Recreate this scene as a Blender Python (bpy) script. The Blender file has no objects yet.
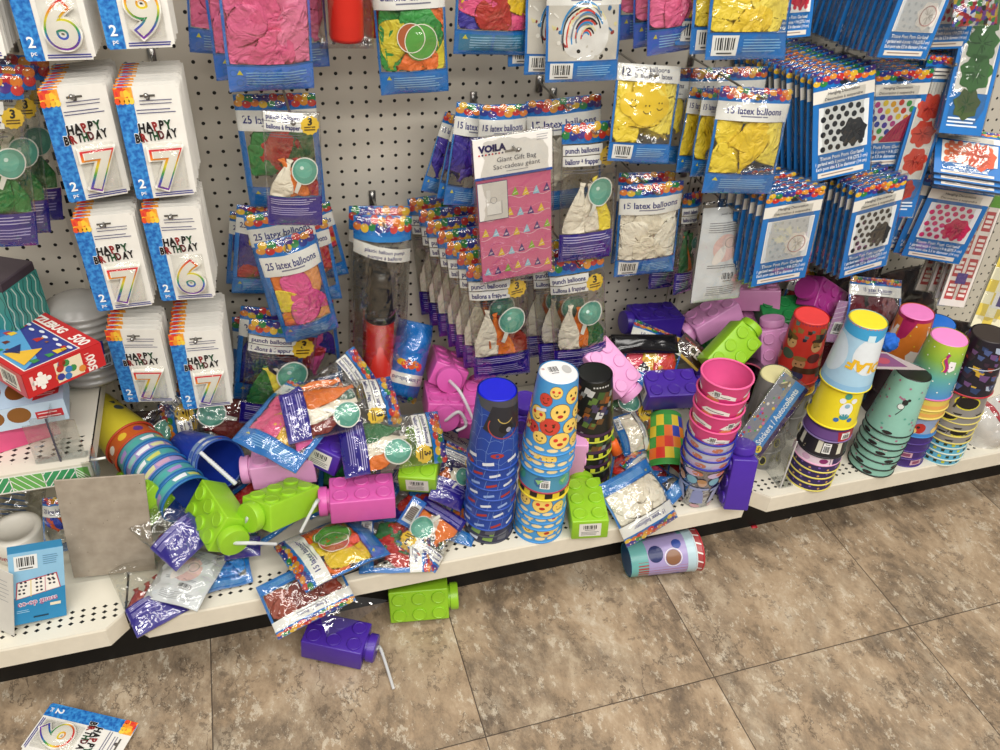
import bpy, bmesh, math, random
from mathutils import Vector, Matrix, Euler, noise
PI = math.pi
scene = bpy.context.scene
COL = scene.collection
rnd = random.Random(7)

# ------------------------------------------------------------------ camera
F_PX = 806.37
cam_d = bpy.data.cameras.new('camera')
cam = bpy.data.objects.new('camera', cam_d); COL.objects.link(cam)
cam_d.sensor_fit = 'HORIZONTAL'; cam_d.sensor_width = 36.0; cam_d.lens = F_PX / 1000 * 36
cam_d.clip_start = 0.02
rx_, dn_, fw_ = (Vector((0.95478437, -0.29199433, 0.05591172)), Vector((-0.13123579, -0.58269749, -0.80202295)), Vector((0.26676577, 0.75842135, -0.59467056)))
M = Matrix((rx_, -dn_, -fw_)).transposed().to_4x4()
M.translation = Vector((0.05993, -1.44128, 1.36205))
cam.matrix_world = M
scene.camera = cam

# ------------------------------------------------------------------ materials
def lin(c):
    return c / 12.92 if c <= .04045 else ((c + .055) / 1.055) ** 2.4
def rgb(h):
    h = h.lstrip('#')
    return tuple(lin(int(h[i:i + 2], 16) / 255) for i in (0, 2, 4)) + (1,)
MATS = {}
def new_mat(name):
    m = bpy.data.materials.new(name); m.use_nodes = True
    nt = m.node_tree; bs = nt.nodes['Principled BSDF']
    return m, nt, bs
def N(nt, t, **k):
    n = nt.nodes.new(t)
    for a, b in k.items():
        if a.startswith('i_'): n.inputs[a[2:].replace('_', ' ')].default_value = b
        else: setattr(n, a, b)
    return n
def paint(hexc, rough=.42, metal=0., spec=.4, coat=0., sss=0.):
    key = (hexc, rough, metal, spec, coat, sss)
    if key in MATS: return MATS[key]
    m, nt, bs = new_mat('paint_' + hexc.strip('#'))
    c = rgb(hexc)
    # faint procedural mottling so that flat colours are not dead flat
    tc = N(nt, 'ShaderNodeTexCoord'); nz = N(nt, 'ShaderNodeTexNoise'); nz.inputs['Scale'].default_value = 60
    mx = N(nt, 'ShaderNodeMix', data_type='RGBA')
    mx.inputs[6].default_value = tuple(x * .93 for x in c[:3]) + (1,)
    mx.inputs[7].default_value = tuple(min(1, x * 1.06) for x in c[:3]) + (1,)
    nt.links.new(tc.outputs['Object'], nz.inputs['Vector']); nt.links.new(nz.outputs['Fac'], mx.inputs[0])
    nt.links.new(mx.outputs[2], bs.inputs['Base Color'])
    bs.inputs['Roughness'].default_value = rough; bs.inputs['Metallic'].default_value = metal
    bs.inputs['Specular IOR Level'].default_value = spec; bs.inputs['Coat Weight'].default_value = coat
    if coat: bs.inputs['Coat Roughness'].default_value = .1
    if sss:
        bs.inputs['Subsurface Weight'].default_value = sss; bs.inputs['Subsurface Radius'].default_value = (.01, .01, .01)
    MATS[key] = m
    return m
def film(name, tint='#ffffff', rough=.09, strength=.5, base=.05):
    if name in MATS: return MATS[name]
    m, nt, bs = new_mat(name); nt.nodes.remove(bs)
    out = nt.nodes['Material Output']
    tr = N(nt, 'ShaderNodeBsdfTransparent'); tr.inputs[0].default_value = rgb(tint)
    gl = N(nt, 'ShaderNodeBsdfGlossy'); gl.inputs['Roughness'].default_value = rough; gl.inputs[0].default_value = (1, 1, 1, 1)
    lw = N(nt, 'ShaderNodeLayerWeight'); lw.inputs[0].default_value = .35
    mr = N(nt, 'ShaderNodeMapRange'); mr.inputs['To Min'].default_value = base; mr.inputs['To Max'].default_value = strength
    tc = N(nt, 'ShaderNodeTexCoord'); nz = N(nt, 'ShaderNodeTexNoise'); nz.inputs['Scale'].default_value = 30; nz.inputs['Detail'].default_value = 2; nz.inputs['Distortion'].default_value = .8
    bp = N(nt, 'ShaderNodeBump'); bp.inputs['Strength'].default_value = .6; bp.inputs['Distance'].default_value = .009
    mix = N(nt, 'ShaderNodeMixShader')
    L = nt.links.new
    L(tc.outputs['Object'], nz.inputs['Vector']); L(nz.outputs['Fac'], bp.inputs['Height'])
    L(bp.outputs[0], gl.inputs['Normal']); L(bp.outputs[0], lw.inputs['Normal'])
    L(lw.outputs['Facing'], mr.inputs['Value']); L(mr.outputs[0], mix.inputs[0])
    L(tr.outputs[0], mix.inputs[1]); L(gl.outputs[0], mix.inputs[2]); L(mix.outputs[0], out.inputs[0])
    MATS[name] = m
    return m
def mottled(name, h1, h2, scale=70, rough=.4, detail=3, h3=None):
    if name in MATS: return MATS[name]
    m, nt, bs = new_mat(name)
    tc = N(nt, 'ShaderNodeTexCoord'); nz = N(nt, 'ShaderNodeTexNoise'); nz.inputs['Scale'].default_value = scale; nz.inputs['Detail'].default_value = detail
    cr = N(nt, 'ShaderNodeValToRGB'); e = cr.color_ramp.elements
    e[0].position = .35; e[0].color = rgb(h1); e[1].position = .65; e[1].color = rgb(h2)
    if h3:
        x = e.new(.5); x.color = rgb(h3)
    nt.links.new(tc.outputs['Object'], nz.inputs['Vector']); nt.links.new(nz.outputs['Fac'], cr.inputs[0]); nt.links.new(cr.outputs[0], bs.inputs['Base Color'])
    bs.inputs['Roughness'].default_value = rough
    MATS[name] = m
    return m
def confetti(name, cols, scale=90, rough=.3):
    if name in MATS: return MATS[name]
    m, nt, bs = new_mat(name)
    tc = N(nt, 'ShaderNodeTexCoord'); v = N(nt, 'ShaderNodeTexVoronoi'); v.inputs['Scale'].default_value = scale
    sp = N(nt, 'ShaderNodeSeparateColor'); cr = N(nt, 'ShaderNodeValToRGB'); cr.color_ramp.interpolation = 'CONSTANT'
    e = cr.color_ramp.elements; e[0].color = rgb(cols[0]); e[0].position = 0; e[1].position = 1 / len(cols); e[1].color = rgb(cols[1])
    for i, c in enumerate(cols[2:], 2):
        x = e.new(i / len(cols)); x.color = rgb(c)
    L = nt.links.new
    L(tc.outputs['Object'], v.inputs['Vector']); L(v.outputs['Color'], sp.inputs[0]); L(sp.outputs[0], cr.inputs[0]); L(cr.outputs[0], bs.inputs['Base Color'])
    bs.inputs['Roughness'].default_value = rough
    MATS[name] = m
    return m
def rainbow_mat():
    if 'rainbow_outline' in MATS: return MATS['rainbow_outline']
    m, nt, bs = new_mat('rainbow_outline')
    tc = N(nt, 'ShaderNodeTexCoord'); sx = N(nt, 'ShaderNodeSeparateXYZ'); cr = N(nt, 'ShaderNodeValToRGB'); e = cr.color_ramp.elements
    e[0].position = .05; e[0].color = rgb('#7a35a8'); e[1].position = .95; e[1].color = rgb('#d8333a')
    for p, c in ((.25, '#3558c8'), (.42, '#38a648'), (.6, '#e8d832'), (.78, '#ef8a2a')):
        x = e.new(p); x.color = rgb(c)
    nt.links.new(tc.outputs['Generated'], sx.inputs[0]); nt.links.new(sx.outputs['Z'], cr.inputs[0]); nt.links.new(cr.outputs[0], bs.inputs['Base Color'])
    bs.inputs['Roughness'].default_value = .35
    MATS['rainbow_outline'] = m
    return m
def tint_gradient(name, stops, axis='Z', rough=.35):
    if name in MATS: return MATS[name]
    m, nt, bs = new_mat(name)
    tc = N(nt, 'ShaderNodeTexCoord'); sx = N(nt, 'ShaderNodeSeparateXYZ'); cr = N(nt, 'ShaderNodeValToRGB'); e = cr.color_ramp.elements
    e[0].position, e[0].color = stops[0][0], rgb(stops[0][1]); e[1].position, e[1].color = stops[-1][0], rgb(stops[-1][1])
    for p, c in stops[1:-1]:
        x = e.new(p); x.color = rgb(c)
    nt.links.new(tc.outputs['Generated'], sx.inputs[0]); nt.links.new(sx.outputs[axis], cr.inputs[0]); nt.links.new(cr.outputs[0], bs.inputs['Base Color'])
    bs.inputs['Roughness'].default_value = rough
    MATS[name] = m
    return m
def straw_mat():
    if 'straw_plastic' in MATS: return MATS['straw_plastic']
    m, nt, bs = new_mat('straw_plastic'); bs.inputs['Base Color'].default_value = rgb('#e9ebec'); bs.inputs['Roughness'].default_value = .3; bs.inputs['Alpha'].default_value = .62
    MATS['straw_plastic'] = m
    return m
def clear_plastic(name, tint='#f4f6f6', alpha=.25, rough=.08):
    return film(name, tint, rough, .55, alpha)

FILM = film('clear_film', '#f6f6f4', .09, .5, .06)
FILM_GREY = film('cloudy_film', '#e2e2de', .12, .5, .10)

# ------------------------------------------------------------------ objects
def link(name, me, parent=None, mats=None):
    o = bpy.data.objects.new(name, me); COL.objects.link(o)
    if parent: o.parent = parent
    if mats:
        for m in mats: me.materials.append(m)
    return o
def mesh_of(bm, name, smooth=True):
    bmesh.ops.recalc_face_normals(bm, faces=bm.faces) if False else None
    me = bpy.data.meshes.new(name); bm.to_mesh(me); bm.free()
    if smooth: me.shade_smooth()
    return me
def obj(name, bm, mat, parent=None, smooth=True):
    return link(name, mesh_of(bm, name, smooth), parent, mat if isinstance(mat, (list, tuple)) else [mat])
def tag(o, label, cat, group=None):
    o['label'] = label; o['category'] = cat
    if group: o['group'] = group
    return o
def thing(name, label, cat, group=None, mat=None, loc=None):
    o = bpy.data.objects.new(name, None); COL.objects.link(o); o.empty_display_size = .02
    if mat is not None: o.matrix_basis = mat
    if loc is not None: o.location = loc
    return tag(o, label, cat, group)
def structure(o):
    o['kind'] = 'structure'; return o
KIDS = {}
def dup(root, mat, label, group=None, only=None):
    r = root.copy(); COL.objects.link(r); r.matrix_basis = mat; r['label'] = label
    if group: r['group'] = group
    for ch in list(root.children):
        if only and ch.name.split('.')[0] not in only: continue
        c = ch.copy(); COL.objects.link(c); c.parent = r
        for g in list(ch.children):
            d = g.copy(); COL.objects.link(d); d.parent = c
    return r
def rot(yaw, pitch, roll):
    y, p, r = (math.radians(a) for a in (yaw, pitch, roll))
    return Matrix.Rotation(y, 4, 'Z') @ Matrix.Rotation(p, 4, 'X') @ Matrix.Rotation(r, 4, 'Y')
def pose(n, dloc=(0, 0, 0)):
    roll, pitch, yaw, w, h, x, y, z = POSES[n]
    return Matrix.Translation(Vector((x, y, z)) + Vector(dloc)) @ rot(yaw, pitch, roll), w, h

# ------------------------------------------------------------------ small mesh makers
def add_box(bm, lo, hi, mi=0):
    xs, ys, zs = zip(lo, hi)
    v = [bm.verts.new((xs[i], ys[j], zs[k])) for i in (0, 1) for j in (0, 1) for k in (0, 1)]
    for f in ((0, 1, 3, 2), (4, 6, 7, 5), (0, 4, 5, 1), (2, 3, 7, 6), (0, 2, 6, 4), (1, 5, 7, 3)):
        bm.faces.new([v[i] for i in f]).material_index = mi
    return v
def box_bm(lo, hi, bev=0, seg=2):
    bm = bmesh.new(); add_box(bm, lo, hi)
    if bev: bmesh.ops.bevel(bm, geom=bm.edges[:], offset=bev, segments=seg, affect='EDGES', profile=.5)
    return bm
def lathe(bm, prof, seg=40, mi=0, close=False):
    """prof: (r, z) pairs"""
    rings = []
    for r, z in prof:
        if r < 1e-6: rings.append([bm.verts.new((0, 0, z))])
        else: rings.append([bm.verts.new((r * math.sin(2 * PI * i / seg), -r * math.cos(2 * PI * i / seg), z)) for i in range(seg)])
    for a, b in zip(rings, rings[1:]):
        for i in range(seg):
            j = (i + 1) % seg
            q = [a[0] if len(a) == 1 else a[i], a[0] if len(a) == 1 else a[j], b[0] if len(b) == 1 else b[j], b[0] if len(b) == 1 else b[i]]
            u = []
            for x in q:
                if x not in u: u.append(x)
            if len(u) > 2: bm.faces.new(u).material_index = mi
    return rings
def tube(bm, pts, r, seg=8, mi=0, cap=True):
    rings = []
    n = len(pts); pts = [Vector(p) for p in pts]
    rr = r if hasattr(r, '__len__') else [r] * n
    for i, p in enumerate(pts):
        t = (pts[min(i + 1, n - 1)] - pts[max(i - 1, 0)]).normalized()
        a = t.orthogonal().normalized() if i == 0 else (a - t * a.dot(t)).normalized()
        b = t.cross(a)
        rings.append([bm.verts.new(p + (a * math.cos(2 * PI * k / seg) + b * math.sin(2 * PI * k / seg)) * rr[i]) for k in range(seg)])
    for A, B in zip(rings, rings[1:]):
        for k in range(seg):
            bm.faces.new((A[k], A[(k + 1) % seg], B[(k + 1) % seg], B[k])).material_index = mi
    if cap:
        bm.faces.new(rings[0][::-1]).material_index = mi; bm.faces.new(rings[-1]).material_index = mi

# ------------------------------------------------------------------ flat printing, as real coloured polygons
_TXT = {}
def text_geo(s, bold=0.0, res=2):
    k = (s, bold, res)
    if k in _TXT: return _TXT[k]
    cu = bpy.data.curves.new('t', 'FONT'); cu.body = s; cu.size = 1; cu.resolution_u = res; cu.offset = bold; cu.fill_mode = 'FRONT'
    o = bpy.data.objects.new('t', cu); me = o.to_mesh()
    vs = [(v.co.x, v.co.y) for v in me.vertices]; fs = [tuple(p.vertices) for p in me.polygons]
    o.to_mesh_clear(); bpy.data.objects.remove(o); bpy.data.curves.remove(cu)
    x0 = min((v[0] for v in vs), default=0); x1 = max((v[0] for v in vs), default=1)
    _TXT[k] = ([((x - x0) / .72, y / .72) for x, y in vs], fs, (x1 - x0) / .72)
    return _TXT[k]
class Art:
    def __init__(s): s.it = []
    def add(s, vs, fs, c, z):
        s.it.append((vs, fs, c, z)); return s
    def rect(s, x0, y0, x1, y1, c, z=1): return s.add([(x0, y0), (x1, y0), (x1, y1), (x0, y1)], [(0, 1, 2, 3)], c, z)
    def poly(s, pts, c, z=1):
        a = sum(p[0] * q[1] - q[0] * p[1] for p, q in zip(pts, pts[1:] + pts[:1]))
        pts = pts if a > 0 else pts[::-1]
        return s.add(pts, [tuple(range(len(pts)))], c, z)
    def circ(s, x, y, r, c, z=1, ry=None, n=14, rot=0):
        ry = ry or r; cs, sn = math.cos(rot), math.sin(rot); vs = [(x, y)]
        for i in range(n):
            a, b = r * math.cos(2 * PI * i / n), ry * math.sin(2 * PI * i / n); vs.append((x + a * cs - b * sn, y + a * sn + b * cs))
        return s.add(vs, [(0, 1 + i, 1 + (i + 1) % n) for i in range(n)], c, z)
    def arc(s, x, y, r, t, a0, a1, c, z=1, n=14, ry=None):
        k = (ry or r) / r; vs = []
        for i in range(n + 1):
            a = a0 + (a1 - a0) * i / n
            vs += [(x + (r - t) * math.cos(a), y + k * (r - t) * math.sin(a)), (x + r * math.cos(a), y + k * r * math.sin(a))]
        return s.add(vs, [(2 * i, 2 * i + 1, 2 * i + 3, 2 * i + 2) for i in range(n)], c, z)
    def ring(s, x, y, r, t, c, z=1, ry=None, n=20): return s.arc(x, y, r, t, 0, 2 * PI, c, z, n, ry)
    def line(s, x0, y0, x1, y1, t, c, z=1):
        d = Vector((x1 - x0, y1 - y0)); l = d.length or 1; nx, ny = -d.y / l * t / 2, d.x / l * t / 2
        return s.poly([(x0 - nx, y0 - ny), (x1 - nx, y1 - ny), (x1 + nx, y1 + ny), (x0 + nx, y0 + ny)], c, z)
    def curve(s, f, n, t, c, z=1):
        p = [f(i / n) for i in range(n + 1)]
        for a, b in zip(p, p[1:]): s.line(a[0], a[1], b[0], b[1], t, c, z)
        return s
    def text(s, t, x, y, h, c, z=2, al='C', rot=0, bold=.015, maxw=None, sx=1):
        vs, fs, w = text_geo(t, bold)
        kx = h * sx
        if maxw and w * kx > maxw: kx = maxw / w
        ox = {'C': -w * kx / 2, 'L': 0, 'R': -w * kx}[al]; cs, sn = math.cos(rot), math.sin(rot)
        q = [(a * kx + ox, b * h) for a, b in vs]
        return s.add([(x + a * cs - b * sn, y + a * sn + b * cs) for a, b in q], fs, c, z)
    def lines(s, x0, x1, y, n, dy, t, c, z=2, rag=.2, rot=0):
        for i in range(n):
            e = x1 - (x1 - x0) * rag * rnd.random(); s.rect(x0, y - i * dy - t, e, y - i * dy, c, z)
        return s
    def barcode(s, x0, y0, x1, y1, z=2, bg='#f2f2f0', vert=True):
        s.rect(x0, y0, x1, y1, bg, z)
        m = .12; w, h = x1 - x0, y1 - y0; n = 9
        for i in range(n):
            a = x0 + w * (m + (1 - 2 * m) * i / n); t = w * (1 - 2 * m) / n * (.35 + .4 * ((i * 7) % 3) / 2)
            s.rect(a, y0 + h * .28, a + t, y1 - h * .12, '#1c1c1c', z + 1)
        s.rect(x0 + w * .2, y0 + h * .08, x1 - w * .2, y0 + h * .16, '#555555', z + 1)
        return s
    def build(s, name, f, parent=None, cell=None, dz=.00025, rough=.32, smooth=True, mats=None):
        bm = bmesh.new(); lay = bm.faces.layers.int.new('z'); cols = []
        lv = bm.verts.layers.int.new('vz')
        for vs, fs, c, z in s.it:
            if c not in cols: cols.append(c)
            mi = cols.index(c); V = []
            for x, y in vs:
                v = bm.verts.new((x, y, 0)); v[lv] = z; V.append(v)
            for q in fs:
                try: fc = bm.faces.new([V[i] for i in q])
                except ValueError: continue
                fc.material_index = mi
        if cell:
            for ax in (0, 1):
                lo = min(v.co[ax] for v in bm.verts); hi = max(v.co[ax] for v in bm.verts)
                k = math.ceil(lo / cell + .01)
                while k * cell < hi - 1e-5:
                    co = [0, 0, 0]; no = [0, 0, 0]; co[ax] = k * cell; no[ax] = 1
                    r = bmesh.ops.bisect_plane(bm, geom=bm.verts[:] + bm.edges[:] + bm.faces[:], plane_co=co, plane_no=no, dist=1e-7)
                    for g in r['geom_cut']:
                        if isinstance(g, bmesh.types.BMVert) and g.link_edges:
                            g[lv] = max(e.other_vert(g)[lv] for e in g.link_edges)
                    k += 1
        for v in bm.verts: v.co = f(v.co.x, v.co.y, v[lv] * dz)
        me = mesh_of(bm, name, smooth)
        return link(name, me, parent, [(mats or {}).get(c) or (c if not isinstance(c, str) else paint(c, rough)) for c in cols])

def flat(u, v, d): return Vector((u, -d, v))

class Sheet:
    """a bag's surface: pillow profile, wrinkles and an overall bend; y < 0 is the front"""
    def __init__(s, w, h, t=.012, seed=0, wr=.0022, bend=(0, 0), curl=0.):
        s.w, s.h, s.t, s.seed, s.wr, s.bend, s.curl = w, h, t, seed, wr, bend, curl
    def mid(s, u, v):
        a, b = 2 * u / s.w, 2 * v / s.h
        n = noise.noise(Vector((u * 22, v * 22, s.seed * 3.7))) * s.wr * 1.6
        return s.bend[0] * a * a + s.bend[1] * b * b + s.curl * max(0, b) ** 3 + n
    def half(s, u, v):
        a, b = abs(2 * u / s.w), abs(2 * v / s.h)
        p = max(0, 1 - a ** 2.4) * max(0, 1 - b ** 3) ** .8
        n = noise.noise(Vector((u * 60, v * 60, s.seed + 9))) * s.wr
        return max(.0004, s.t * p + n * min(1, p * 4))
    def front(s, u, v, d): return Vector((u, s.mid(u, v) - s.half(u, v) - d, v))
    def back(s, u, v, d): return Vector((u, s.mid(u, v) + s.half(u, v) + d, v))
    def film(s, name, parent, mat=None, off=.0016, nu=20, nv=28, neck=0):
        bm = bmesh.new(); F = {}; B = {}
        for i in range(nu + 1):
            for j in range(nv + 1):
                u, v = s.w * (i / nu - .5), s.h * (j / nv - .5)
                F[i, j] = bm.verts.new(s.front(u, v, off)); B[i, j] = bm.verts.new(s.back(u, v, off))
        for i in range(nu):
            for j in range(nv):
                bm.faces.new((F[i, j], F[i + 1, j], F[i + 1, j + 1], F[i, j + 1])); bm.faces.new((B[i, j], B[i, j + 1], B[i + 1, j + 1], B[i + 1, j]))
        for i in range(nu):
            bm.faces.new((F[i, 0], B[i, 0], B[i + 1, 0], F[i + 1, 0])); bm.faces.new((F[i, nv], F[i + 1, nv], B[i + 1, nv], B[i, nv]))
        for j in range(nv):
            bm.faces.new((F[0, j], F[0, j + 1], B[0, j + 1], B[0, j])); bm.faces.new((F[nu, j], B[nu, j], B[nu, j + 1], F[nu, j + 1]))
        return obj(name, bm, mat or FILM, parent)

# ------------------------------------------------------------------ setting: floor, pegboard, uprights, base shelves
def floor_mat():
    m, nt, bs = new_mat('stone_look_vinyl_tile'); L = nt.links.new
    tc = N(nt, 'ShaderNodeTexCoord'); sx = N(nt, 'ShaderNodeSeparateXYZ'); L(tc.outputs['Object'], sx.inputs[0])
    def math_(op, a, b=None):
        n = N(nt, 'ShaderNodeMath', operation=op)
        for i, x in enumerate((a, b)):
            if x is None: continue
            if isinstance(x, (int, float)): n.inputs[i].default_value = x
            else: L(x, n.inputs[i])
        return n.outputs[0]
    T = .4572
    u = math_('DIVIDE', math_('ADD', sx.outputs['X'], .12499), T); v = math_('DIVIDE', math_('ADD', sx.outputs['Y'], .72576), T)
    fu, fv = math_('FLOOR', u), math_('FLOOR', v)
    cb = N(nt, 'ShaderNodeCombineXYZ'); L(fu, cb.inputs[0]); L(fv, cb.inputs[1])
    wn = N(nt, 'ShaderNodeTexWhiteNoise', noise_dimensions='3D'); L(cb.outputs[0], wn.inputs['Vector'])
    sc = N(nt, 'ShaderNodeVectorMath', operation='SCALE'); L(wn.outputs['Color'], sc.inputs[0]); sc.inputs['Scale'].default_value = 37
    ad = N(nt, 'ShaderNodeVectorMath', operation='ADD'); L(tc.outputs['Object'], ad.inputs[0]); L(sc.outputs[0], ad.inputs[1])
    mp = N(nt, 'ShaderNodeMapping'); mp.inputs['Rotation'].default_value = (0, 0, .5); mp.inputs['Scale'].default_value = (1.35, .8, 1); L(ad.outputs[0], mp.inputs[0])
    def noise_(scale, det, rough, dist, src=None):
        n = N(nt, 'ShaderNodeTexNoise'); n.inputs['Scale'].default_value = scale; n.inputs['Detail'].default_value = det; n.inputs['Roughness'].default_value = rough; n.inputs['Distortion'].default_value = dist
        L((src or mp).outputs[0], n.inputs['Vector']); return n
    def ramp_(fac, *st):
        r = N(nt, 'ShaderNodeValToRGB'); e = r.color_ramp.elements; e[0].position, e[0].color = st[0][0], rgb(st[0][1]); e[1].position, e[1].color = st[-1][0], rgb(st[-1][1])
        for p_, c_ in st[1:-1]:
            x = e.new(p_); x.color = rgb(c_)
        L(fac, r.inputs[0]); return r
    def mix_(f, a, b):
        m_ = N(nt, 'ShaderNodeMix', data_type='RGBA'); L(f, m_.inputs[0]); L(a, m_.inputs[6])
        if isinstance(b, str): m_.inputs[7].default_value = rgb(b)
        else: L(b, m_.inputs[7])
        return m_.outputs[2]
    n1 = noise_(4.6, 15, .78, .25)            # broad patches with ragged fine edges
    r1 = ramp_(n1.outputs['Fac'], (.36, '#63564a'), (.44, '#86745f'), (.50, '#a38d73'), (.56, '#b39d82'), (.66, '#cabca6'))
    n2 = noise_(2.6, 10, .7, .5, ad); r2 = ramp_(n2.outputs['Fac'], (.46, '#000000'), (.56, '#ffffff'))
    n3 = noise_(15, 13, .82, .1); r3 = ramp_(n3.outputs['Fac'], (.40, '#5e544a'), (.5, '#93826d'), (.60, '#c2b49d'))
    c_ = mix_(math_('MULTIPLY', r2.outputs[0], .55), r1.outputs[0], r3.outputs[0])
    n4 = noise_(38, 8, .8, .0); fl_ = math_('MULTIPLY', math_('GREATER_THAN', n4.outputs['Fac'], .575), .55); c_ = mix_(fl_, c_, '#d6cbb6')
    n5 = noise_(30, 8, .8, .0, ad); fd_ = math_('MULTIPLY', math_('LESS_THAN', n5.outputs['Fac'], .42), .5); c_ = mix_(fd_, c_, '#584c41')
    wv = N(nt, 'ShaderNodeTexNoise'); wv.inputs['Scale'].default_value = 3.4; wv.inputs['Detail'].default_value = 8; wv.inputs['Roughness'].default_value = .62; L(mp.outputs[0], wv.inputs['Vector'])
    cl = math_('LESS_THAN', math_('ABSOLUTE', math_('SUBTRACT', wv.outputs['Fac'], .53)), .0035); cl = math_('MULTIPLY', math_('MULTIPLY', cl, math_('GREATER_THAN', n2.outputs['Fac'], .47)), .6)
    m2 = N(nt, 'ShaderNodeMix', data_type='RGBA'); L(cl, m2.inputs[0]); L(c_, m2.inputs[6]); m2.inputs[7].default_value = rgb('#4f4338')
    # seams
    def edge(w): return math_('LESS_THAN', math_('SUBTRACT', .5, math_('ABSOLUTE', math_('SUBTRACT', math_('FRACT', w), .5))), .0024)
    sm = math_('MAXIMUM', edge(u), edge(v)); sm = math_('MULTIPLY', sm, .85)
    m3 = N(nt, 'ShaderNodeMix', data_type='RGBA'); L(sm, m3.inputs[0]); L(m2.outputs[2], m3.inputs[6]); m3.inputs[7].default_value = rgb('#3a3029')
    L(m3.outputs[2], bs.inputs['Base Color']); bs.inputs['Roughness'].default_value = .42; bs.inputs['Specular IOR Level'].default_value = .35
    bp = N(nt, 'ShaderNodeBump'); bp.inputs['Strength'].default_value = .25; bp.inputs['Distance'].default_value = .003; L(n1.outputs['Fac'], bp.inputs['Height']); L(bp.outputs[0], bs.inputs['Normal'])
    return m
def grid_holes(name, base, pitch, off, rad, ymin=None, ymax=None, plane='XZ', dark='#0b0a09', rough=.5, slots=None):
    m, nt, bs = new_mat(name); L = nt.links.new
    tc = N(nt, 'ShaderNodeTexCoord'); sx = N(nt, 'ShaderNodeSeparateXYZ'); L(tc.outputs['Object'], sx.inputs[0])
    def M_(op, a, b=None):
        n = N(nt, 'ShaderNodeMath', operation=op)
        for i, x in enumerate((a, b)):
            if x is None: continue
            if isinstance(x, (int, float)): n.inputs[i].default_value = x
            else: L(x, n.inputs[i])
        return n.outputs[0]
    A, B = sx.outputs[plane[0]], sx.outputs[plane[1]]
    def cellc(s, p, o): return M_('MULTIPLY', M_('SUBTRACT', M_('FRACT', M_('ADD', M_('DIVIDE', M_('SUBTRACT', s, o), p), .5)), .5), p)
    a = cellc(A, pitch[0], off[0]); b = cellc(B, pitch[1], off[1])
    if plane == 'XY': d = M_('ADD', M_('MULTIPLY', M_('ABSOLUTE', a), .8), M_('ABSOLUTE', b))
    else: d = M_('SQRT', M_('ADD', M_('MULTIPLY', a, a), M_('MULTIPLY', b, b)))
    h = M_('LESS_THAN', d, rad)
    if ymin is not None: h = M_('MULTIPLY', h, M_('MULTIPLY', M_('GREATER_THAN', B, ymin), M_('LESS_THAN', B, ymax)))
    nz = N(nt, 'ShaderNodeTexNoise'); nz.inputs['Scale'].default_value = 4; L(tc.outputs['Object'], nz.inputs['Vector'])
    c = rgb(base); m0 = N(nt, 'ShaderNodeMix', data_type='RGBA'); m0.inputs[6].default_value = tuple(x * .93 for x in c[:3]) + (1,); m0.inputs[7].default_value = tuple(min(1, x * 1.05) for x in c[:3]) + (1,); L(nz.outputs['Fac'], m0.inputs[0])
    m1 = N(nt, 'ShaderNodeMix', data_type='RGBA'); L(h, m1.inputs[0]); L(m0.outputs[2], m1.inputs[6]); m1.inputs[7].default_value = rgb(dark)
    L(m1.outputs[2], bs.inputs['Base Color']); bs.inputs['Roughness'].default_value = rough
    return m
ZB = 1.0376
bm = bmesh.new(); bmesh.ops.create_grid(bm, x_segments=1, y_segments=1, size=4); fl = obj('floor', bm, floor_mat(), smooth=False); structure(fl)
peg = grid_holes('pegboard_enamel', '#c9c2b4', (.0254, .0254), (0, ZB % .0254), .0031)
UP = (-.2343, .9849)
for nm, x0, x1 in (('wall_back_left', -2.67, UP[0]), ('wall_back_center', UP[0], UP[1]), ('wall_back_right', UP[1], 3.42)):
    structure(obj(nm, box_bm((x0 + .0015, 0, .08), (x1 - .0015, .012, 1.75)), peg, smooth=False))
bm = bmesh.new(); add_box(bm, (-2.68, .03, 0), (3.43, .05, 1.75)); structure(obj('wall_back_rear', bm, paint('#3a3733', .7), smooth=False))
slotm = grid_holes('slotted_upright', '#b7b0a2', (.5, .0254), (0, .0), .0001)
def upright(n, x):
    bm = bmesh.new(); add_box(bm, (x - .016, -.004, .08), (x + .016, .001, 1.75), 0)
    z = .1
    while z < 1.75:
        add_box(bm, (x - .0085, -.0046, z), (x - .0035, -.0036, z + .014), 1); add_box(bm, (x + .0035, -.0046, z), (x + .0085, -.0036, z + .014), 1); z += .0254
    structure(obj(n, bm, [paint('#b9b2a5', .5), paint('#12100f', .8)], smooth=False))
upright('trim_1', UP[0]); upright('trim_2', UP[1])

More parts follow.
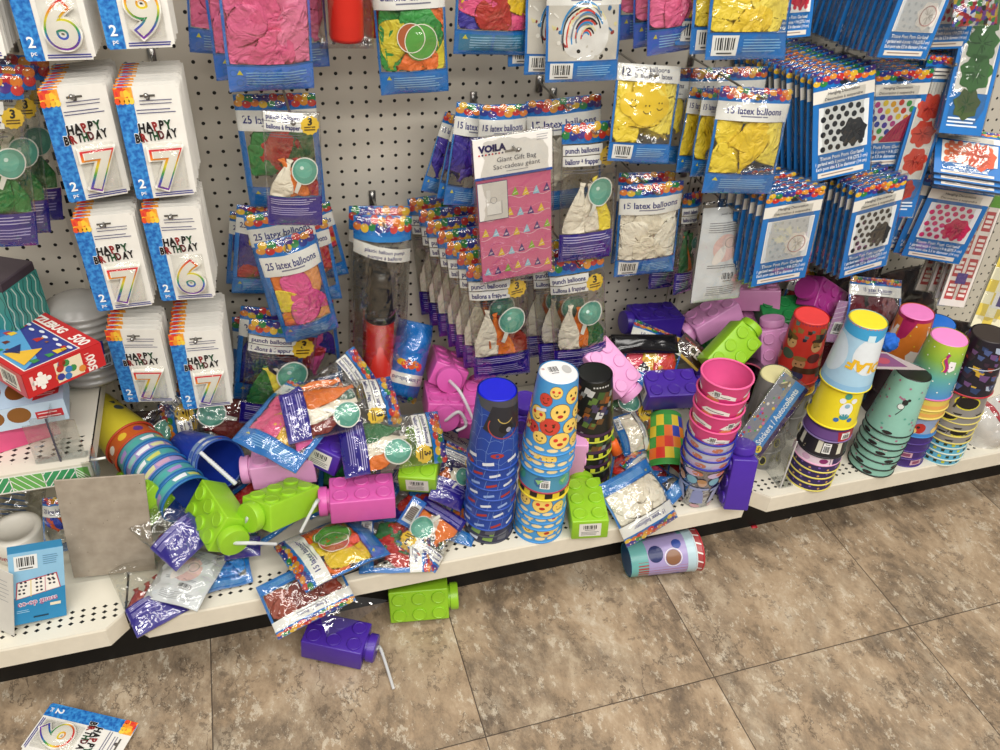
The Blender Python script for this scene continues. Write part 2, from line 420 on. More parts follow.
deck_m = grid_holes('perforated_shelf_enamel', '#e2dccb', (.017, .012), (.004, -.455), .0036, -.461, -.425, 'XY')
lip_m = paint('#e6dfcd', .4); kick_m = paint('#0e0d0c', .55)
for k, (x0, x1, lab) in enumerate(((-2.67, -.2343, 'off-white base shelf at the left, under the puzzle box shelf'), (-.2343, .9849, 'long off-white base shelf in the middle, heaped with bricks and balloon bags'), (.9849, 3.42, 'off-white base shelf at the right, under the tall cup stacks'))):
    t = thing('base_shelf', lab, 'shelf', loc=(0, 0, 0))
    c = .028; x0 += .002; x1 -= .002
    bm = bmesh.new(); pts = [(x0, -.002), (x0, -.479 + c), (x0 + c, -.479), (x1 - c, -.479), (x1, -.479 + c), (x1, -.002)]
    a = [bm.verts.new((x, y, .188)) for x, y in pts]; b = [bm.verts.new((x, y, .1885)) for x, y in pts]
    top = [bm.verts.new((x, y, .19)) for x, y in pts]
    bm.faces.new(top); bm.faces.new(a[::-1])
    for i in range(6):
        j = (i + 1) % 6; bm.faces.new((a[i], a[j], top[j], top[i]))
    for v in b: bm.verts.remove(v)
    obj('deck', bm, deck_m, t, smooth=False)
    bm = bmesh.new(); fr = pts[1:5]
    P0 = [bm.verts.new((x, y, .1895)) for x, y in fr]; P1 = [bm.verts.new((x, y - .0015, .186)) for x, y in fr]; P2 = [bm.verts.new((x, y - .0015, .146)) for x, y in fr]; P3 = [bm.verts.new((x, y + .012, .146)) for x, y in fr]
    for A, B in ((P0, P1), (P1, P2), (P2, P3)):
        for i in range(3): bm.faces.new((B[i], B[i + 1], A[i + 1], A[i]))
    obj('front_lip', bm, lip_m, t, smooth=False)
    obj('kick_plate', box_bm((x0 - .002, -.3965, 0), (x1 + .002, -.38, .187)), kick_m, t, smooth=False)
POSES = {
    'ca0': (1.8314, -4.8543, 3.6108, 0.0798, 0.1285, -0.2628, -0.2, 1.0938),
    'ca1': (-0.1329, -0.4089, 0.7902, 0.086, 0.134, -0.1576, -0.2, 1.0906),
    'ca2': (-0.3712, -1.8471, 3.3469, 0.0849, 0.1361, -0.0549, -0.2, 1.1054),
    'ca3': (-0.5015, 2.0322, 14.1834, 0.0855, 0.1654, -0.1541, -0.2, 0.9068),
    'ca4': (0.1377, -1.4028, 3.9335, 0.0859, 0.1681, -0.0606, -0.2, 0.9034),
    'ca5': (-0.5422, 0.749, 1.4384, 0.0851, 0.1621, -0.1576, -0.2, 0.7145),
    'ca6': (-0.5528, 0.4001, -5.2533, 0.0786, 0.1633, -0.0604, -0.2, 0.7196),
    'ca7': (1.8364, 5.454, -9.6211, 0.0879, 0.1715, -0.1571, -0.2, 0.5134),
    'ca8': (0.7476, 0.4749, -2.3997, 0.0933, 0.171, -0.0622, -0.2, 0.4899),
    'pu0': (9.9023, -0.6603, 16.6807, 0.0868, 0.2461, -0.2718, -0.22, 0.8925),
    'puA': (3.3672, -0.9136, -4.1375, 0.0822, 0.1785, 0.1275, -0.25, 0.8697),
    'puB': (-2.8891, -4.5286, -2.2191, 0.1042, 0.2551, 0.6387, -0.2, 0.7711),
    'puC': (-5.6505, -0.7299, -6.1389, 0.1145, 0.2641, 0.4879, -0.2, 0.5192),
    'puD': (-8.7905, -1.3407, -6.9244, 0.1098, 0.2676, 0.6522, -0.2, 0.5132),
    'puE': (11.8816, -1.6785, -0.9032, 0.1266, 0.2401, 0.0666, -0.14, 0.4172),
    'la1': (-1.0823, -0.3095, -6.1631, 0.1256, 0.1886, 0.1188, -0.12, 0.8494),
    'la2': (-6.8486, -5.0016, 2.7111, 0.1107, 0.1926, 0.1108, -0.15, 0.6641),
    'la3': (-9, 0.3166, 5.7378, 0.098, 0.208, 0.1207, -0.195, 0.6289),
    'la4': (10.483, 0.8473, 3.0893, 0.0934, 0.1742, 0.0664, -0.1, 0.6613),
    'la5': (-5.8271, -0.1204, -2.6195, 0.0811, 0.1662, 0.1511, -0.12, 0.6401),
    'la6': (-10.0478, -0.4004, 0.4985, 0.084, 0.1521, 0.1656, -0.08, 0.6559),
    'la7': (10.5831, -2.0762, -0.6689, 0.092, 0.1421, 0.0551, -0.07, 0.6489),
    'la8': (-1.9884, -0.9455, 7.6404, 0.0965, 0.217, 0.1432, -0.08, 0.423),
    'la9': (5.7755, -0.7271, -5.4875, 0.1081, 0.2478, 0.0374, -0.06, 0.3763),
    'la10': (11.331, 0.2886, -3.8514, 0.1239, 0.2182, 0.0565, -0.1, 0.4342),
    'pk1': (0.8623, 3.5923, 6.5854, 0.1225, 0.1596, 0.114, -0.2, 1.0526),
    'pk2': (0.5876, 0.5363, 3.5921, 0.12, 0.1417, 0.0956, -0.16, 1.0498),
    'pk3': (6.0413, -0.0534, -1.3498, 0.1034, 0.1071, 0.0596, -0.12, 1.0568),
    'pk4': (-0.9346, -0.2322, -0.1773, 0.1094, 0.1316, 0.1505, -0.12, 1.0476),
    'pm1': (1.277, 0.5283, 1.0615, 0.0713, 0.1645, 0.2312, -0.16, 1.1024),
    'pm2': (-2.0936, 1.17, 0.8343, 0.0643, 0.172, 0.2883, -0.1, 1.0978),
    'pm3': (3.3014, -2.8215, -6.2454, 0.1043, 0.3716, 0.2718, -0.12, 0.5323),
    'pm4': (3.4122, -1.7007, -2.7783, 0.1119, 0.3824, 0.2734, -0.075, 0.5258),
    'mx1': (-2.9694, -4.5339, -4.3514, 0.1089, 0.1786, 0.3303, -0.15, 1.0371),
    'as1': (2.2739, -1.1353, -0.8197, 0.121, 0.1416, 0.4605, -0.15, 1.0738),
    'mb1': (-1.2585, -8.9115, -3.8311, 0.1221, 0.1612, 0.5947, -0.2, 1.0539),
    'pr1': (-7.184, -4.1913, -0.9688, 0.0937, 0.1538, 0.7471, -0.2, 1.0906),
    'yt1': (0.0002, -13.0942, -2.2751, 0.1424, 0.149, 0.8489, -0.26, 1.0925),
    'po0': (-3.4841, -11.0841, -2.0561, 0.0861, 0.1572, 1.0217, -0.12, 1.0907),
    'po1': (2.8956, 0.9659, -0.3358, 0.106, 0.1663, 1.1872, -0.25, 1.0889),
    'po2': (-1.5203, -6.8735, -3.5975, 0.0967, 0.166, 1.3279, -0.18, 1.0848),
    'po3': (-12.8844, -6.7082, -9.4374, 0.1158, 0.1957, 1.1275, -0.221, 0.879),
    'po4': (-4.211, -1.9393, -12.2966, 0.1241, 0.1892, 1.273, -0.1777, 0.8672),
    'po7': (-6.4346, 1.6126, -3.1827, 0.1188, 0.2025, 1.0412, -0.2649, 0.6778),
    'po8': (-9.0966, -0.1657, 1.5277, 0.1152, 0.2047, 1.2508, -0.2525, 0.672),
    'po9': (0.4593, 6.83, -30.5527, 0.1204, 0.1942, 1.4644, -0.2339, 0.6597),
    'po6': (3.1893, -49.9316, -23.814, 0.1316, 0.0648, 1.4365, -0.24, 0.8137),
    'lg1': (3.8951, -18.1979, -8.9864, 0.0913, 0.3033, 1.4053, -0.2, 1.0006),
    'lg2': (1.0829, -7.7448, -9.5294, 0.0692, 0.3125, 1.3428, -0.2, 0.8314),
    'fo1': (-3.307, -20.9697, -7.0897, 0.0895, 0.1534, 1.3189, -0.22, 1.1283),
    'bn1': (5.0395, -13.2712, -14.8629, 0.0618, 0.313, 1.5805, -0.22, 0.6009),
    'bn2': (3.1073, -8.5331, -16.7858, 0.0596, 0.3139, 1.614, -0.12, 0.5741),
    'bn3': (11.136, -17.4437, -12.538, 0.0719, 0.2576, 1.6858, -0.25, 0.5134),
    'gift': (-6.2527, 0.5948, -1.7048, 0.133, 0.2664, 0.4886, -0.24, 0.7719),
    'vi1': (22.4768, -2.0104, 20.3622, 0.0539, 0.1416, 0.3987, -0.1, 0.8194),
    'vi2': (16.7889, -4.6193, 20.1481, 0.0505, 0.1428, 0.4133, -0.13, 0.8219),
    'vi3': (8.5693, -6.3352, 1.822, 0.0843, 0.1757, 0.4359, -0.155, 0.835),
    'vi4': (1.6997, 2.681, 2.8571, 0.0837, 0.1763, 0.4743, -0.18, 0.8446),
    'wh0': (-5.7482, -5.3357, -6.5301, 0.1351, 0.2023, 0.6119, -0.14, 0.8214),
    'sm1': (4.2639, -14.8973, -2.3754, 0.1147, 0.157, 0.7142, -0.22, 0.918),
    'sm2': (3.1237, -12.2273, -3.8392, 0.0958, 0.1674, 0.7842, -0.15, 0.8868),
    'ye1': (3.6778, -10.688, -2.8893, 0.1402, 0.1818, 0.9082, -0.25, 0.8703),
    'ye2': (12.2735, -10.6917, 21.3055, 0.0743, 0.1481, 0.8522, -0.17, 0.8636),
    'ye3': (9.2607, -10.6199, 20.4095, 0.0652, 0.152, 0.8597, -0.2, 0.8706),
    'ye4': (-0.9933, -10.6354, -5.0306, 0.1538, 0.1786, 0.9374, -0.12, 0.8682),
    'wh1': (-3.3762, -3.1667, -5.2548, 0.122, 0.1861, 0.7728, -0.2, 0.6872),
    'wh2': (-0.9501, -6.2746, -7.3078, 0.1121, 0.1827, 0.7858, -0.15, 0.6866),
    'ps1': (3.054, -9.3582, 16.5711, 0.0544, 0.2131, 0.9048, -0.14, 0.6148),
    'ps2': (2.2798, -11.1796, 2.7376, 0.0736, 0.2015, 0.8952, -0.08, 0.5881),
    'bk1': (-0.5084, -7.6161, -0.218, 0.1122, 0.2127, 0.9497, -0.2, 0.6239),
    'fo2': (11.1356, -31.1559, 2.2676, 0.1474, 0.1396, 1.3914, -0.2, 0.4323),
    'pA1': (69.0536, -32.5105, 11.8904, 0.0942, 0.1629, 0.1614, -0.24, 0.433),
    'pA2': (93.4643, -57.8784, 8.6793, 0.0946, 0.2072, 0.1686, -0.285, 0.4194),
    'pA3': (89.6324, -54.2836, -0.1965, 0.0982, 0.1882, 0.2497, -0.345, 0.3825),
    'lB': (42.8819, -77.0819, 0.4471, 0.1365, 0.1754, 0.081, -0.27, 0.4062),
    'bl1': (18.6653, -30.3724, -1.1881, 0.0646, 0.1481, 0.3224, -0.15, 0.4126),
    'lC': (166.933, -63.675, 3.2579, 0.1435, 0.0983, 0.0625, -0.495, 0.1897),
    'lD': (-112.6241, -96.8909, -3.1702, 0.1351, 0.163, 0.1167, -0.44, 0.2403),
    'pF': (-135.346, -63.4653, 1.8225, 0.0922, 0.1175, 0.2987, -0.435, 0.2205),
    'pG': (50.6177, -46.2931, 26.9509, 0.0692, 0.1201, 0.3608, -0.36, 0.2873),
    'bar': (40.0017, -29.8221, -0.0078, 0.0258, 0.0561, 0.2708, -0.4, 0.2513),
    'wF': (165.6421, -49.6481, 4.2748, 0.1281, 0.1331, 0.7167, -0.455, 0.2204),
    'wG': (83.4314, -52.5702, -0.021, 0.0864, 0.0648, 0.7696, -0.3, 0.2667),
    'bl2': (-4.9111, -89.6231, 0.1371, 0.0485, 0.1216, 0.7869, -0.38, 0.2162),
    'sti': (37.4088, -19.151, -1.4988, 0.0615, 0.1682, 1.0117, -0.41, 0.3554),
    'pH': (-15.3403, -76.8995, 4.7155, 0.0886, 0.1382, -0.1971, -0.43, 0.2079),
    'bkw': (29.3304, -85.712, -0.0496, 0.0977, 0.1165, -0.1301, -0.425, 0.2243),
    'pI': (-12.5824, -13.6362, -25.1923, 0.0762, 0.0729, -0.1361, -0.4, 0.3093),
    'bl3': (-23.8602, -69.606, -21.8018, 0.1035, 0.0681, -0.0787, -0.42, 0.2133),
    'pJ': (-8.6506, -65.432, -14.7088, 0.0619, 0.052, -0.0338, -0.4, 0.2475),
    'card': (5.8245, -1.2051, -0.786, 0.1321, 0.2248, -0.2415, -0.37, 0.3124),
    'game': (12.1575, -8.8314, 13.4652, 0.077, 0.1398, -0.3516, -0.43, 0.2676),
    'cfl': (118.2949, -89.7349, 0.0007, 0.0859, 0.1716, -0.3366, -0.5501, 0.003),
    'pks': (-14.2168, -60.1816, 0.3159, 0.0462, 0.0401, 0.001, -0.35, 0.3614),
    'llm': (5.9833, -90.9148, -0.3021, 0.1314, 0.0316, 1.2814, -0.4, 0.4329),
    'puz': (52.3096, -94.4731, -0.2402, 0.2171, 0.1271, -0.3158, -0.2, 0.5987),
    'gls': (6.5641, -84.7396, 0.8661, 0.1258, 0.0678, -0.3529, -0.24, 0.5243),
    'teal': (-16.1676, -0.4021, -18.2764, 0.0665, 0.0677, -0.3495, -0.12, 0.6206),
    'ltx0': (10.2933, -19.9706, 5.2494, 0.0394, 0.1025, -0.3352, -0.31, 0.2799),
}  # roll, pitch, yaw in degrees; width, height; centre in metres
BRICKS = {
    'F1': ((0.1063, -0.4828, 0.0308), ((0.8966, 0.4373, 0.07), (-0.4366, 0.8993, -0.0251), (-0.0739, -0.0081, 0.9972))),
    'F2': ((0.2754, -0.4364, 0.042), ((0.9822, 0.0107, -0.1876), (-0.1823, 0.2969, -0.9373), (0.0456, 0.9548, 0.2936))),
    'B4': ((0.1834, -0.3799, 0.2905), ((-0.9939, -0.1101, 0.0062), (0.1102, -0.9926, 0.0508), (0.0006, 0.0511, 0.9987))),
    'B1': ((-0.0681, -0.3724, 0.2995), ((0.3464, 0.5578, -0.7542), (-0.9377, 0.2282, -0.2618), (0.0261, 0.798, 0.6021))),
    'B2': ((0.0424, -0.3767, 0.3067), ((-0.7593, 0.6437, 0.0957), (-0.5755, -0.7328, 0.3629), (0.3037, 0.2205, 0.9269))),
    'B3': ((0.0552, -0.2721, 0.304), ((-0.991, -0.1221, -0.0541), (0.1152, -0.9865, 0.1164), (-0.0676, 0.1091, 0.9917))),
    'B5': ((0.1502, -0.2694, 0.3389), ((0.5469, -0.7913, 0.2733), (0.8331, 0.5465, -0.0848), (-0.0822, 0.2741, 0.9582))),
    'B6': ((-0.2085, -0.269, 0.2344), ((-0.6172, 0.634, 0.4658), (-0.0222, 0.5778, -0.8159), (-0.7865, -0.5139, -0.3426))),
    'B7': ((0.3059, -0.324, 0.3088), ((0.3355, -0.9364, -0.1032), (0.9095, 0.3505, -0.2236), (0.2456, -0.0188, 0.9692))),
    'B8a': ((0.404, -0.1213, 0.3641), ((-0.1445, 0.8909, 0.4305), (-0.9455, -0.2527, 0.2056), (0.2919, -0.3773, 0.8789))),
    'B8b': ((0.3774, -0.1977, 0.3354), ((-0.1355, 0.9814, 0.136), (-0.9633, -0.1626, 0.2134), (0.2315, -0.1021, 0.9675))),
    'B9': ((0.6085, -0.4416, 0.2219), ((0.2317, -0.97, -0.0739), (0.9725, 0.2327, -0.0051), (0.0221, -0.0707, 0.9972))),
    'B10': ((0.7288, -0.2195, 0.382), ((0.574, 0.8144, 0.0854), (-0.5522, 0.4619, -0.6941), (-0.6047, 0.3512, 0.7148))),
    'B11': ((0.8611, -0.2543, 0.3307), ((0.9912, 0.129, -0.029), (-0.1319, 0.9498, -0.2838), (-0.009, 0.2852, 0.9584))),
    'B12': ((0.9001, -0.0777, 0.3898), ((-0.9975, 0.0157, 0.0685), (-0.0162, -0.9998, -0.0069), (0.0684, -0.008, 0.9976))),
    'B13': ((1.0436, -0.0927, 0.3868), ((-0.8837, -0.0054, -0.468), (-0.0428, -0.9948, 0.0925), (-0.466, 0.1018, 0.8789))),
    'B14': ((0.9996, -0.2404, 0.4007), ((0.7913, -0.6112, -0.0179), (0.3258, 0.4463, -0.8335), (0.5174, 0.6537, 0.5523))),
    'B15': ((1.1539, -0.0759, 0.4188), ((-0.8563, -0.5161, -0.0201), (0.4873, -0.8201, 0.2999), (-0.1713, 0.247, 0.9538))),
    'B19': ((0.9268, -0.4601, 0.2502), ((0.079, 0.2897, -0.9538), (0.218, 0.9287, 0.3001), (0.9727, -0.2317, 0.0102))),
}
# ------------------------------------------------------------------ packaged balloons
BAL = ['#c42e2c', '#e07c2a', '#e4b832', '#2a8444', '#27368f', '#4d3188', '#cf3d38', '#e09538']
def header(A, x0, x1, y0, y1, rows=2, z=1):
    A.rect(x0, y0, x1, y1, '#1a76c8', z)
    w, h = x1 - x0, y1 - y0; n = max(6, int(w / .0125))
    for i in range(n * 2):
        A.ring(x0 + w * (i + .5) / (n * 2), y0 + h * (.2 + .16 * (i % 2)), h * .12, h * .035, '#1763ad', z + 1, n=8)
    st = rnd.randrange(8)
    for r in range(rows):
        for i in range(n):
            c = BAL[(i + st + r * 3) % 8]; x = x0 + w * (i + .5 + (.35 if r % 2 and i < n - 1 else 0)) / n; y = y1 - h * (.2 + .34 * (rows - 1 - r)) - h * .08 * (i % 2)
            A.circ(x, y, w / n * .55, c, z + 2 + (i % 2), ry=h * (.31 if rows == 1 else .23), n=14); A.circ(x - w / n * .14, y + h * .1, w / n * .1, '#f6e7c8', z + 4, n=6)
def balloon_mesh(seed, L, W, T=.0036, ring=True):
    r = random.Random(seed); bm = bmesh.new(); seg = 12; n = 16; rings = []
    cv = r.uniform(-.5, .5) * L; ph = r.uniform(0, 6); k = r.uniform(1.5, 3)
    for i in range(n + 1):
        s = i / n
        wd = W / 2 * (math.sin(PI * min(1, s * 1.06) ** .62) ** .8 if s < .94 else 0)
        wd = max(wd, .0035 if s > .03 else .0004); th = T * (.35 + .65 * math.sin(PI * s) ** .5)
        if s > .96 and ring: wd = .0055; th = .003
        cx = cv * .7 * (s - .5) ** 2; row = []
        for j in range(seg):
            a = 2 * PI * j / seg; x = wd * math.cos(a)
            y = th * math.sin(a) * (1 - .3 * abs(math.cos(a))) + .0026 * math.sin(k * 3 * s + ph + x * 150) + .0016 * math.sin(x * 330 + s * 7) + .0014 * noise.noise(Vector((x * 120, s * 9, seed)))
            row.append(bm.verts.new((cx + x, y, L * (.5 - s))))
        rings.append(row)
    for a, b in zip(rings, rings[1:]):
        for j in range(seg): bm.faces.new((a[j], b[j], b[(j + 1) % seg], a[(j + 1) % seg]))
    bm.faces.new(rings[0]); bm.faces.new(rings[-1][::-1])
    bmesh.ops.recalc_face_normals(bm, faces=bm.faces)
    return bm
def rubber(c):
    key = 'rubber_' + c
    if key in MATS: return MATS[key]
    m, nt, bs = new_mat('folded_latex'); L = nt.links.new
    tc = N(nt, 'ShaderNodeTexCoord'); nz = N(nt, 'ShaderNodeTexNoise'); nz.inputs['Scale'].default_value = 34; nz.inputs['Detail'].default_value = 3; nz.inputs['Distortion'].default_value = 1.6
    bp = N(nt, 'ShaderNodeBump'); bp.inputs['Strength'].default_value = .75; bp.inputs['Distance'].default_value = .012
    cr = N(nt, 'ShaderNodeMix', data_type='RGBA'); k = rgb(c); cr.inputs[6].default_value = tuple(x * .84 for x in k[:3]) + (1,); cr.inputs[7].default_value = tuple(min(1, x * 1.16) for x in k[:3]) + (1,)  # fold shade put into the colour: hollows of the bump darker, ridges lighter
    L(tc.outputs['Object'], nz.inputs['Vector']); L(nz.outputs['Fac'], bp.inputs['Height']); L(nz.outputs['Fac'], cr.inputs[0]); L(cr.outputs[2], bs.inputs['Base Color']); L(bp.outputs[0], bs.inputs['Normal'])
    bs.inputs['Roughness'].default_value = .42; bs.inputs['Specular IOR Level'].default_value = .4
    MATS[key] = m
    return m
def put_balloon(S, root, seed, u, v, L, W, c, ang, lift, box=None):
    """lay a folded balloon inside the bag, pressed flat between its two films"""
    bm = balloon_mesh(seed, L, W); cs, sn = math.cos(ang), math.sin(ang)
    for q in bm.verts:
        x, y, z = q.co; x, z = u + x * cs + z * sn, v - x * sn + z * cs
        if box:
            x = (min(max(x, box[0] + .001), box[1] - .001)); z = min(max(z, box[2] + .001), box[3] - .001)
        else:
            x = min(max(x, -S.w / 2 + .004), S.w / 2 - .004); z = min(max(z, -S.h / 2 + .004), S.h / 2 - .004)
        hf = max(.0006, S.half(x, z) - .0012); yy = min(max(y * .8 - lift, -hf), hf)
        q.co = (x, S.mid(x, z) + yy, z)
    return obj('balloon', bm, rubber(c), root)
def latex_bag(name, label, n, cols, seed=0, group=None, kind='latex', M=None, w=None, h=None, t=.011, bend=(0, 0), wr=.002, txt='latex balloons', nb=8, head=True, border='#1f76c8', curl=0):
    if M is None: M, w, h = pose(name)
    root = thing('balloon_bag', label, 'balloon bag', group, M)
    S = Sheet(w, h, t, seed, wr, bend, curl); A = Art(); x0, x1 = -w / 2, w / 2; Y = lambda f: h / 2 - f * h
    hb = .13 if head else 0; lb = hb + (.17 if kind != 'back' else .1)
    if head: header(A, x0, x1, Y(hb), Y(0))
    A.rect(x0, Y(lb), x1, Y(hb), '#efeee9', 1)
    bw = w * (.075 if n == 25 else .03)
    wb = .80
    A.rect(x0, Y(wb), x0 + bw, Y(lb), border, 1); A.rect(x1 - bw, Y(wb), x1, Y(lb), border, 1)
    A.rect(x0, Y(1), x1, Y(wb), border, 1); A.rect(x0, Y(wb + .012), x1, Y(wb), '#1a64b0', 2)
    if n == 12:
        A.text('12', x0 + w * .08, Y(lb - .05), h * .085, '#23244f', 2, 'L', bold=.03); A.text('latex balloons', x0 + w * .27, Y(hb + .07), h * .052, '#23244f', 2, 'L', maxw=w * .62)
        A.text('ballons en latex', x0 + w * .27, Y(lb - .035), h * .05, '#23244f', 2, 'L', maxw=w * .62)
    elif n:
        A.text('%d %s' % (n, txt), 0, Y(lb - .065), h * .062, '#2b2d78', 2, maxw=w * .86, bold=.02); A.lines(-w * .2, w * .25, Y(lb - .05), 1, 1, h * .012, '#7d7d92', 2)
    else:
        A.text('ballons en latex', 0, Y(lb - .07), h * .06, '#2b2d78', 2, maxw=w * .8); A.lines(-w * .2, w * .3, Y(lb - .05), 1, 1, h * .012, '#7d7d92', 2)
    # lower panel: drops, warning triangle and small print, or a barcode
    for i in range(7):
        for j in range(2): A.ring(x0 + w * (i + .5 + .5 * (j % 2)) / 7.6, Y(.86 + .07 * j), w * .045, w * .008, '#2273bb', 2, n=8)
    A.poly([(x0 + w * .10, Y(.87)), (x0 + w * .17, Y(.87)), (x0 + w * .135, Y(.835))], '#d8d040', 3)
    if seed % 3 == 0 and kind != 'win': A.barcode(x0 + w * .06, Y(.97), x0 + w * .36, Y(.82), 4)
    elif kind == 'win':
        A.rect(x0 + w * .06, Y(.965), -w * .01, Y(.83), '#2f7fa8', 3); A.rect(w * .03, Y(.965), x1 - w * .06, Y(.83), '#2f7fa8', 3); A.lines(x0 + w * .2, -w * .04, Y(.85), 4, h * .022, h * .008, '#9fd0ee', 4)
    A.lines(x0 + w * (.2 if seed % 3 else .42), x1 - w * .08, Y(.85), 5, h * .021, h * .007, '#8fc6ef', 4)
    A.build('printed_panel', S.front, root, cell=.008, rough=.28)
    r = random.Random(seed * 13 + 5); ww, wh = w - 2 * bw, (wb - lb) * h; cy = Y((wb + lb) / 2)
    bxs = (-ww / 2, ww / 2, Y(wb), Y(lb)); order = list(range(nb))
    for i in order:
        c = cols[i % len(cols)]; gx, gy = (i % 3 - 1) * .29 * ww, (1 - (i // 3) % 3) * .27 * wh
        put_balloon(S, root, seed * 31 + i, gx + r.uniform(-.05, .05) * ww, cy - .06 * wh + gy + r.uniform(-.05, .05) * wh, max(.05, min(.1, wh * .85)) * r.uniform(.85, 1.1), min(.062, ww * .6) * r.uniform(.8, 1.1), c, r.uniform(-1.5, 1.5), t * (.15 + .7 * ((i * 5) % nb) / max(1, nb)), bxs)
    if kind == 'heart':
        B = Art(); B.circ(-w * .02, cy + .05 * wh, w * .2, '#b5623a', 2, ry=w * .2, n=20); B.circ(w * .12, cy - .02 * wh, w * .22, '#5fa548', 3, ry=w * .26, n=20, rot=-.5)
        B.ring(-w * .02, cy + .05 * wh, w * .2, .0014, '#f4efe0', 4, n=24); B.ring(w * .12, cy - .02 * wh, w * .24, .0014, '#f4efe0', 4, n=24)
        B.build('printed_balloons', S.front, root, cell=.008, rough=.2)
    if kind == 'smiley':
        B = Art()
        for fx, fy, fr in ((-.02, .1, .27), (-.24, .13, .17), (.2, .1, .17)):
            B.circ(fx * w, cy + fy * wh, fr * w, '#f0cb2c', 2, n=24)
        for fx, fy, sc in ((0, .02, 1), (-.22, .1, .8), (.2, .07, .8)):
            for sgn in (-1, 1): B.circ(fx * w + sgn * .03 * w * sc, cy + (fy + .1) * wh, .009 * w, '#2d2710', 4, ry=.014 * w, n=8)
            B.arc(fx * w, cy + (fy + .05) * wh, .075 * w * sc, .012 * w, PI * 1.15, PI * 1.85, '#5a4812', 4)
        B.build('smiley_balloon_print', S.front, root, cell=.008, rough=.4)
    if kind == 'marble':
        B = Art(); B.rect(-ww / 2, Y(wb), ww / 2, Y(lb), '#cfcac0', 1); k = random.Random(3)
        B.circ(0, cy, .33 * w, '#e8e6e2', 2, n=24)
        for i in range(16):
            c = ['#2f8fd0', '#d8453a', '#2a2a2a', '#e8e0b0', '#8a8f96'][i % 5]; q = 1.9 + k.uniform(-.2, .9)
            B.arc(k.uniform(-.05, .05) * w, cy - .08 * wh, (.06 + .017 * i) * w, .018 * w, .2 + k.uniform(0, .9), q + .9, c, 3 + i % 2, ry=(.08 + .024 * i) * w)
        for i in range(34):
            x, y = k.uniform(-.46, .46) * ww, cy + k.uniform(-.46, .46) * wh
            if abs(x) > .26 * w or abs(y - cy) > .3 * wh: B.circ(x, y, k.uniform(.02, .05) * w, ['#22201c', '#d8cf9a', '#3a6fa0', '#8a2f28', '#efece4'][i % 5], 2, ry=k.uniform(.01, .03) * w, n=7, rot=k.uniform(0, 3))
        B.build('marbled_balloon_print', S.front, root, cell=.008, rough=.25)
    S.film('clear_film', root)
    return root
def punch_bag(name, label, seed=0, cols=('#efe6d2', '#e8792a', '#8e2f28'), group=None, M=None, w=None, h=None, t=.012, bend=(0, 0), wr=.002, head=True, purple='#26168c', wind=.78, curl=0, art=True):
    if M is None: M, w, h = pose(name)
    root = thing('punch_balloon_bag', label, 'balloon bag', group, M)
    S = Sheet(w, h, t, seed, wr, bend, curl); A = Art(); x0, x1 = -w / 2, w / 2; hb = .13 if head else 0
    Y = lambda f: h / 2 - f * h
    if head: header(A, x0, x1, Y(hb), Y(0))
    for i, (s, f) in enumerate((('punch balloons', hb + .01), ('ballons à frapper', hb + .085)) if art else ()):
        A.rect(x0 + w * .02, Y(f + .068), x0 + w * (.7 - .02 * i), Y(f), '#f3f2ee', 1); A.text(s, x0 + w * .06, Y(f + .052), h * .036, '#2b2a72', 2, 'L', maxw=w * .58, bold=.03)
    if art: A.lines(x0 + w * .05, x0 + w * .75, Y(hb + .175), 2, h * .02, h * .006, '#6a6a72', 2)
    bx, by, br = x0 + w * .81, Y(hb + .1), w * .17
    pts = []
    for i in range(24): rr = br * (1 if i % 2 else .88); pts.append((bx + rr * math.cos(PI * i / 12), by + rr * math.sin(PI * i / 12)))
    if art: A.poly(pts, '#edc53a', 3); A.text('3', bx, by + br * .05, br * .75, '#222222', 4, bold=.04); A.lines(bx - br * .6, bx + br * .6, by - br * .1, 2, br * .26, br * .14, '#6b5218', 4, rag=.1)
    px, py, pr = x0 + w * .70, Y(.48), w * .215
    if art: A.poly([(px - pr * .55, py - pr * .62), (px - pr * .2, py - pr * .85), (px - pr * .68, py - pr * 2.0), (px - pr * .95, py - pr * 1.85)], '#e6e6dc', 2)
    if art: A.circ(px, py, pr * 1.1, '#eeeee6', 3, ry=pr * 1.2, n=26); A.circ(px, py, pr, '#5fa794', 4, ry=pr * 1.1, n=26); A.circ(px - pr * .1, py + pr * .12, pr * .72, '#74b8a4', 5, ry=pr * .72, n=20); A.circ(px - pr * .25, py + pr * .3, pr * .16, '#d5efe6', 6, n=10)
    A.rect(x0, Y(1), x1, Y(wind), purple, 1)
    A.lines(x0 + w * .07, x1 - w * .05, Y(wind + .02), 3, h * .02, h * .007, '#c9c4ee', 2, rag=.15); A.lines(x0 + w * .07, x1 - w * .05, Y(wind + .10), 4, h * .02, h * .007, '#b5aee6', 2, rag=.25)
    A.build('printed_panel', S.front, root, cell=.008, rough=.28)
    r = random.Random(seed + 100); L = (wind - .34) * h
    for i, c in enumerate(cols):
        put_balloon(S, root, seed * 17 + i, x0 + w * (.27 + .23 * i) + r.uniform(-.03, .03) * w, Y((wind + .42) / 2 + .05 + r.uniform(-.01, .05)), min(.14, L * 1.3), w * .46, c, PI + r.uniform(-.1, .3) - .2 * i, t * (.6 - .4 * (i / 2)), (x0 + .004, x1 - .004, Y(wind), Y(hb + .2)))
    S.film('clear_film', root)
    return root
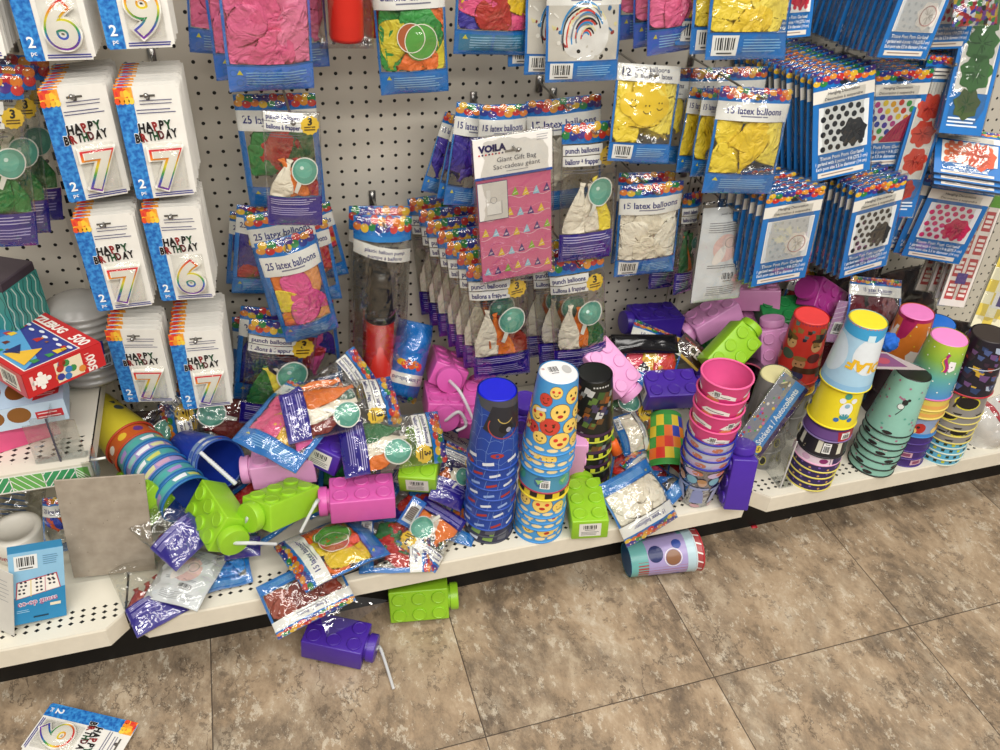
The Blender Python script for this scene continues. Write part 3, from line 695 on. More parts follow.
def back_bag(name, label, seed=1, M=None, w=None, h=None, bend=(0, 0), wr=.002, t=.009, group=None):
    if M is None: M, w, h = pose(name)
    root = thing('punch_balloon_bag', label, 'balloon bag', group, M)
    S = Sheet(w, h, t, seed, wr, bend); A = Art(); x0, x1 = -w / 2, w / 2; Y = lambda f: h / 2 - f * h
    A.rect(x0, Y(1), x1, Y(.06), '#dfe3e6', 1); A.text('punch balloons', 0, Y(.13), h * .02, '#5a5a66', 2, maxw=w * .5)
    A.lines(x0 + w * .14, x1 - w * .1, Y(.2), 5, h * .022, h * .006, '#6c6c74', 2)
    A.circ(0, Y(.45), w * .24, '#ecc9c4', 2, ry=w * .26, n=22); A.circ(w * .06, Y(.4), w * .13, '#f0d8d2', 3, n=18); A.ring(w * .08, Y(.4), w * .1, .0016, '#b9aca8', 4, n=18); A.circ(-w * .1, Y(.52), w * .09, '#f3ece6', 4, ry=w * .2, rot=-.5)
    A.lines(x0 + w * .2, x1 - w * .15, Y(.62), 2, h * .022, h * .006, '#4c4c55', 2)
    A.barcode(-w * .02, Y(.8), w * .28, Y(.69), 3, '#e6e8ea'); A.lines(x0 + w * .25, x1 - w * .1, Y(.84), 5, h * .022, h * .006, '#75757c', 2)
    A.build('printed_back_panel', S.front, root, cell=.008, rough=.28)
    put_balloon(S, root, seed * 17, 0, -h * .05, h * .4, w * .5, '#e9d8cf', .2, -.004)
    S.film('clear_film', root)
    return root

# ------------------------------------------------------------------ candle cards
BLUE = mottled('marbled_blue_print', '#1458a8', '#3f97dc', 150, .4, 4)
FLAME = confetti('flame_print', ['#e2512c', '#f0932e', '#f4c63a', '#d93a34', '#f2a53a'], 160, .4)
def candle_card(digit, label, M, w=.086, h=.166, group=None, small=True):
    root = thing('candle_pack', label, 'birthday candle', group, M)
    x0, x1 = -w / 2, w / 2; z0, z1 = -h / 2, h / 2
    bm = bmesh.new(); add_box(bm, (x0, 0, z0), (x1, .0009, z1))
    bmesh.ops.bevel(bm, geom=[e for e in bm.edges if abs(e.verts[0].co.y - e.verts[1].co.y) > 1e-5], offset=.004, segments=3, affect='EDGES')
    obj('card', bm, paint('#e9e6de', .5), root, smooth=False)
    A = Art(); bx = x0 + w * .27
    A.poly([(x0 + .003, z0), (bx, z0), (bx, z1 - .012), (bx - .004, z1), (x0 + .003, z1), (x0, z1 - .003), (x0, z0 + .003)], BLUE, 1)
    A.rect(x0, z1 - .019, bx + .001, z1 - .001, FLAME, 2)
    for i in range(4): A.circ(x0 + .003 + i * .006, z1 - .02, .004, ['#e2512c', '#f0932e', '#f2bb3a', '#f4cf4a'][i], 3, ry=.005, n=8)
    A.poly([(-.010, z1 - .0125), (.010, z1 - .0125), (.010, z1 - .0155), (.003, z1 - .0155), (.0022, z1 - .020), (-.0022, z1 - .020), (-.003, z1 - .0155), (-.010, z1 - .0155)], '#57534d', 2)
    A.lines(-.012, .034, z1 - .020, 2, .0048, .0013, '#6a6880', 2); A.lines(-.018, .034, z1 - .033, 2, .0045, .0013, '#55557a', 2)
    # HAPPY BIRTHDAY, letters in turn black, red and green on a white die-cut edge
    def word(s, x, y, hh, tilt, W):
        tot = sum(text_geo(ch, .03)[2] for ch in s) + .16 * (len(s) - 1); k = W / tot; xx = x
        for i, ch in enumerate(s):
            tw = text_geo(ch, .03)[2] * k; rr = tilt + .10 * ((i % 3) - 1); yy = y + (xx - x) * math.tan(tilt) + .0007 * (i % 2)
            A.text(ch, xx + tw / 2, yy, hh, '#f7f6f2', 3, rot=rr, bold=.10, sx=k / hh); A.text(ch, xx + tw / 2, yy, hh, ['#1d1a1a', '#1d1a1a', '#8e2626', '#1d1a1a', '#1f4a2c', '#5a1f22'][i % 6], 5, rot=rr, bold=.055, sx=k / hh)
            xx += tw + .16 * k
    word('HAPPY', -.020, z0 + h * .607, .0128, .08, .045); word('BIRTHDAY', -.027, z0 + h * .522, .0122, .08, .058)
    A.text('2', x0 + w * .135, z0 + .0175, .014, '#f4f4f4', 3, bold=.02); A.text('pc', x0 + w * .135, z0 + .0075, .006, '#f4f4f4', 3)
    A.lines(bx + .004, x1 - .004, z0 + .008, 2, .0032, .0016, '#3c3c8e', 3, rag=.05)
    A.build('printed_face', lambda u, v, d: Vector((u, -.0004 - d, v)), root, rough=.4, smooth=False)
    cx, cy, H = w * .12, z0 + h * .12, h * .335
    for layer, (b, mm, y0, dep) in enumerate(((.085, paint('#f4f1e8', .4, 0, .5), -.0085, .008), (.055, rainbow_mat(), -.0092, .0012), (.02, paint('#f3efe4', .4), -.0099, .0012))):
        vs, fs, W = text_geo(digit, b, 7); bm = bmesh.new(); fr = []; bk = []
        for a, c in vs:
            X, Z = cx + (a - W / 2) * H * 1.02, cy + c * H
            fr.append(bm.verts.new((X, y0, Z))); bk.append(bm.verts.new((X, y0 + dep, Z)))
        cnt = {}
        for q in fs:
            try: bm.faces.new([fr[i] for i in q]); bm.faces.new([bk[i] for i in q][::-1])
            except ValueError: pass
            for i, j in zip(q, q[1:] + q[:1]): cnt[frozenset((i, j))] = cnt.get(frozenset((i, j)), 0) + 1
        for q in fs:
            for i, j in zip(q, q[1:] + q[:1]):
                if cnt[frozenset((i, j))] == 1:
                    try: bm.faces.new((fr[j], fr[i], bk[i], bk[j]))
                    except ValueError: pass
        o = obj(('numeral_candle', 'rainbow_outline', 'numeral_face')[layer], bm, mm, root, smooth=False)
        if layer == 0: base = o
        else: o.parent = base
    # clear blister over the numeral
    bm = bmesh.new(); bx0, bx1, bz0, bz1 = cx - H * .44, cx + H * .44, z0 + h * .075, z0 + h * .505
    a = [bm.verts.new(p) for p in ((bx0, -.0008, bz0), (bx1, -.0008, bz0), (bx1, -.0008, bz1), (bx0, -.0008, bz1))]
    i_ = .004; b = [bm.verts.new(p) for p in ((bx0 + i_, -.0115, bz0 + i_), (bx1 - i_, -.0115, bz0 + i_), (bx1 - i_, -.0115, bz1 - i_), (bx0 + i_, -.0115, bz1 - i_))]
    bm.faces.new(b)
    for k in range(4): bm.faces.new((a[k], a[(k + 1) % 4], b[(k + 1) % 4], b[k]))
    bmesh.ops.bevel(bm, geom=[e for e in bm.edges if all(v.co.y < -.005 for v in e.verts)], offset=.003, segments=3, affect='EDGES')
    obj('blister', bm, film('blister_film', '#f6f6f4', .06, .35, .03), root)
    return root

# ------------------------------------------------------------------ pom pom cards and the other flat cards
def blob(A, x, y, r, c, c2, z, seed=0):
    k = random.Random(seed); pts = [(x + r * (1 + .12 * math.sin(7 * t) + k.uniform(-.05, .05)) * math.cos(t), y + r * (1 + .12 * math.sin(7 * t) + k.uniform(-.05, .05)) * math.sin(t)) for t in [2 * PI * i / 28 for i in range(28)]]
    A.add([(x, y)] + pts, [(0, 1 + i, 1 + (i + 1) % 28) for i in range(28)], c, z)
    for i in range(14):
        a = k.uniform(0, 6.28); l = r * k.uniform(.3, .8); A.line(x + .1 * r * math.cos(a), y + .1 * r * math.sin(a), x + l * math.cos(a), y + l * math.sin(a), r * .05, c2, z + 1)
def pom_card(name, label, look, group=None, M=None, w=None, h=None, bluec='#2673bd'):
    if M is None: M, w, h = pose(name)
    root = thing('pom_pom_garland_pack', label, 'party decoration pack', group, M)
    x0, x1 = -w / 2, w / 2; Y = lambda f: h / 2 - f * h
    obj('backing_card', box_bm((x0, 0, -h / 2), (x1, .0065, h / 2), .0008, 1), paint('#1f4f86', .35), root, smooth=False)
    A = Art(); A.rect(x0, -h / 2, x1, h / 2, bluec, 1); header(A, x0, x1, Y(.12), Y(0.0), 2, 2)
    A.poly([(-.010, Y(.075)), (.010, Y(.075)), (.006, Y(.11)), (-.006, Y(.11))], '#26303a', 6)
    A.rect(x0, Y(.25), x1, Y(.135), '#e8e4da', 3); A.text('Hanging Decoration', 0, Y(.185), h * .027, '#3c3c48', 4, maxw=w * .6); A.text('Décoration à suspendre', 0, Y(.235), h * .027, '#3c3c48', 4, maxw=w * .66)
    px0, px1, py0, py1 = x0 + w * .11, x1 - w * .09, Y(.73), Y(.30)
    A.rect(px0 - w * .012, py0 - w * .012, px1 + w * .012, py1 + w * .012, '#f1efe8', 3)
    bg, dot, c1, c2 = {'black': ('#dfe3e4', '#23262b', '#2c2f33', '#15171a'), 'white': ('#c9cdd0', '#b2b8bd', '#e3dfda', '#bfb9b2'), 'pink': ('#dcdfe4', '#c5306a', '#c62a5a', '#8e1c3f'), 'rainbow': ('#e4e5e4', None, '#a81f4e', '#7c1338'), 'red': ('#e3e3e2', '#c63a4a', '#b8283a', '#7c1522'), 'orange': ('#e6e4de', '#d66a42', '#d8542e', '#a33a1c')}[look]
    A.rect(px0, py0, px1, py1, bg, 4); pw, ph = px1 - px0, py1 - py0; rows = 6
    for i in range(6):
        for j in range(rows):
            x = px0 + pw * (i + .5 + (.5 if j % 2 else 0)) / 6.3; y = py0 + ph * (j + .5) / rows + ph * .03 * (i % 2)
            if x > px1 - pw * .05: continue
            c = dot or ['#e0a52c', '#c63a2e', '#3d9a46', '#2d3f9a', '#4a3a9c', '#b03a86', '#e2c63a'][(i + j) % 7]
            rr = pw * (.055 if look != 'white' else .03); A.circ(x, y, rr, c, 5, ry=rr * 1.1, n=11)
    if look == 'rainbow':
        A.poly([(px1, py0), (px1, py0 + ph * .78), (px0 + pw * .62, py0 + ph * .42), (px0 + pw * .35, py0)], c1, 6)
        for i in range(7): A.line(px0 + pw * (.45 + .07 * i), py0 + ph * .05, px0 + pw * (.55 + .06 * i), py0 + ph * (.3 + .05 * i), pw * .014, c2, 7)
    else: blob(A, px0 + pw * .72, py0 + ph * .36, pw * .26, c1, c2, 6, 4)
    if look == 'white': A.ring(px0 + pw * .72, py0 + ph * .36, pw * .2, pw * .02, '#b08a86', 8)
    A.text('Tissue Pom Pom Garland', 0, Y(.80), h * .036, '#e9f0f7', 4, maxw=w * .74); A.text('1 garland with 6 poms • 9 ft (275.3 cm)', 0, Y(.85), h * .034, '#e9f0f7', 4, maxw=w * .88); A.text('Each pom size 5.5 in diameter (14 cm)', 0, Y(.90), h * .034, '#e9f0f7', 4, maxw=w * .86)
    A.rect(x0 + w * .1, Y(.975), x1 - w * .12, Y(.925), '#e6dfd4', 4); A.lines(x0 + w * .16, x1 - w * .18, Y(.942), 1, 1, h * .012, '#a08a80', 5)
    A.build('printed_face', lambda u, v, d: Vector((u, -.0005 - d, v)), root, rough=.35, smooth=False)
    S = Sheet(w + .008, h + .006, .0042, 3, .0005); S.mid = lambda u, v: .003
    S.film('clear_sleeve', root, nu=4, nv=4, off=.002)
    return root
def long_card(name, label, look, M=None, w=None, h=None, group=None):
    if M is None: M, w, h = pose(name)
    root = thing('hanging_decoration_pack', label, 'party decoration pack', group, M)
    x0, x1 = -w / 2, w / 2; Y = lambda f: h / 2 - f * h; A = Art()
    if look in ('red', 'green'):
        obj('backing_card', box_bm((x0, 0, -h / 2), (x1, .006, h / 2)), paint('#2f6aa8', .5), root, smooth=False)
        A.rect(x0, -h / 2, x1, h / 2, '#2a74bd', 1); header(A, x0, x1, Y(.06), Y(0), 2, 2); A.rect(x0, Y(.13), x1, Y(.07), '#e8e4da', 3); A.lines(x0 + w * .15, x1 - w * .2, Y(.085), 2, h * .022, h * .008, '#4a4a55', 4)
        A.rect(x0 + w * .1, Y(.75), x1 - w * .1, Y(.15), '#dcdad4', 3); c, d = ('#cf4a38', '#a52f22') if look == 'red' else ('#3d6b38', '#274d26')
        if look == 'red':
            for k in range(3): A.line((k - 1) * w * .1, Y(.15), (k - 1) * w * .1, Y(.25), .0006, '#777777', 4)
        for k, f in enumerate((.3, .46, .63)): blob(A, w * .02 * (k - 1), Y(f), w * .36, c, d, 5, k)
        blob(A, -w * .02, Y(.82), w * .3, '#b23a30' if look == 'red' else '#4a5a36', d, 5, 9)
        A.lines(x0 + w * .12, x1 - w * .12, Y(.9), 3, h * .022, h * .01, '#dfe8f2', 4)
    elif look == 'banner':
        obj('backing_card', box_bm((x0, 0, -h / 2), (x1, .004, h / 2)), paint('#d9d4cc', .5), root, smooth=False)
        A.rect(x0, -h / 2, x1, h / 2, '#e6dcd4', 1); A.rect(x0, Y(.27), x1, Y(.05), '#5f9a2e', 2); A.rect(x0, Y(.05), x1, Y(0), '#6b3b8a', 2); A.lines(x0 + w * .1, x1 - w * .1, Y(.1), 3, h * .03, h * .014, '#cfe3b8', 3)
        for r in range(4):
            for q in (0, 1):
                cx = (-.23 + .46 * q) * w; A.rect(cx - w * .17, Y(.44 + .17 * r), cx + w * .17, Y(.30 + .17 * r), '#b94a4a', 2)
                for l in range(3): A.rect(cx - w * .12, Y(.345 + .035 * l + .17 * r), cx + w * .12, Y(.325 + .035 * l + .17 * r), '#f0e3dc', 3)
        A.rect(-w * .2, Y(.83), w * .2, Y(.75), '#5a4488', 4)
    else:
        obj('backing_card', box_bm((x0, 0, -h / 2), (x1, .004, h / 2)), paint('#d9d4b8', .5), root, smooth=False)
        A.rect(x0, -h / 2, x1, h / 2, '#efe9c8', 1)
        for r in range(9):
            for q in range(3):
                if (r + q) % 2: A.rect(x0 + w * q / 3, Y((r + 1) / 9), x0 + w * (q + 1) / 3, Y(r / 9), '#e0c85a', 2)
        A.rect(-w * .1, Y(.8), w * .5, Y(.65), '#e8e6e2', 3); A.rect(w * .05, Y(.78), w * .45, Y(.68), '#54487e', 4)
    A.build('printed_face', lambda u, v, d: Vector((u, -.0005 - d, v)), root, rough=.35, smooth=False)
    S = Sheet(w + .006, h + .006, .0035, 3, .0005); S.mid = lambda u, v: .0025
    S.film('clear_sleeve', root, nu=4, nv=6, off=.002)
    return root

# ------------------------------------------------------------------ cups and brick cups
def cup(label, cat, paintcol, r0, r1, h, design=None, rim=None, basec=None, inner=None, mat=None, group=None, kind='cup', clear=None, M=None):
    root = thing(kind, label, cat, group, M or Matrix.Identity(4))
    body = clear or (paintcol if not isinstance(paintcol, str) else paint(paintcol, .35))
    bm = bmesh.new(); th = .0012
    lathe(bm, [(0, 0), (r0 - .003, 0), (r0, .003), (r1, h)], 48)
    obj('outer_wall', bm, body, root)
    bm = bmesh.new(); lathe(bm, [(r1 - th, h), (r0 - th, .005), (0, .004)], 48)
    obj('inner_wall', bm, clear or paint(inner or (paintcol if isinstance(paintcol, str) else '#3a3a3a'), .4), root)
    bm = bmesh.new(); n = 8; R = .0021
    rings = [[bm.verts.new(((r1 + R * math.cos(2 * PI * k / n)) * math.sin(2 * PI * i / 48), -(r1 + R * math.cos(2 * PI * k / n)) * math.cos(2 * PI * i / 48), h + R * math.sin(2 * PI * k / n))) for k in range(n)] for i in range(48)]
    for i in range(48):
        for k in range(n): bm.faces.new((rings[i][k], rings[(i + 1) % 48][k], rings[(i + 1) % 48][(k + 1) % n], rings[i][(k + 1) % n]))
    obj('rim', bm, paint(rim, .35) if rim else body, root)
    if basec:
        bm = bmesh.new(); lathe(bm, [(r0 - .0028, -.0004), (0, -.0004)], 40); obj('base', bm, paint(basec, .4), root)
        bm = bmesh.new(); lathe(bm, [(r0 - .0028, -.0004), (r0 + .0002, .0028), (r0 + .0004, .006)], 40)
        obj('base_edge', bm, paint(basec, .4), root)
    if design:
        A = Art(); design(A, PI * (r0 + r1), h)
        rm = (r0 + r1) / 2
        def f(u, v, d):
            a = u / rm; r = r0 + (r1 - r0) * (v / h) + .0004 + d; return Vector((r * math.sin(a), -r * math.cos(a), v))
        A.build('printed_sleeve', f, root, cell=.008, dz=.00022, rough=.3)
    return root
def axis_frame(p, a, spin=0, flip=False):
    a = Vector(a).normalized(); z = -a if flip else a
    x = Vector((1, 0, 0)); x = (x - z * x.dot(z)).normalized() * (-1 if flip else 1); y = z.cross(x)
    if flip: pass
    m = Matrix((x, y, z)).transposed().to_4x4(); m.translation = Vector(p)
    return m @ Matrix.Rotation(spin, 4, 'Z')
def cup_stack(base, top, members, r0, r1, h, inverted=True, spin0=0):
    """members bottom to top: (dict of cup arguments, exposed height). Returns the cup roots."""
    b = Vector(base); ax = (Vector(top) - b).normalized(); z = 0; out = []
    for i, (kw, ex) in enumerate(members):
        kw = dict(kw); proto = kw.pop('proto', None); sp = kw.pop('spin', spin0); hh = kw.pop('h', h); a0 = kw.pop('r0', r0); a1 = kw.pop('r1', r1)
        jit = Vector((rnd.uniform(-.0012, .0012), rnd.uniform(-.0012, .0012), 0))
        M = axis_frame(b + ax * (z + hh) + jit, ax, sp, True) if inverted else axis_frame(b + ax * z + jit, ax, sp)
        if proto is not None: c = dup(proto, M, kw['label'], kw.get('group'))
        else: c = cup(r0=a0, r1=a1, h=hh, cat='cup', M=M, **kw)
        out.append(c); z += ex
    return out
BL, BW, BH = .116, .071, .05
def corrug(L, r, n, amp=.0009):
    return [r + amp * (1 if i % 2 else -1) for i in range(n)]
def brick(name, label, color, straw=None, sticker=False, M=None, group=None, rough=.33):
    if M is None:
        loc, R = BRICKS[name]; M = Matrix(R).to_4x4(); M.translation = Vector(loc)
    root = thing('brick_cup', label, 'cup', group, M)
    m = paint(color, rough, 0, .5)
    bm = box_bm((-BL / 2, -BW / 2, -BH / 2), (BL / 2, BW / 2, BH / 2), .0028, 3)
    for i in range(3):
        for j in (-1, 1):
            cx, cy = (i - 1) * BL / 3, j * BW / 4
            ri = [[bm.verts.new((cx + r * math.cos(2 * PI * k / 28), cy + r * math.sin(2 * PI * k / 28), BH / 2 + z)) for k in range(28)] for r, z in ((.0138, -.0005), (.0134, .0026), (.0126, .0034), (.0112, .0036), (.0104, .0030))]
            for a, b in zip(ri, ri[1:]):
                for k in range(28): bm.faces.new((a[k], a[(k + 1) % 28], b[(k + 1) % 28], b[k]))
            bm.faces.new(ri[-1])
    o = obj('body', bm, m, root, smooth=True)
    md = o.modifiers.new('n', 'WEIGHTED_NORMAL') if False else None
    o.data.set_sharp_from_angle(angle=.6)
    bm = bmesh.new(); lathe(bm, [(0, 0), (.0225, 0), (.0225, .004), (.0265, .0045), (.0268, .017), (.0255, .0195), (.0225, .02), (0, .02)], 36)
    c = obj('cap', bm, m, root); c.matrix_local = Matrix.Translation((BL / 2, 0, 0)) @ Matrix.Rotation(PI / 2, 4, 'Y'); c.data.set_sharp_from_angle(angle=.6)
    if straw:
        Mi = M.inverted(); p = [Mi @ Vector(q) for q in straw]
        # sample a smooth path
        P = []; 
        for k in range(len(p) - 1):
            a, b = p[k], p[k + 1]; c0 = a + (b - p[max(k - 1, 0)]) / 6; c1 = b - (p[min(k + 2, len(p) - 1)] - a) / 6
            for i in range(22):
                t = i / 22; P.append(a * (1 - t) ** 3 + c0 * 3 * t * (1 - t) ** 2 + c1 * 3 * t * t * (1 - t) + b * t ** 3)
        n = len(P); rr = [.0029 + (.0009 if (i % 2 and .12 < i / n < .72) else 0) for i in range(n)]
        bm = bmesh.new(); tube(bm, P, rr, 10); obj('bendy_straw', bm, straw_mat(), root)
    if sticker:
        A = Art(); A.rect(-.021, -.0165, .021, .0185, '#e9e7e0', 1); A.barcode(-.017, -.001, .017, .016, 2, '#e9e7e0'); A.lines(-.017, .017, -.004, 3, .0036, .0014, '#777777', 2)
        A.build('price_sticker', lambda u, v, d: Vector((-BL / 2 - .0003 - d, -u, v)), root, smooth=False)
    return root
def hook(x, z, L, what):
    bm = bmesh.new(); tube(bm, [(0, .003, 0), (0, -.01, -.001), (0, -L * .5, -.001), (0, -L, .0), (0, -L - .006, .004)], .0021, 8); 
    bmesh.ops.create_uvsphere(bm, u_segments=10, v_segments=8, radius=.0036, matrix=Matrix.Translation((0, -L - .007, .005)))
    add_box(bm, (-.006, -.004, -.018), (.006, 0, .012))
    o = obj('peg_hook', bm, paint('#9a9894', .28, .9, .5), None); o.location = (x, -.001, z)
    return tag(o, 'chrome peg hook holding ' + what, 'hook')
# ================================================================== hanging goods
def stack(root, n, step, label, group, only=None, jit=(.0015, 1.2)):
    M0 = root.matrix_basis.copy(); out = []
    for k in range(1, n + 1):
        J = Matrix.Rotation(math.radians(rnd.uniform(-jit[1], jit[1])), 4, 'Y')
        T = Matrix.Translation(Vector(step) * k + Vector((rnd.uniform(-jit[0], jit[0]), 0, rnd.uniform(-jit[0], jit[0]))))
        out.append(dup(root, T @ M0 @ J, label, group, only))
    root['group'] = group
    return out
def peg_for(n, what, front=None, xoff=0, top=.012):
    M, w, h = pose(n); h += 2 * max(0, globals().get('TALL', {}).get(n, h) - h); p = M @ Vector((xoff, 0, h / 2 - top)); hook(p.x, p.z, -p.y + .022, what)

# candle cards, nine stacks
protos = {}
CANDLES = [('ca0', '6', 9, 'numeral candle card half hidden at the top left corner', 'candle card stack in the top left corner'),
    ('ca1', '6', 8, 'number 6 candle card in the cut-off top row', 'candle cards behind the top 6'),
    ('ca2', '9', 4, 'number 9 candle card beside the pink balloons', 'candle cards behind the top 9'),
    ('ca3', '7', 9, 'number 7 candle card, left in the second row', 'candle cards behind the second row left 7'),
    ('ca4', '7', 9, 'number 7 candle card above the rainbow 6', 'candle cards behind the second row right 7'),
    ('ca5', '7', 8, 'number 7 candle card left of the rainbow 6', 'candle cards behind the third row 7'),
    ('ca6', '6', 8, 'number 6 candle card beside the blue balloon bags', 'candle cards behind the third row 6'),
    ('ca7', '7', 6, 'number 7 candle card above the fallen cups', 'candle cards behind the lowest row left 7'),
    ('ca8', '7', 10, 'number 7 candle card beside the low punch balloons', 'candle cards behind the lowest row right 7')]
cp = {}
for n, d, k, lab, grp in CANDLES:
    M, w, h = pose(n)
    if h < .15: M = M @ Matrix.Translation((0, 0, (.166 - h) / 2))
    if d in cp: r = dup(cp[d], M, 'front ' + lab)
    else: r = cp[d] = candle_card(d, 'front ' + lab, M)
    stack(r, k, (.0008, .0118, .0004), 'candle card behind the front ' + lab, grp, ('card', 'printed_face'), (.001, .6))
    r['group'] = grp
    p = M @ Vector((0, 0, .07)); hook(p.x, p.z, -p.y + .012, 'the ' + lab.replace('candle card', 'card stack'))

# assorted 25-packs and punch balloons to the right of the candles
MIX = ['#d9342f', '#ef7d2a', '#f3c92e', '#2f9a4a', '#4b3aa8', '#e95a9a']
WARM = ['#e8792a', '#e9579a', '#f0a468', '#f1d23a', '#e8803a', '#d94f8c']
TALL = {'pk1': .2, 'pk2': .19, 'pk3': .18, 'pk4': .19, 'pr1': .2, 'yt1': .2, 'as1': .19}
def LB(n, lab, num, cols, seed, **k):
    M, w, h = pose(n)
    if n in TALL: M = M @ Matrix.Translation((0, 0, (TALL[n] - h) / 2)); h = TALL[n]
    return latex_bag(None, lab, num, cols, seed, M=M, w=w, h=h, **k)
LB('la7', 'blue edged assorted balloon bag poking out lowest at the left of the 25-pack cluster', 25, ['#2b2f9a', '#b83232'], 41, nb=3)
LB('la6', 'blue edged balloon bag sticking out furthest right of the 25-pack cluster', 25, ['#c8322f', '#e0a52c'], 42, nb=3)
LB('la1', 'assorted balloon bag with green and red balloons behind the upper punch balloon bag', 25, ['#2f8a44', '#c8322f', '#2d6a3a'], 43, nb=6)
LB('la4', 'assorted balloon bag with purple and yellow balloons left of the tilted 25-pack', 25, ['#3a2f8a', '#f2cf3a', '#b83232', '#2d2a86'], 44, nb=7)
LB('la5', 'assorted balloon bag with maroon and yellow balloons right of the tilted 25-pack', 25, ['#8e2b2a', '#e3b03a', '#b8342e'], 46, nb=6)
LB('la2', 'tilted 25 latex balloons bag half covered by the frontmost tilted 25-pack', 25, ['#c8322f', '#b84a2e', '#d98a3a'], 47, nb=6)
LB('la3', 'frontmost tilted 25 latex balloons bag with orange, pink and yellow balloons', 25, WARM, 49, nb=9, t=.014, bend=(.004, .006))
punch_bag('puA', 'upper punch balloon bag with cream and orange balloons below the pink bags', 3, ('#efe6d2', '#e8792a', '#a8302a'), head=False, wind=.72)
peg_for('puA', 'the upper punch balloon bag'); peg_for('la3', 'the tilted 25-packs')
LB('la9', 'dark blue assorted balloon bag deep behind the low hanging punch balloons', 25, ['#7a2a1e', '#f2cf3a', '#2d2a86'], 52, nb=5)
LB('la10', 'blue assorted balloon bag just behind the low hanging punch balloons', 25, ['#2d2a86', '#23408e', '#b83232'], 53, nb=5)
LB('la8', 'blue assorted balloon bag with a white label right of the low hanging punch balloons', 25, ['#b83232', '#d9589a', '#2d2a86'], 55, nb=5)
punch_bag('puE', 'low hanging punch balloon bag with green and yellow balloons over the pile', 6, ('#2d6a36', '#f0d84a', '#efe6d2'))
peg_for('puE', 'the low hanging punch balloon bag')
# pink bags at the top
PINK = ['#ee6f9e', '#ea6494', '#f07fa8']
LB('pk3', 'pink balloon bag at the back left of the upper left pink bags', 0, PINK, 61, nb=7, border='#2a6fd0')
LB('pk4', 'pink balloon bag at the back right of the upper left pink bags', 0, PINK, 62, nb=7, border='#2a6fd0')
LB('pk2', 'pink balloon bag behind the front one of the upper left pink bags', 0, PINK, 64, nb=8, border='#2a6fd0')
LB('pk1', 'front pink balloon bag of the upper left pink bags, beside the number 9 candle', 0, PINK, 65, nb=9, t=.016, border='#3f7fe0')
peg_for('pk1', 'the upper left pink balloon bags')
# pumps
def pump(n, lab, seed):
    M, w, h = pose(n); root = thing('balloon_pump_pack', lab, 'balloon pump', None, M); S = Sheet(w, h, .027, seed, .002); A = Art(); x0, x1 = -w / 2, w / 2; Y = lambda z: h / 2 - z
    header(A, x0, x1, Y(.035), Y(0)); A.rect(x0, Y(.04), x1, Y(.035), '#2a86d2', 1)
    A.poly([(x0, Y(.045)), (x1, Y(.062)), (x1, Y(.088)), (x0, Y(.070))], '#f1efe8', 2); A.text('plastic balloon pump', .004, Y(.066), .007, '#3a3a78', 3, maxw=w * .7, rot=-.12); A.text('pompe à ballons', .004, Y(.077), .007, '#3a3a78', 3, maxw=w * .6, rot=-.12)
    A.rect(x0, Y(.045), x1, Y(.04), '#2a86d2', 1)
    A.build('printed_panel', S.front, root, cell=.008, rough=.25)
    bm = bmesh.new(); zt = Y(.11); lathe(bm, [(0, zt), (.016, zt), (.019, zt - .02), (.025, zt - .085), (.027, zt - .09), (0, zt - .09)], 28); obj('nozzle', bm, paint('#23221f', .3, 0, .5), root)
    bm = bmesh.new(); lathe(bm, [(0, zt - .088), (.029, zt - .088), (.030, zt - .1), (.028, zt - .103), (0, zt - .103)], 28); obj('collar', bm, paint('#1d1c1b', .3), root)
    zb = -h / 2 + .012; bm = bmesh.new(); lathe(bm, [(0, zt - .1), (.0275, zt - .102), (.0275, zb + .02), (.029, zb + .018), (.029, zb), (0, zb)], 32); obj('pump_tube', bm, paint('#b5271e', .28, 0, .5), root)
    S.film('clear_film', root, FILM); return root
pump('pm4', 'black and red balloon pump behind the front one above the pile', 71)
pump('pm3', 'black and red balloon pump in a clear bag, front one hanging above the pile', 72)
peg_for('pm3', 'the balloon pumps above the pile')
def pump2(n, lab, seed):
    M, w, h = pose(n); M = M @ Matrix.Translation((0, 0, .19 - h / 2 + .0)); root = thing('balloon_pump_pack', lab, 'balloon pump', None, M); S = Sheet(w + .01, .38, .02, seed, .002)
    bm = bmesh.new(); lathe(bm, [(0, -.178), (.024, -.178), (.026, -.172), (.026, .02), (.023, .03), (.02, .1), (.012, .16), (0, .16)], 32); obj('pump_tube', bm, paint('#c9291f', .3, 0, .5), root)
    S.film('clear_film', root, FILM, nv=20); return root
pump2('pm2', 'red balloon pump at the top beside the heart print bag', 73)
pump2('pm1', 'red balloon pump at the top beside the pink bags', 74)
hook(.262, 1.112 - .085, .16, 'a bare space under the red pumps')
LB('mx1', 'balloon bag with printed heart shaped balloon outlines and green balloons', 0, ['#2f8a3a', '#3a9a44', '#e8702a', '#d9c832', '#2f8a3a'], 80, kind='heart', nb=9, t=.014)
LB('as1', 'balloon bag with yellow, purple and red balloons left of the marbled one', 0, ['#f2c82e', '#3a2f9a', '#b8322a', '#e95a8a', '#f2c82e'], 82, kind='win', nb=9, t=.014)
peg_for('mx1', 'the heart print balloon bag'); peg_for('as1', 'the yellow and purple balloon bag')
mb = LB('mb1', 'front marbled balloon bag with a printed swirl balloon and barcode', 15, ['#d8d4cc', '#3a8ac0', '#22201c'], 84, kind='marble', nb=3)
stack(mb, 2, (-.022, .032, .004), 'marbled balloon bag seen edge-on behind the front marbled one', 'marbled balloon bags at the back')
mb['group'] = 'marbled balloon bags'; peg_for('mb1', 'the marbled balloon bags')
pr = LB('pr1', 'front pink balloon bag of the upper pink pair between marbled and yellow bags', 15, PINK, 85, nb=9, t=.013, border='#3f63c8')
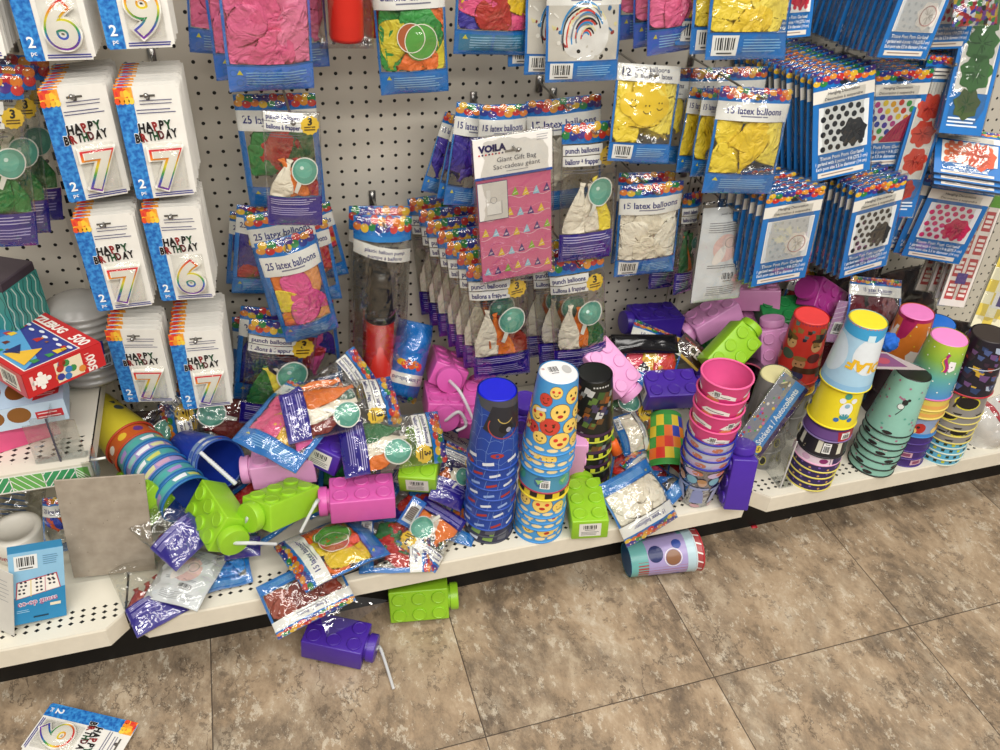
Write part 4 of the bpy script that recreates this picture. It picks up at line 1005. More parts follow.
stack(pr, 2, (-.012, .03, .004), 'pink balloon bag behind the front one between marbled and yellow bags', 'pink balloon bags between marbled and yellow'); peg_for('pr1', 'the pink balloon bags beside the marbled ones')
YEL = ['#f2d33a', '#efcb2c', '#f4da52']
yt = LB('yt1', 'front yellow balloon bag at the top edge with a barcode on its blue panel', 15, YEL, 87, nb=9, t=.015)
stack(yt, 2, (-.012, .03, .003), 'yellow balloon bag behind the front one at the top edge', 'yellow balloon bags at the top edge'); peg_for('yt1', 'the top yellow balloon bags')
# pom pom garlands
pom_card('po0', 'blue pom pom garland card with a red picture beside the top yellow bags', 'red')
p1 = pom_card('po1', 'front white pom pom garland card at the top right with text below its picture', 'white')
stack(p1, 13, (-.002, .0145, 0), 'blue garland card edge in the row behind the top right white garland', 'garland cards behind the top right white one', None, (.002, .8)); peg_for('po1', 'the top right white garland cards')
pom_card('po2', 'blue pom pom garland card at the top, mostly hidden right of the white garland', 'pink')
p3 = pom_card('po3', 'front black dotted pom pom garland card in the middle row', 'black')
stack(p3, 13, (-.004, .0145, 0), 'blue garland card edge in the row behind the middle black dotted garland', 'garland cards behind the middle black dotted one', None, (.002, .8)); peg_for('po3', 'the middle black dotted garland cards')
p4 = pom_card('po4', 'rainbow dotted pom pom garland card with a dark red fan picture', 'rainbow'); stack(p4, 4, (0, .016, 0), 'blue garland card behind the rainbow dotted garland', 'garland cards behind the rainbow one'); peg_for('po4', 'the rainbow garland cards')
p7 = pom_card('po7', 'front white pom pom garland card in the lower row above the bricks', 'white')
stack(p7, 6, (-.006, .016, 0), 'blue garland card edge behind the lower white garland', 'garland cards behind the lower white one', None, (.002, .8)); peg_for('po7', 'the lower white garland cards')
p8 = pom_card('po8', 'front black dotted pom pom garland card in the lower row above the tall cup stacks', 'black')
stack(p8, 12, (-.004, .0145, 0), 'blue garland card edge in the row behind the lower black dotted garland', 'garland cards behind the lower black dotted one', None, (.002, .8)); peg_for('po8', 'the lower black dotted garland cards')
p9 = pom_card('po9', 'front pink dotted pom pom garland card at the right, turned toward the aisle', 'pink')
stack(p9, 7, (-.012, .016, .001), 'blue garland card edge behind the pink dotted garland at the right', 'garland cards behind the pink dotted one', None, (.002, .8)); peg_for('po9', 'the pink dotted garland cards')
M6, w6, h6 = pose('po6')
for k in range(3):
    Mk = Matrix.Translation((.002 * k, -.004 * k, -.011 * k)) @ M6
    if k == 0: p6 = pom_card(None, 'topmost orange dotted garland card tilted flat at the right edge', 'orange', 'tilted orange garland cards', Mk, w6, h6 * 1.6)
    else: dup(p6, Mk, 'orange dotted garland card under the topmost tilted one at the right edge', 'tilted orange garland cards')
g = long_card('lg1', 'long blue card with green tissue poms at the right edge', 'green'); stack(g, 6, (.012, .02, 0), 'long blue card edge behind the green pom card', 'long cards behind the green pom card')
g = long_card('lg2', 'long blue card with three red tissue poms beside the rainbow garland', 'red'); stack(g, 3, (.006, .02, 0), 'long blue card behind the red pom card', 'long cards behind the red pom card')
peg_for('lg1', 'the green pom cards'); peg_for('lg2', 'the red pom cards')
g = long_card('bn1', 'front long banner card with red lettering blocks and green top at the right edge', 'banner'); stack(g, 2, (.012, .03, 0), 'long banner card just behind the front red lettering one', 'banner cards behind the front one')
long_card('bn2', 'long banner card in shade, left of the front red lettering one', 'banner')
long_card('bn3', 'long yellow and cream checked pack at the right edge', 'check'); peg_for('bn1', 'the banner cards')
def foil_pack(n, lab):
    M, w, h = pose(n); root = thing('foil_confetti_pack', lab, 'party decoration pack', None, M); S = Sheet(w, h, .012, 5, .004); A = Art(); m = confetti('foil_confetti', ['#8e1f2e', '#2d3f9a', '#b89a2c', '#3a7a3a', '#6a2f86', '#c8c8cc', '#1d1a1c', '#b03a30'], 130, .18)
    A.rect(-w / 2, -h / 2, w / 2, h / 2, m, 1); A.build('foil_sheet', S.front, root, cell=.012); S.film('clear_film', root); return root
foil_pack('fo1', 'multicolour metallic foil confetti pack at the top right edge')
# the middle stacks
PUR = ['#3b2a96', '#4a35a8', '#33247e']
LB('vi1', 'purple balloon bag hanging askew, furthest left of the purple bags', 15, PUR, 91, nb=6)
LB('vi2', 'purple balloon bag hanging askew, second from the left of the purple bags', 15, PUR, 92, nb=6)
LB('vi3', 'purple balloon bag with a tilted balloon header behind the gift bag pack', 15, PUR, 94, nb=6)
LB('vi4', 'purple balloon bag hidden directly behind the gift bag pack', 15, PUR, 95, nb=6)
LB('wh0', '15 latex balloons bag with only its header showing between gift bag and smiley bag', 15, ['#e9e2d0', '#efe8d8'], 97, nb=5)
peg_for('gift', 'the gift bag pack and purple balloon bags', top=.02); peg_for('wh0', 'the bags behind the punch balloons')
def gift():
    M, w, h = pose('gift'); root = thing('gift_bag_pack', 'pink party hat pattern giant gift bag with a white header card', 'gift bag', None, M); x0, x1 = -w / 2, w / 2; Y = lambda f: h / 2 - f * h
    obj('folded_bag', box_bm((x0 + .002, 0, -h / 2), (x1 - .002, .006, h / 2 - .05), .001, 1), paint('#d0567e', .5), root, smooth=False)
    A = Art(); A.rect(x0 + .002, -h / 2, x1 - .002, Y(.27), '#d4668e', 1)
    cols = ['#e8c23a', '#9ac8e0', '#4a2f7a', '#8fb83a', '#e8c23a', '#9ac8e0', '#4a2f7a']
    for r in range(5):
        yb = Y(.40 + .135 * r); off = (r % 2) * .008
        A.curve(lambda t: (x0 + .004 + t * (w - .008), yb + .0035 * math.sin(t * 19 + r * 2) - .002), 26, .0011, '#ecc4cf', 2)
        A.curve(lambda t: (x0 + .004 + t * (w - .008), yb + .012 + .0035 * math.sin(t * 15 + r)), 22, .0006, '#e59ab4', 2)
        for i in range(7):
            cx = x0 + .012 + off + i * .0185; s = .0062
            if cx > x1 - .008: continue
            c = cols[(i + 2 * r) % 7]; y = yb + .003 * math.sin(i + r)
            A.poly([(cx - s, y), (cx + s, y), (cx + s * .1, y + s * 2.5)], c, 3); A.line(cx - s * .5, y + s * .5, cx + s * .5, y + s * 1, .0009, '#f0ece0', 4)
            if c == '#4a2f7a': A.ring(cx, y + s * .8, s * .35, .0008, '#e8c0d8', 4, n=10)
    A.build('printed_front', lambda u, v, d: Vector((u, -.0006 - d, v)), root, smooth=False)
    obj('header_card', box_bm((x0, -.003, Y(.255)), (x1, -.0008, h / 2), .0004, 1), paint('#efece6', .45), root, smooth=False)
    B = Art(); B.rect(x0, Y(.262), x1, Y(.245), '#2d4f9a', 1); 
    B.text('VOILA', x0 + w * .06, Y(.085), h * .042, '#2a2352', 2, 'L', bold=.06)
    for i in range(8): B.circ(x0 + w * (.07 + .042 * i), Y(.102), .0016, ['#c8323a', '#2a2352'][i % 2], 2, n=8)
    B.text('Giant Gift Bag', w * .04, Y(.16), h * .032, '#5a5a62', 2, maxw=w * .5, bold=0); B.text('Sac-cadeau géant', w * .04, Y(.205), h * .032, '#5a5a62', 2, maxw=w * .6, bold=0); B.lines(-w * .1, w * .2, Y(.222), 1, 1, .0012, '#9a9aa0', 2); B.lines(w * .3, w * .46, Y(.02), 3, .004, .001, '#9a9aa0', 2)
    B.poly([(-.014, Y(.09)), (.014, Y(.09)), (.014, Y(.105)), (-.014, Y(.105))], '#8a8680', 2)
    cx0, cx1, cy0, cy1 = x0 + .003, x0 + w * .4, Y(.54), Y(.285)
    B.rect(cx0 - .001, cy0 - .001, cx1 + .001, cy1 + .001, '#3a4a7a', 1); B.rect(cx0, cy0, cx1, cy1, '#d6d2cc', 2); mx = (cx0 + cx1) / 2
    B.rect(mx - .011, cy0 + .010, mx + .013, cy0 + .032, '#e8e6e2', 3); B.rect(mx - .011, cy0 + .034, mx - .004, cy0 + .055, '#e4e2de', 3); B.ring(mx + .001, cy0 + .036, .006, .0008, '#8a8a92', 4)
    for a, b in (((mx - .012, cy0 + .009), (mx + .014, cy0 + .009)), ((mx + .015, cy0 + .01), (mx + .015, cy0 + .034))): B.line(a[0], a[1], b[0], b[1], .0007, '#8a8a92', 4)
    B.build('header_print', lambda u, v, d: Vector((u, -.0032 - d, v)), root, smooth=False)
    S = Sheet(w + .006, h + .006, .005, 8, .0008); S.film('clear_film', root)
gift()
punch_bag('puB', 'punch balloon bag with cream and yellow balloons hanging right of the gift bag', 12, ('#efe6d2', '#efe6d2', '#f1d83a'))
_a, _b = Vector((0.3731, -0.0300, 0.4432)), Vector((0.4440, -0.2000, 0.3848)); STEPC = (_a - _b) / 6
pC = punch_bag('puC', 'front punch balloon bag with cream, orange and maroon balloons below the gift bag', 14, ('#efe6d2', '#e8792a', '#8e2f22'))
stack(pC, 6, STEPC, 'punch balloon bag edge in the slanted row behind the one below the gift bag', 'punch balloon bags in the slanted row'); pC['group'] = 'punch balloon bags in the slanted row'
pD = punch_bag('puD', 'front punch balloon bag with green and orange balloons right of the slanted row', 15, ('#efe6d2', '#e8792a', '#2d6a3a'))
stack(pD, 2, (-.024, .03, 0), 'punch balloon bag behind the green and orange one', 'punch balloon bags behind the green and orange one')
peg_for('puC', 'the slanted row of punch balloons'); peg_for('puD', 'the green and orange punch balloons'); peg_for('puB', 'the cream and yellow punch balloons')
LB('sm2', 'yellow smiley balloon bag behind the front smiley bag', 12, YEL, 101, nb=5)
LB('sm1', 'front 12 latex balloons bag with smiling yellow balloons', 12, YEL, 102, kind='smiley', nb=7, head=False); peg_for('sm1', 'the smiley balloon bags')
LB('ye4', 'yellow balloon bag behind the front yellow 15-pack with its balloon header showing', 15, YEL, 103, nb=4)
LB('ye2', 'yellow balloon bag seen edge-on, next to the smiley bag', 15, YEL, 104, nb=7)
LB('ye3', 'yellow balloon bag seen edge-on, next to the front yellow 15-pack', 15, YEL, 106, nb=7)
LB('ye1', 'front yellow 15 latex balloons bag in the middle row beside the garland cards', 15, YEL, 107, nb=7, t=.016); peg_for('ye1', 'the middle yellow balloon bags')
CRM = ['#efe6d2', '#e9dfc8', '#f2ead8']
LB('wh2', 'white balloon bag behind the front hanging white 15-pack', 15, CRM, 108, nb=5)
LB('wh1', 'front hanging white 15 latex balloons bag with a barcode', 15, CRM, 111, nb=9, t=.015); peg_for('wh1', 'the white balloon bags')
punch_bag('ps2', 'punch balloon bag in shade under the hanging white 15-pack', 17, ('#efe6d2', '#8e2f22', '#2d6a3a'))
ps = punch_bag('ps1', 'punch balloon bag with green and orange balloons seen edge-on beside the backward one', 18, ('#2d6a3a', '#e8792a', '#2d6a3a'))
back_bag('bk1', 'punch balloon bag hanging backward with barcode, beside the lower white garland'); peg_for('bk1', 'the backward punch balloon bag')
pu0 = punch_bag('pu0', 'front punch balloon bag with a green balloon at the left edge', 20, ('#efe6d2', '#2d7a3a', '#2d7a3a'))
stack(pu0, 2, (.012, .04, 0), 'punch balloon bag behind the front one at the left edge', 'punch balloon bags behind the left edge one'); peg_for('pu0', 'the punch balloons at the left edge')

# ================================================================== upper left shelf
def upper_shelf():
    x0, x1, y0, z = -2.66, -.246, -.333, .43
    t = thing('upper_shelf', 'off-white perforated shelf at the left edge carrying the puzzle box', 'shelf', loc=(0, 0, 0))
    m = grid_holes('perforated_upper_shelf', '#dcd6c6', (.02, .0125), (-.004, -.1), .0037, -.31, -.262, 'XY')
    obj('deck', box_bm((x0, y0, z - .003), (x1, -.004, z)), m, t, smooth=False)
    bm = bmesh.new(); add_box(bm, (x0, y0 - .0015, z - .04), (x1, y0, z)); add_box(bm, (x1 - .0015, y0, z - .03), (x1, -.004, z)); obj('lip', bm, paint('#e2dccb', .4), t, smooth=False)
    A = Art(); pal = ['#6fb35a', '#9ed07a', '#3f9a62', '#b5dc92']; zz0, zz1 = z - .036, z - .006; n = 9
    A.rect(-.75, zz0 - .002, x1 - .002, zz1 + .002, '#f2f3ea', 1); k = 0; xx = -.75
    while xx < x1 - .006:
        a, b = xx, min(xx + .048, x1 - .004); d = 1 if k % 2 else -1
        A.poly([(a, zz0), (b, zz0), (b, zz1), (a, zz1)], pal[(k * 2) % 4], 2)
        for j in range(7):
            q0 = a + (b - a) * (j - 1.5) / 4
            p0, p1 = (q0, zz0), (q0 + d * .022, zz1)
            lo, hi = max(a, min(p0[0], p1[0])), min(b, max(p0[0], p1[0]))
            if hi - lo < .004: continue
            f = lambda x: zz0 + (zz1 - zz0) * (x - p0[0]) / (p1[0] - p0[0])
            A.line(lo, f(lo), hi, f(hi), .0016, '#f2f3ea', 3)
        A.line(b, zz0, b, zz1, .0016, '#f2f3ea', 3); xx = b; k += 1
    A.build('price_strip', lambda u, v, d: Vector((u, y0 - .002 - d, v)), t, smooth=False)
    bm = bmesh.new(); add_box(bm, (x1 + .001, y0 - .004, z - .045), (x1 + .004, y0 + .03, z + .012)); add_box(bm, (x1 - .012, y0 - .006, z - .045), (x1 + .004, y0 - .004, z + .006)); obj('end_clip', bm, clear_plastic('clip_plastic', '#fafaf8', .03), t, smooth=False)
    bm = bmesh.new(); tube(bm, [(x1 + .002, y0 + .012, z - .006), (x1 + .022, y0 + .01, z - .004)], .0022); obj('bracket_pin', bm, paint('#e8e6de', .4), t)
upper_shelf()
def boxed(name, label, cat, M, w, d, h, sidec, topart, frontart=None, rightart=None):
    """box whose top face is the local w x d plane, hanging down by h (local: x right, z = away along the top, -y up)"""
    root = thing(name, label, cat, None, M)
    obj('carton', box_bm((-w / 2, .0002, -d / 2), (w / 2, h, d / 2), .0012, 2), paint(sidec, .4), root, smooth=False)
    A = Art(); topart(A, w, d); A.build('top_print', lambda u, v, dd: Vector((u, -dd, v)), root, smooth=False, rough=.3)
    if frontart:
        A = Art(); frontart(A, w, h); A.build('front_print', lambda u, v, dd: Vector((u, h / 2 - v, -d / 2 - .0003 - dd)), root, smooth=False, rough=.3)
    if rightart:
        A = Art(); rightart(A, d, h); A.build('end_print', lambda u, v, dd: Vector((w / 2 + .0003 + dd, h / 2 - v, u)), root, smooth=False, rough=.3)
    return root
def puz_top(A, w, d):
    A.rect(-w / 2, -d / 2, w / 2, d / 2, '#c4272b', 1); x0, x1, y0, y1 = -w * .47, w * .46, -d * .42, d * .25
    A.rect(x0 - .002, y0 - .002, x1 + .002, y1 + .002, '#f0e9df', 2); A.rect(x0, y0, x1, y1, '#3a3f8e', 3)
    A.poly([(x0, y0), (x1, y0), (x1 * .8, y0 + .03), (x0, y1 * .9)], '#5aa0d0', 4); A.poly([(x0, y0), (-.02, y0), (-.03, .01), (x0, .02)], '#3a78b8', 5)
    k = random.Random(5)
    for i in range(26): 
        x, y = k.uniform(x0 + .01, x1 - .012), k.uniform(y0 + .004, y1 - .012); s = k.uniform(.006, .016); A.poly([(x, y), (x + s, y), (x + s * .9, y + s * .8), (x + s * .2, y + s * .7)], ['#b8322a', '#e8c23a', '#8e5a2e', '#d98a3a', '#6a2a1e', '#3f8a4a'][i % 6], 6 + i % 3)
    A.poly([(x1 - .07, y0 + .004), (x1 - .012, y0 + .006), (x1 - .04, y0 + .05)], '#e8b83a', 9); A.poly([(x1 - .075, y0 + .006), (x1 - .05, y0 + .02), (x1 - .078, y0 + .036)], '#2d2f6a', 9)
    for i in range(9): A.circ(x1 - .01 - .02 * i, y1 - .008 - .006 * (i % 2), .007, '#dfe3ee', 9, ry=.003, n=10)
    A.text('PUZZLEBUG', -w * .10, d * .31, d * .12, '#f4e9e0', 4, maxw=w * .55, bold=.05); A.text('500', w * .36, d * .3, d * .15, '#f6efe8', 4, bold=.03)
def puz_end(A, d, h):
    A.rect(-d / 2, -h / 2, d / 2, h / 2, '#c4272b', 1); A.rect(-d * .12, -h * .4, d * .22, h * .42, '#e8d8b8', 2)
    k = random.Random(8)
    for i in range(12): A.circ(-d * .1 + d * .3 * k.random(), -h * .35 + h * .7 * k.random(), .006, ['#3a78b8', '#b8322a', '#3a3f8e', '#d98a3a', '#3f8a4a'][i % 5], 3 + i % 2, n=8)
    x = -d * .3; A.rect(x - .008, -.008, x + .008, .008, '#f2ece4', 3)
    for a, b in ((0, .011), (0, -.011), (.011, 0), (-.011, 0)): A.circ(x + a, b, .0042, '#f2ece4', 3, n=10)
    A.text('500', d * .38, -.006, .014, '#f2e4de', 3, rot=PI / 2, bold=.03); A.lines(d * .26, d * .32, h * .3, 5, .006, .0012, '#eec8c0', 3)
    A.rect(-d * .43, -h * .25, -d * .39, h * .3, '#eec8c0', 3)
M, w, d = pose('puz')
def puz_front(A, w, h):
    A.rect(-w / 2, -h / 2, w / 2, h / 2, '#c4272b', 1); A.barcode(w * .18, -h * .35, w * .42, h * .35, 2, '#e4dfd0'); A.lines(-w * .4, w * .1, h * .3, 5, .007, .0016, '#eec8c0', 2)
boxed('puzzle_box', 'red 500 piece jigsaw puzzle box lying on top of the light blue box', 'puzzle', M, w, d, .042, '#c4272b', puz_top, puz_front, puz_end)
M, w, d = pose('gls'); M.translation.z = .545; 
def gls_top(A, w, d):
    A.rect(-w / 2, -d / 2, w / 2, d / 2, '#b5cfe6', 1)
    for x in (-.28, 0.02): A.circ(x * w, 0, w * .13, '#7a4a22', 2, ry=d * .3, n=20)
    A.poly([(w * .18, -d * .42), (w * .45, -d * .3), (w * .46, -d * .12), (w * .2, -d * .22)], '#c8323a', 3); A.lines(w * .22, w * .42, -d * .22, 2, .005, .0018, '#f2dada', 4)
def gls_front(A, w, h):
    A.rect(-w / 2, -h / 2, w / 2, h / 2, '#c3d8ea', 1)
    for x in (-.25, .02): A.circ(x * w, h * .1, w * .12, '#8a5a2a', 2, ry=h * .36, n=20)
    A.rect(w * .18, -h * .25, w * .46, h * .1, '#c8323a', 2); A.lines(w * .2, w * .44, h * .02, 2, .007, .002, '#f2dada', 3); A.circ(-w * .42, -h * .25, .006, '#4a2f8a', 3)
M = Matrix.Translation((-.345, -.235, .52)) @ rot(6, -90, 0)
boxed('toy_box', 'light blue toy box with brown oval windows under the puzzle box', 'box', M, .14, .09, .042, '#b5cfe6', gls_top, gls_front)
M = Matrix.Translation((-.37, -.22, .477)) @ rot(18, -90, 0)
boxed('flat_box', 'bright pink flat box at the bottom of the pile on the upper shelf', 'box', M, .12, .1, .046, '#d84a7c', lambda A, w, d: A.rect(-w / 2, -d / 2, w / 2, d / 2, '#d0487a', 1), lambda A, w, h: A.rect(-w / 2, -h / 2, w / 2, h / 2, '#dd5686', 1))
def lace_box():
    M = Matrix.Translation((-.36, -.12, .431)) @ Matrix.Rotation(math.radians(-28), 4, 'Z')
    root = thing('patterned_tin', 'dark topped box with teal lace pattern sides behind the puzzle box', 'box', None, M)
    obj('box_body', box_bm((-.055, -.04, 0), (.055, .04, .255), .002, 1), paint('#41373f', .5), root, smooth=False)
    for nm, f, W in (('front_print', lambda u, v, d: Vector((u, -.0404 - d, v)), .055), ('side_print', lambda u, v, d: Vector((.0554 + d, u, v)), .04)):
        A = Art(); A.rect(-W, .002, W, .24, '#3f8f86', 1)
        for i in range(10):
            for j in range(3):
                x = -W + (i + .5) * 2 * W / 10
                A.curve(lambda t: (x + .003 * math.sin(t * 40 + i), .004 + .234 * t), 30, .0012 if i % 2 else .0022, ['#b9d4c8', '#234a48'][i % 2], 2); break
        A.build(nm, f, root, smooth=False)
lace_box()
def bowls():
    root = thing('bowl_stack_pack', 'wrapped stack of clear grey ribbed bowls behind the puzzle box', 'bowl', None, Matrix.Translation((-.262, -.09, .432)) @ rot(12, -6, 4))
    bm = bmesh.new(); prof = [(0, 0), (.05, 0)]
    for i in range(11): z = .008 + i * .0125; prof += [(.058, z), (.0605, z + .003), (.0605, z + .006), (.0575, z + .008)]
    prof += [(.052, .15), (.03, .162), (0, .166)]; lathe(bm, prof, 44); obj('nested_bowls', bm, paint('#9c9a96', .25, 0, .6), root)
    A = Art(); A.rect(-.032, .06, .026, .095, '#23408e', 1); A.text('Party', -.002, .072, .014, '#e8eef6', 2, bold=.02); A.barcode(.014, .042, .038, .068, 2, '#cfd6de')
    A.build('paper_label', lambda u, v, d: Vector((.0622 * math.sin(u / .062), -.0622 * math.cos(u / .062) - d, v)), root, cell=.008)
bowls()
def divider():
    t = thing('shelf_divider', 'clear acrylic divider standing at the front of the upper shelf', 'shelf divider', loc=(-.288, -.318, .43))
    cp_ = clear_plastic('divider_acrylic', '#f4f6f6', .05)
    bm = bmesh.new(); add_box(bm, (-.038, -.002, 0), (.036, 0, .092)); bmesh.ops.bevel(bm, geom=[e for e in bm.edges if abs(e.verts[0].co.y - e.verts[1].co.y) > .001 and e.verts[0].co.z > .05], offset=.012, segments=4, affect='EDGES'); obj('front_plate', bm, cp_, t, smooth=False)
    obj('fin', box_bm((-.003, .001, .0), (-.0015, .15, .085)), cp_, t, smooth=False); obj('fin_edge', box_bm((-.0036, -.0035, 0), (-.001, -.002, .09)), paint('#4a4854', .2), t, smooth=False); obj('foot', box_bm((-.04, .001, 0), (.038, .012, .003)), cp_, t, smooth=False)
divider()
# ================================================================== the heap on the base shelf
LIME, PINKL, MAG, PURP = '#93c62a', '#e6a3d2', '#cf5aa6', '#4a2a9e'
def cap_end(n):
    loc, R = BRICKS[n]; M = Matrix(R).to_4x4(); M.translation = Vector(loc); return M @ Vector((BL / 2 + .012, 0, 0)), M
def straw_to(n, *pts):
    c, M = cap_end(n); return [c, c + (M.to_3x3() @ Vector((.007, 0, 0)))] + [Vector(p) for p in pts]
brick('F1', 'purple brick cup lying on the floor with a bent straw', PURP, straw_to('F1', (0.1849, -0.5128, 0.0120), (0.1934, -0.5968, 0.0040)))
brick('F2', 'lime brick cup standing on edge on the floor under the shelf lip', LIME)
brick('B1', 'lime brick cup pointing its cap and straw forward, biggest at the left of the heap', LIME, straw_to('B1', (-0.0139, -0.4520, 0.3018), (0.0253, -0.4400, 0.2753)))
brick('B2', 'lime brick cup on its side, cap touching the neighbouring lime brick cup', LIME, straw_to('B2', (-0.0229, -0.4200, 0.3072), (-0.0581, -0.4300, 0.2568)))
brick('B3', 'light pink brick cup lying below the blue assorted balloon bag', PINKL)
brick('B4', 'magenta brick cup lying on its side in the middle of the heap with a straw', MAG, straw_to('B4', (0.0998, -0.4000, 0.3177), (0.0660, -0.4200, 0.2709)))
brick('B5', 'purple brick cup with a barcode sticker under the lying punch balloon bags', PURP, None, True)
brick('B7', 'lime brick cup with a barcode sticker under the rightmost lying punch balloon bag', LIME, None, True)
brick('B8b', 'magenta brick cup underneath, with a hooked straw, left of the blue web cups', MAG, straw_to('B8b', (0.3914, -0.2750, 0.3711), (0.4051, -0.2800, 0.3396), (0.3838, -0.2850, 0.3325)))
brick('B8a', 'magenta brick cup on top, with a straw hanging down, against the pegboard', MAG, straw_to('B8a', (0.4035, -0.2350, 0.3877), (0.4182, -0.2600, 0.3542), (0.4246, -0.2700, 0.3302)))
brick('B9', 'lime brick cup with a barcode sticker standing right of the emoji cups', LIME, None, True)
brick('B10', 'light pink brick cup leaning steeply between dark cups and purple brick', PINKL)
brick('B11', 'purple brick cup lying flat with six studs up, behind the pink cup stack', PURP, None, True)
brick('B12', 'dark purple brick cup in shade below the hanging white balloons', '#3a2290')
brick('B13', 'pinkish mauve brick cup tipped on the heap below the backward balloon bag', '#d996c8')
brick('B14', 'lime brick cup leaning behind the pink cup stack, studs facing out', LIME)
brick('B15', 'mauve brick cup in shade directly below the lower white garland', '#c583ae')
brick('B19', 'purple brick cup standing upright on the shelf edge beside the clear cups', PURP)
def free_brick(label, col, p, x, z, **k):
    x = Vector(x).normalized(); z = Vector(z); z = (z - x * z.dot(x)).normalized(); y = z.cross(x)
    M = Matrix((x, y, z)).transposed().to_4x4(); M.translation = Vector(p); return brick(None, label, col, M=M, **k)
_x = Vector((-.35, .9, -.25)).normalized(); free_brick('lime brick cup half hidden behind the grey cardboard sheet', LIME, Vector((-0.1737, -0.3450, 0.3179)) + _x * .058, _x, (-.55, -.05, .8))
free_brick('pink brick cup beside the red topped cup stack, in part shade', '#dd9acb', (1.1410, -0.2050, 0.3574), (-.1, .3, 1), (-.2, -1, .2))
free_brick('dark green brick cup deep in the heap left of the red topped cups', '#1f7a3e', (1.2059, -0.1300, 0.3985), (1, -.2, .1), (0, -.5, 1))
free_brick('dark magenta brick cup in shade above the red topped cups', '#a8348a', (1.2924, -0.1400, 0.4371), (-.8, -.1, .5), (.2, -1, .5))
free_brick('light pink brick cup glimpsed standing right behind the emoji cups', PINKL, (0.6127, -0.3350, 0.2733), (.05, .1, -1), (1, -.3, 0))
free_brick('purple brick cup glimpsed between the blue web cups and emoji cups', PURP, (0.5245, -0.2700, 0.3083), (0, -.2, 1), (0, -1, 0))
free_brick('magenta brick cup glimpsed low behind the blue web cups', MAG, (0.4472, -0.2200, 0.3222), (.3, .9, .2), (0, -.3, 1))

# bags lying on the heap
def lie(n, up=0.): 
    M, w, h = pose(n, (0, 0, up)); return M, w, abs(h)
def PB(n, lab, seed, cols, up=0, **k):
    M, w, h = lie(n, up); return punch_bag(None, lab, seed, cols, M=M, w=w, h=h, **k)
def LBL(n, lab, num, cols, seed, up=0, **k):
    M, w, h = lie(n, up); return latex_bag(None, lab, num, cols, seed, M=M, w=w, h=h, **k)
LBL('lB', 'blue assorted balloon bag with pink and yellow balloons lying left of the barcode brick', 25, ['#ec5f8e', '#e9b82e', '#e9b82e', '#ec5f8e', '#e0a52c', '#d9589a'], 121, nb=8, bend=(.004, .008), wr=.004)
PB('pA1', 'punch balloon bag with a long orange balloon lying behind the maroon one', 123, ('#e8792a', '#f0883a', '#e8792a'), bend=(.004, .01), wr=.004)
PB('pA2', 'punch balloon bag with maroon and orange balloons lying on top of the heap', 124, ('#e8792a', '#efe6d2', '#7d2a22'), .014, bend=(.006, .012), wr=.0045, wind=.8)
PB('pA3', 'punch balloon bag with cream balloons lying rightmost on the heap', 126, ('#2d6a3a', '#efe6d2', '#e8792a'), bend=(.006, .012), wr=.0045, wind=.76)
def crumpled():
    M, w, h = lie('bl1'); M = M @ Matrix.Rotation(PI, 4, 'Y'); root = thing('balloon_bag', 'crumpled blue balloon bag standing upside down against the pegboard', 'balloon bag', None, M); w *= 1.1; h *= 1.1
    S = Sheet(w, h, .014, 128, .008, (.02, .016)); A = Art(); Y = lambda f: h / 2 - f * h
    A.rect(-w / 2, Y(1), w / 2, Y(0), '#1f7ad4', 1); header(A, -w / 2, w / 2, Y(.14), Y(.0), 1, 2); A.rect(-w / 2, Y(.36), w / 2, Y(.22), '#efeee9', 2); A.text('25 latex balloons', 0, Y(.31), h * .05, '#2b2d78', 3, maxw=w * .8)
    for k in range(6): A.circ(w * (.1 * k - .25), Y(.46 + .03 * (k % 2)), w * .09, ['#d9342f', '#ef8b2c', '#e0602a', '#8e2f4a', '#d9342f', '#f2c62e'][k], 3, ry=h * .05, rot=k)
    A.build('printed_panel', S.front, root, cell=.008, rough=.25); B = Art(); B.rect(-w / 2, Y(1), w / 2, Y(0), '#1a6ac0', 1); B.build('back_panel', lambda u, v, d: S.back(u, v, 0), root, cell=.01, rough=.3); S.film('clear_film', root)
crumpled()
punch_bag(None, 'punch balloon bag with purple end panel tucked behind the grey cardboard', 130, ('#7d2a22', '#efe6d2', '#7d2a22'), M=Matrix.Translation((-0.1436, -0.3850, 0.2922)) @ rot(8, -60, -32), w=.085, h=.11, wind=.45, head=False, wr=.004, art=False)
PB('pH', 'punch balloon bag with maroon balloons spilling over the shelf joint', 131, ('#9a3a30', '#8e2f26', '#9a3a30'), .004, bend=(.004, .008), wr=.004, wind=.62, head=False, art=False)
LBL('bl3', 'crumpled blue balloon bag at the shelf edge below the lime bricks', 25, ['#2d7fd0', '#2a6fc0', '#3a8fe0'], 133, nb=5, wr=.006, bend=(.006, .006))
M, w, h = lie('bkw'); back_bag(None, 'punch balloon bag lying face down with barcode at the shelf edge', 134, M=M, w=w, h=h, bend=(.004, .004), wr=.004)
PB('pJ', 'punch balloon bag with purple panel squeezed under the lime brick straw', 135, ('#7d2a22', '#efe6d2', '#7d2a22'), wind=.3, wr=.004, art=False, head=False)
LBL('lD', 'balloon bag with orange and yellow balloons lying upside down at the shelf front', 15, ['#e8702a', '#f2d02e', '#e8602a', '#e8c52c', '#ef7d3a'], 136, nb=9, kind='heart', t=.016, bend=(.004, .006), wr=.004)
LBL('lC', 'maroon 15 latex balloons bag sliding over the shelf edge, header down', 15, ['#8e3a2c', '#7d2f24', '#97442f'], 137, .006, nb=7, wr=.003, bend=(.003, -.004))
PB('pF', 'punch balloon bag lying upside down at the shelf edge with balloon header down', 138, ('#e8792a', '#d9c8b8', '#e8792a'), .004, wr=.003, bend=(.003, .004))
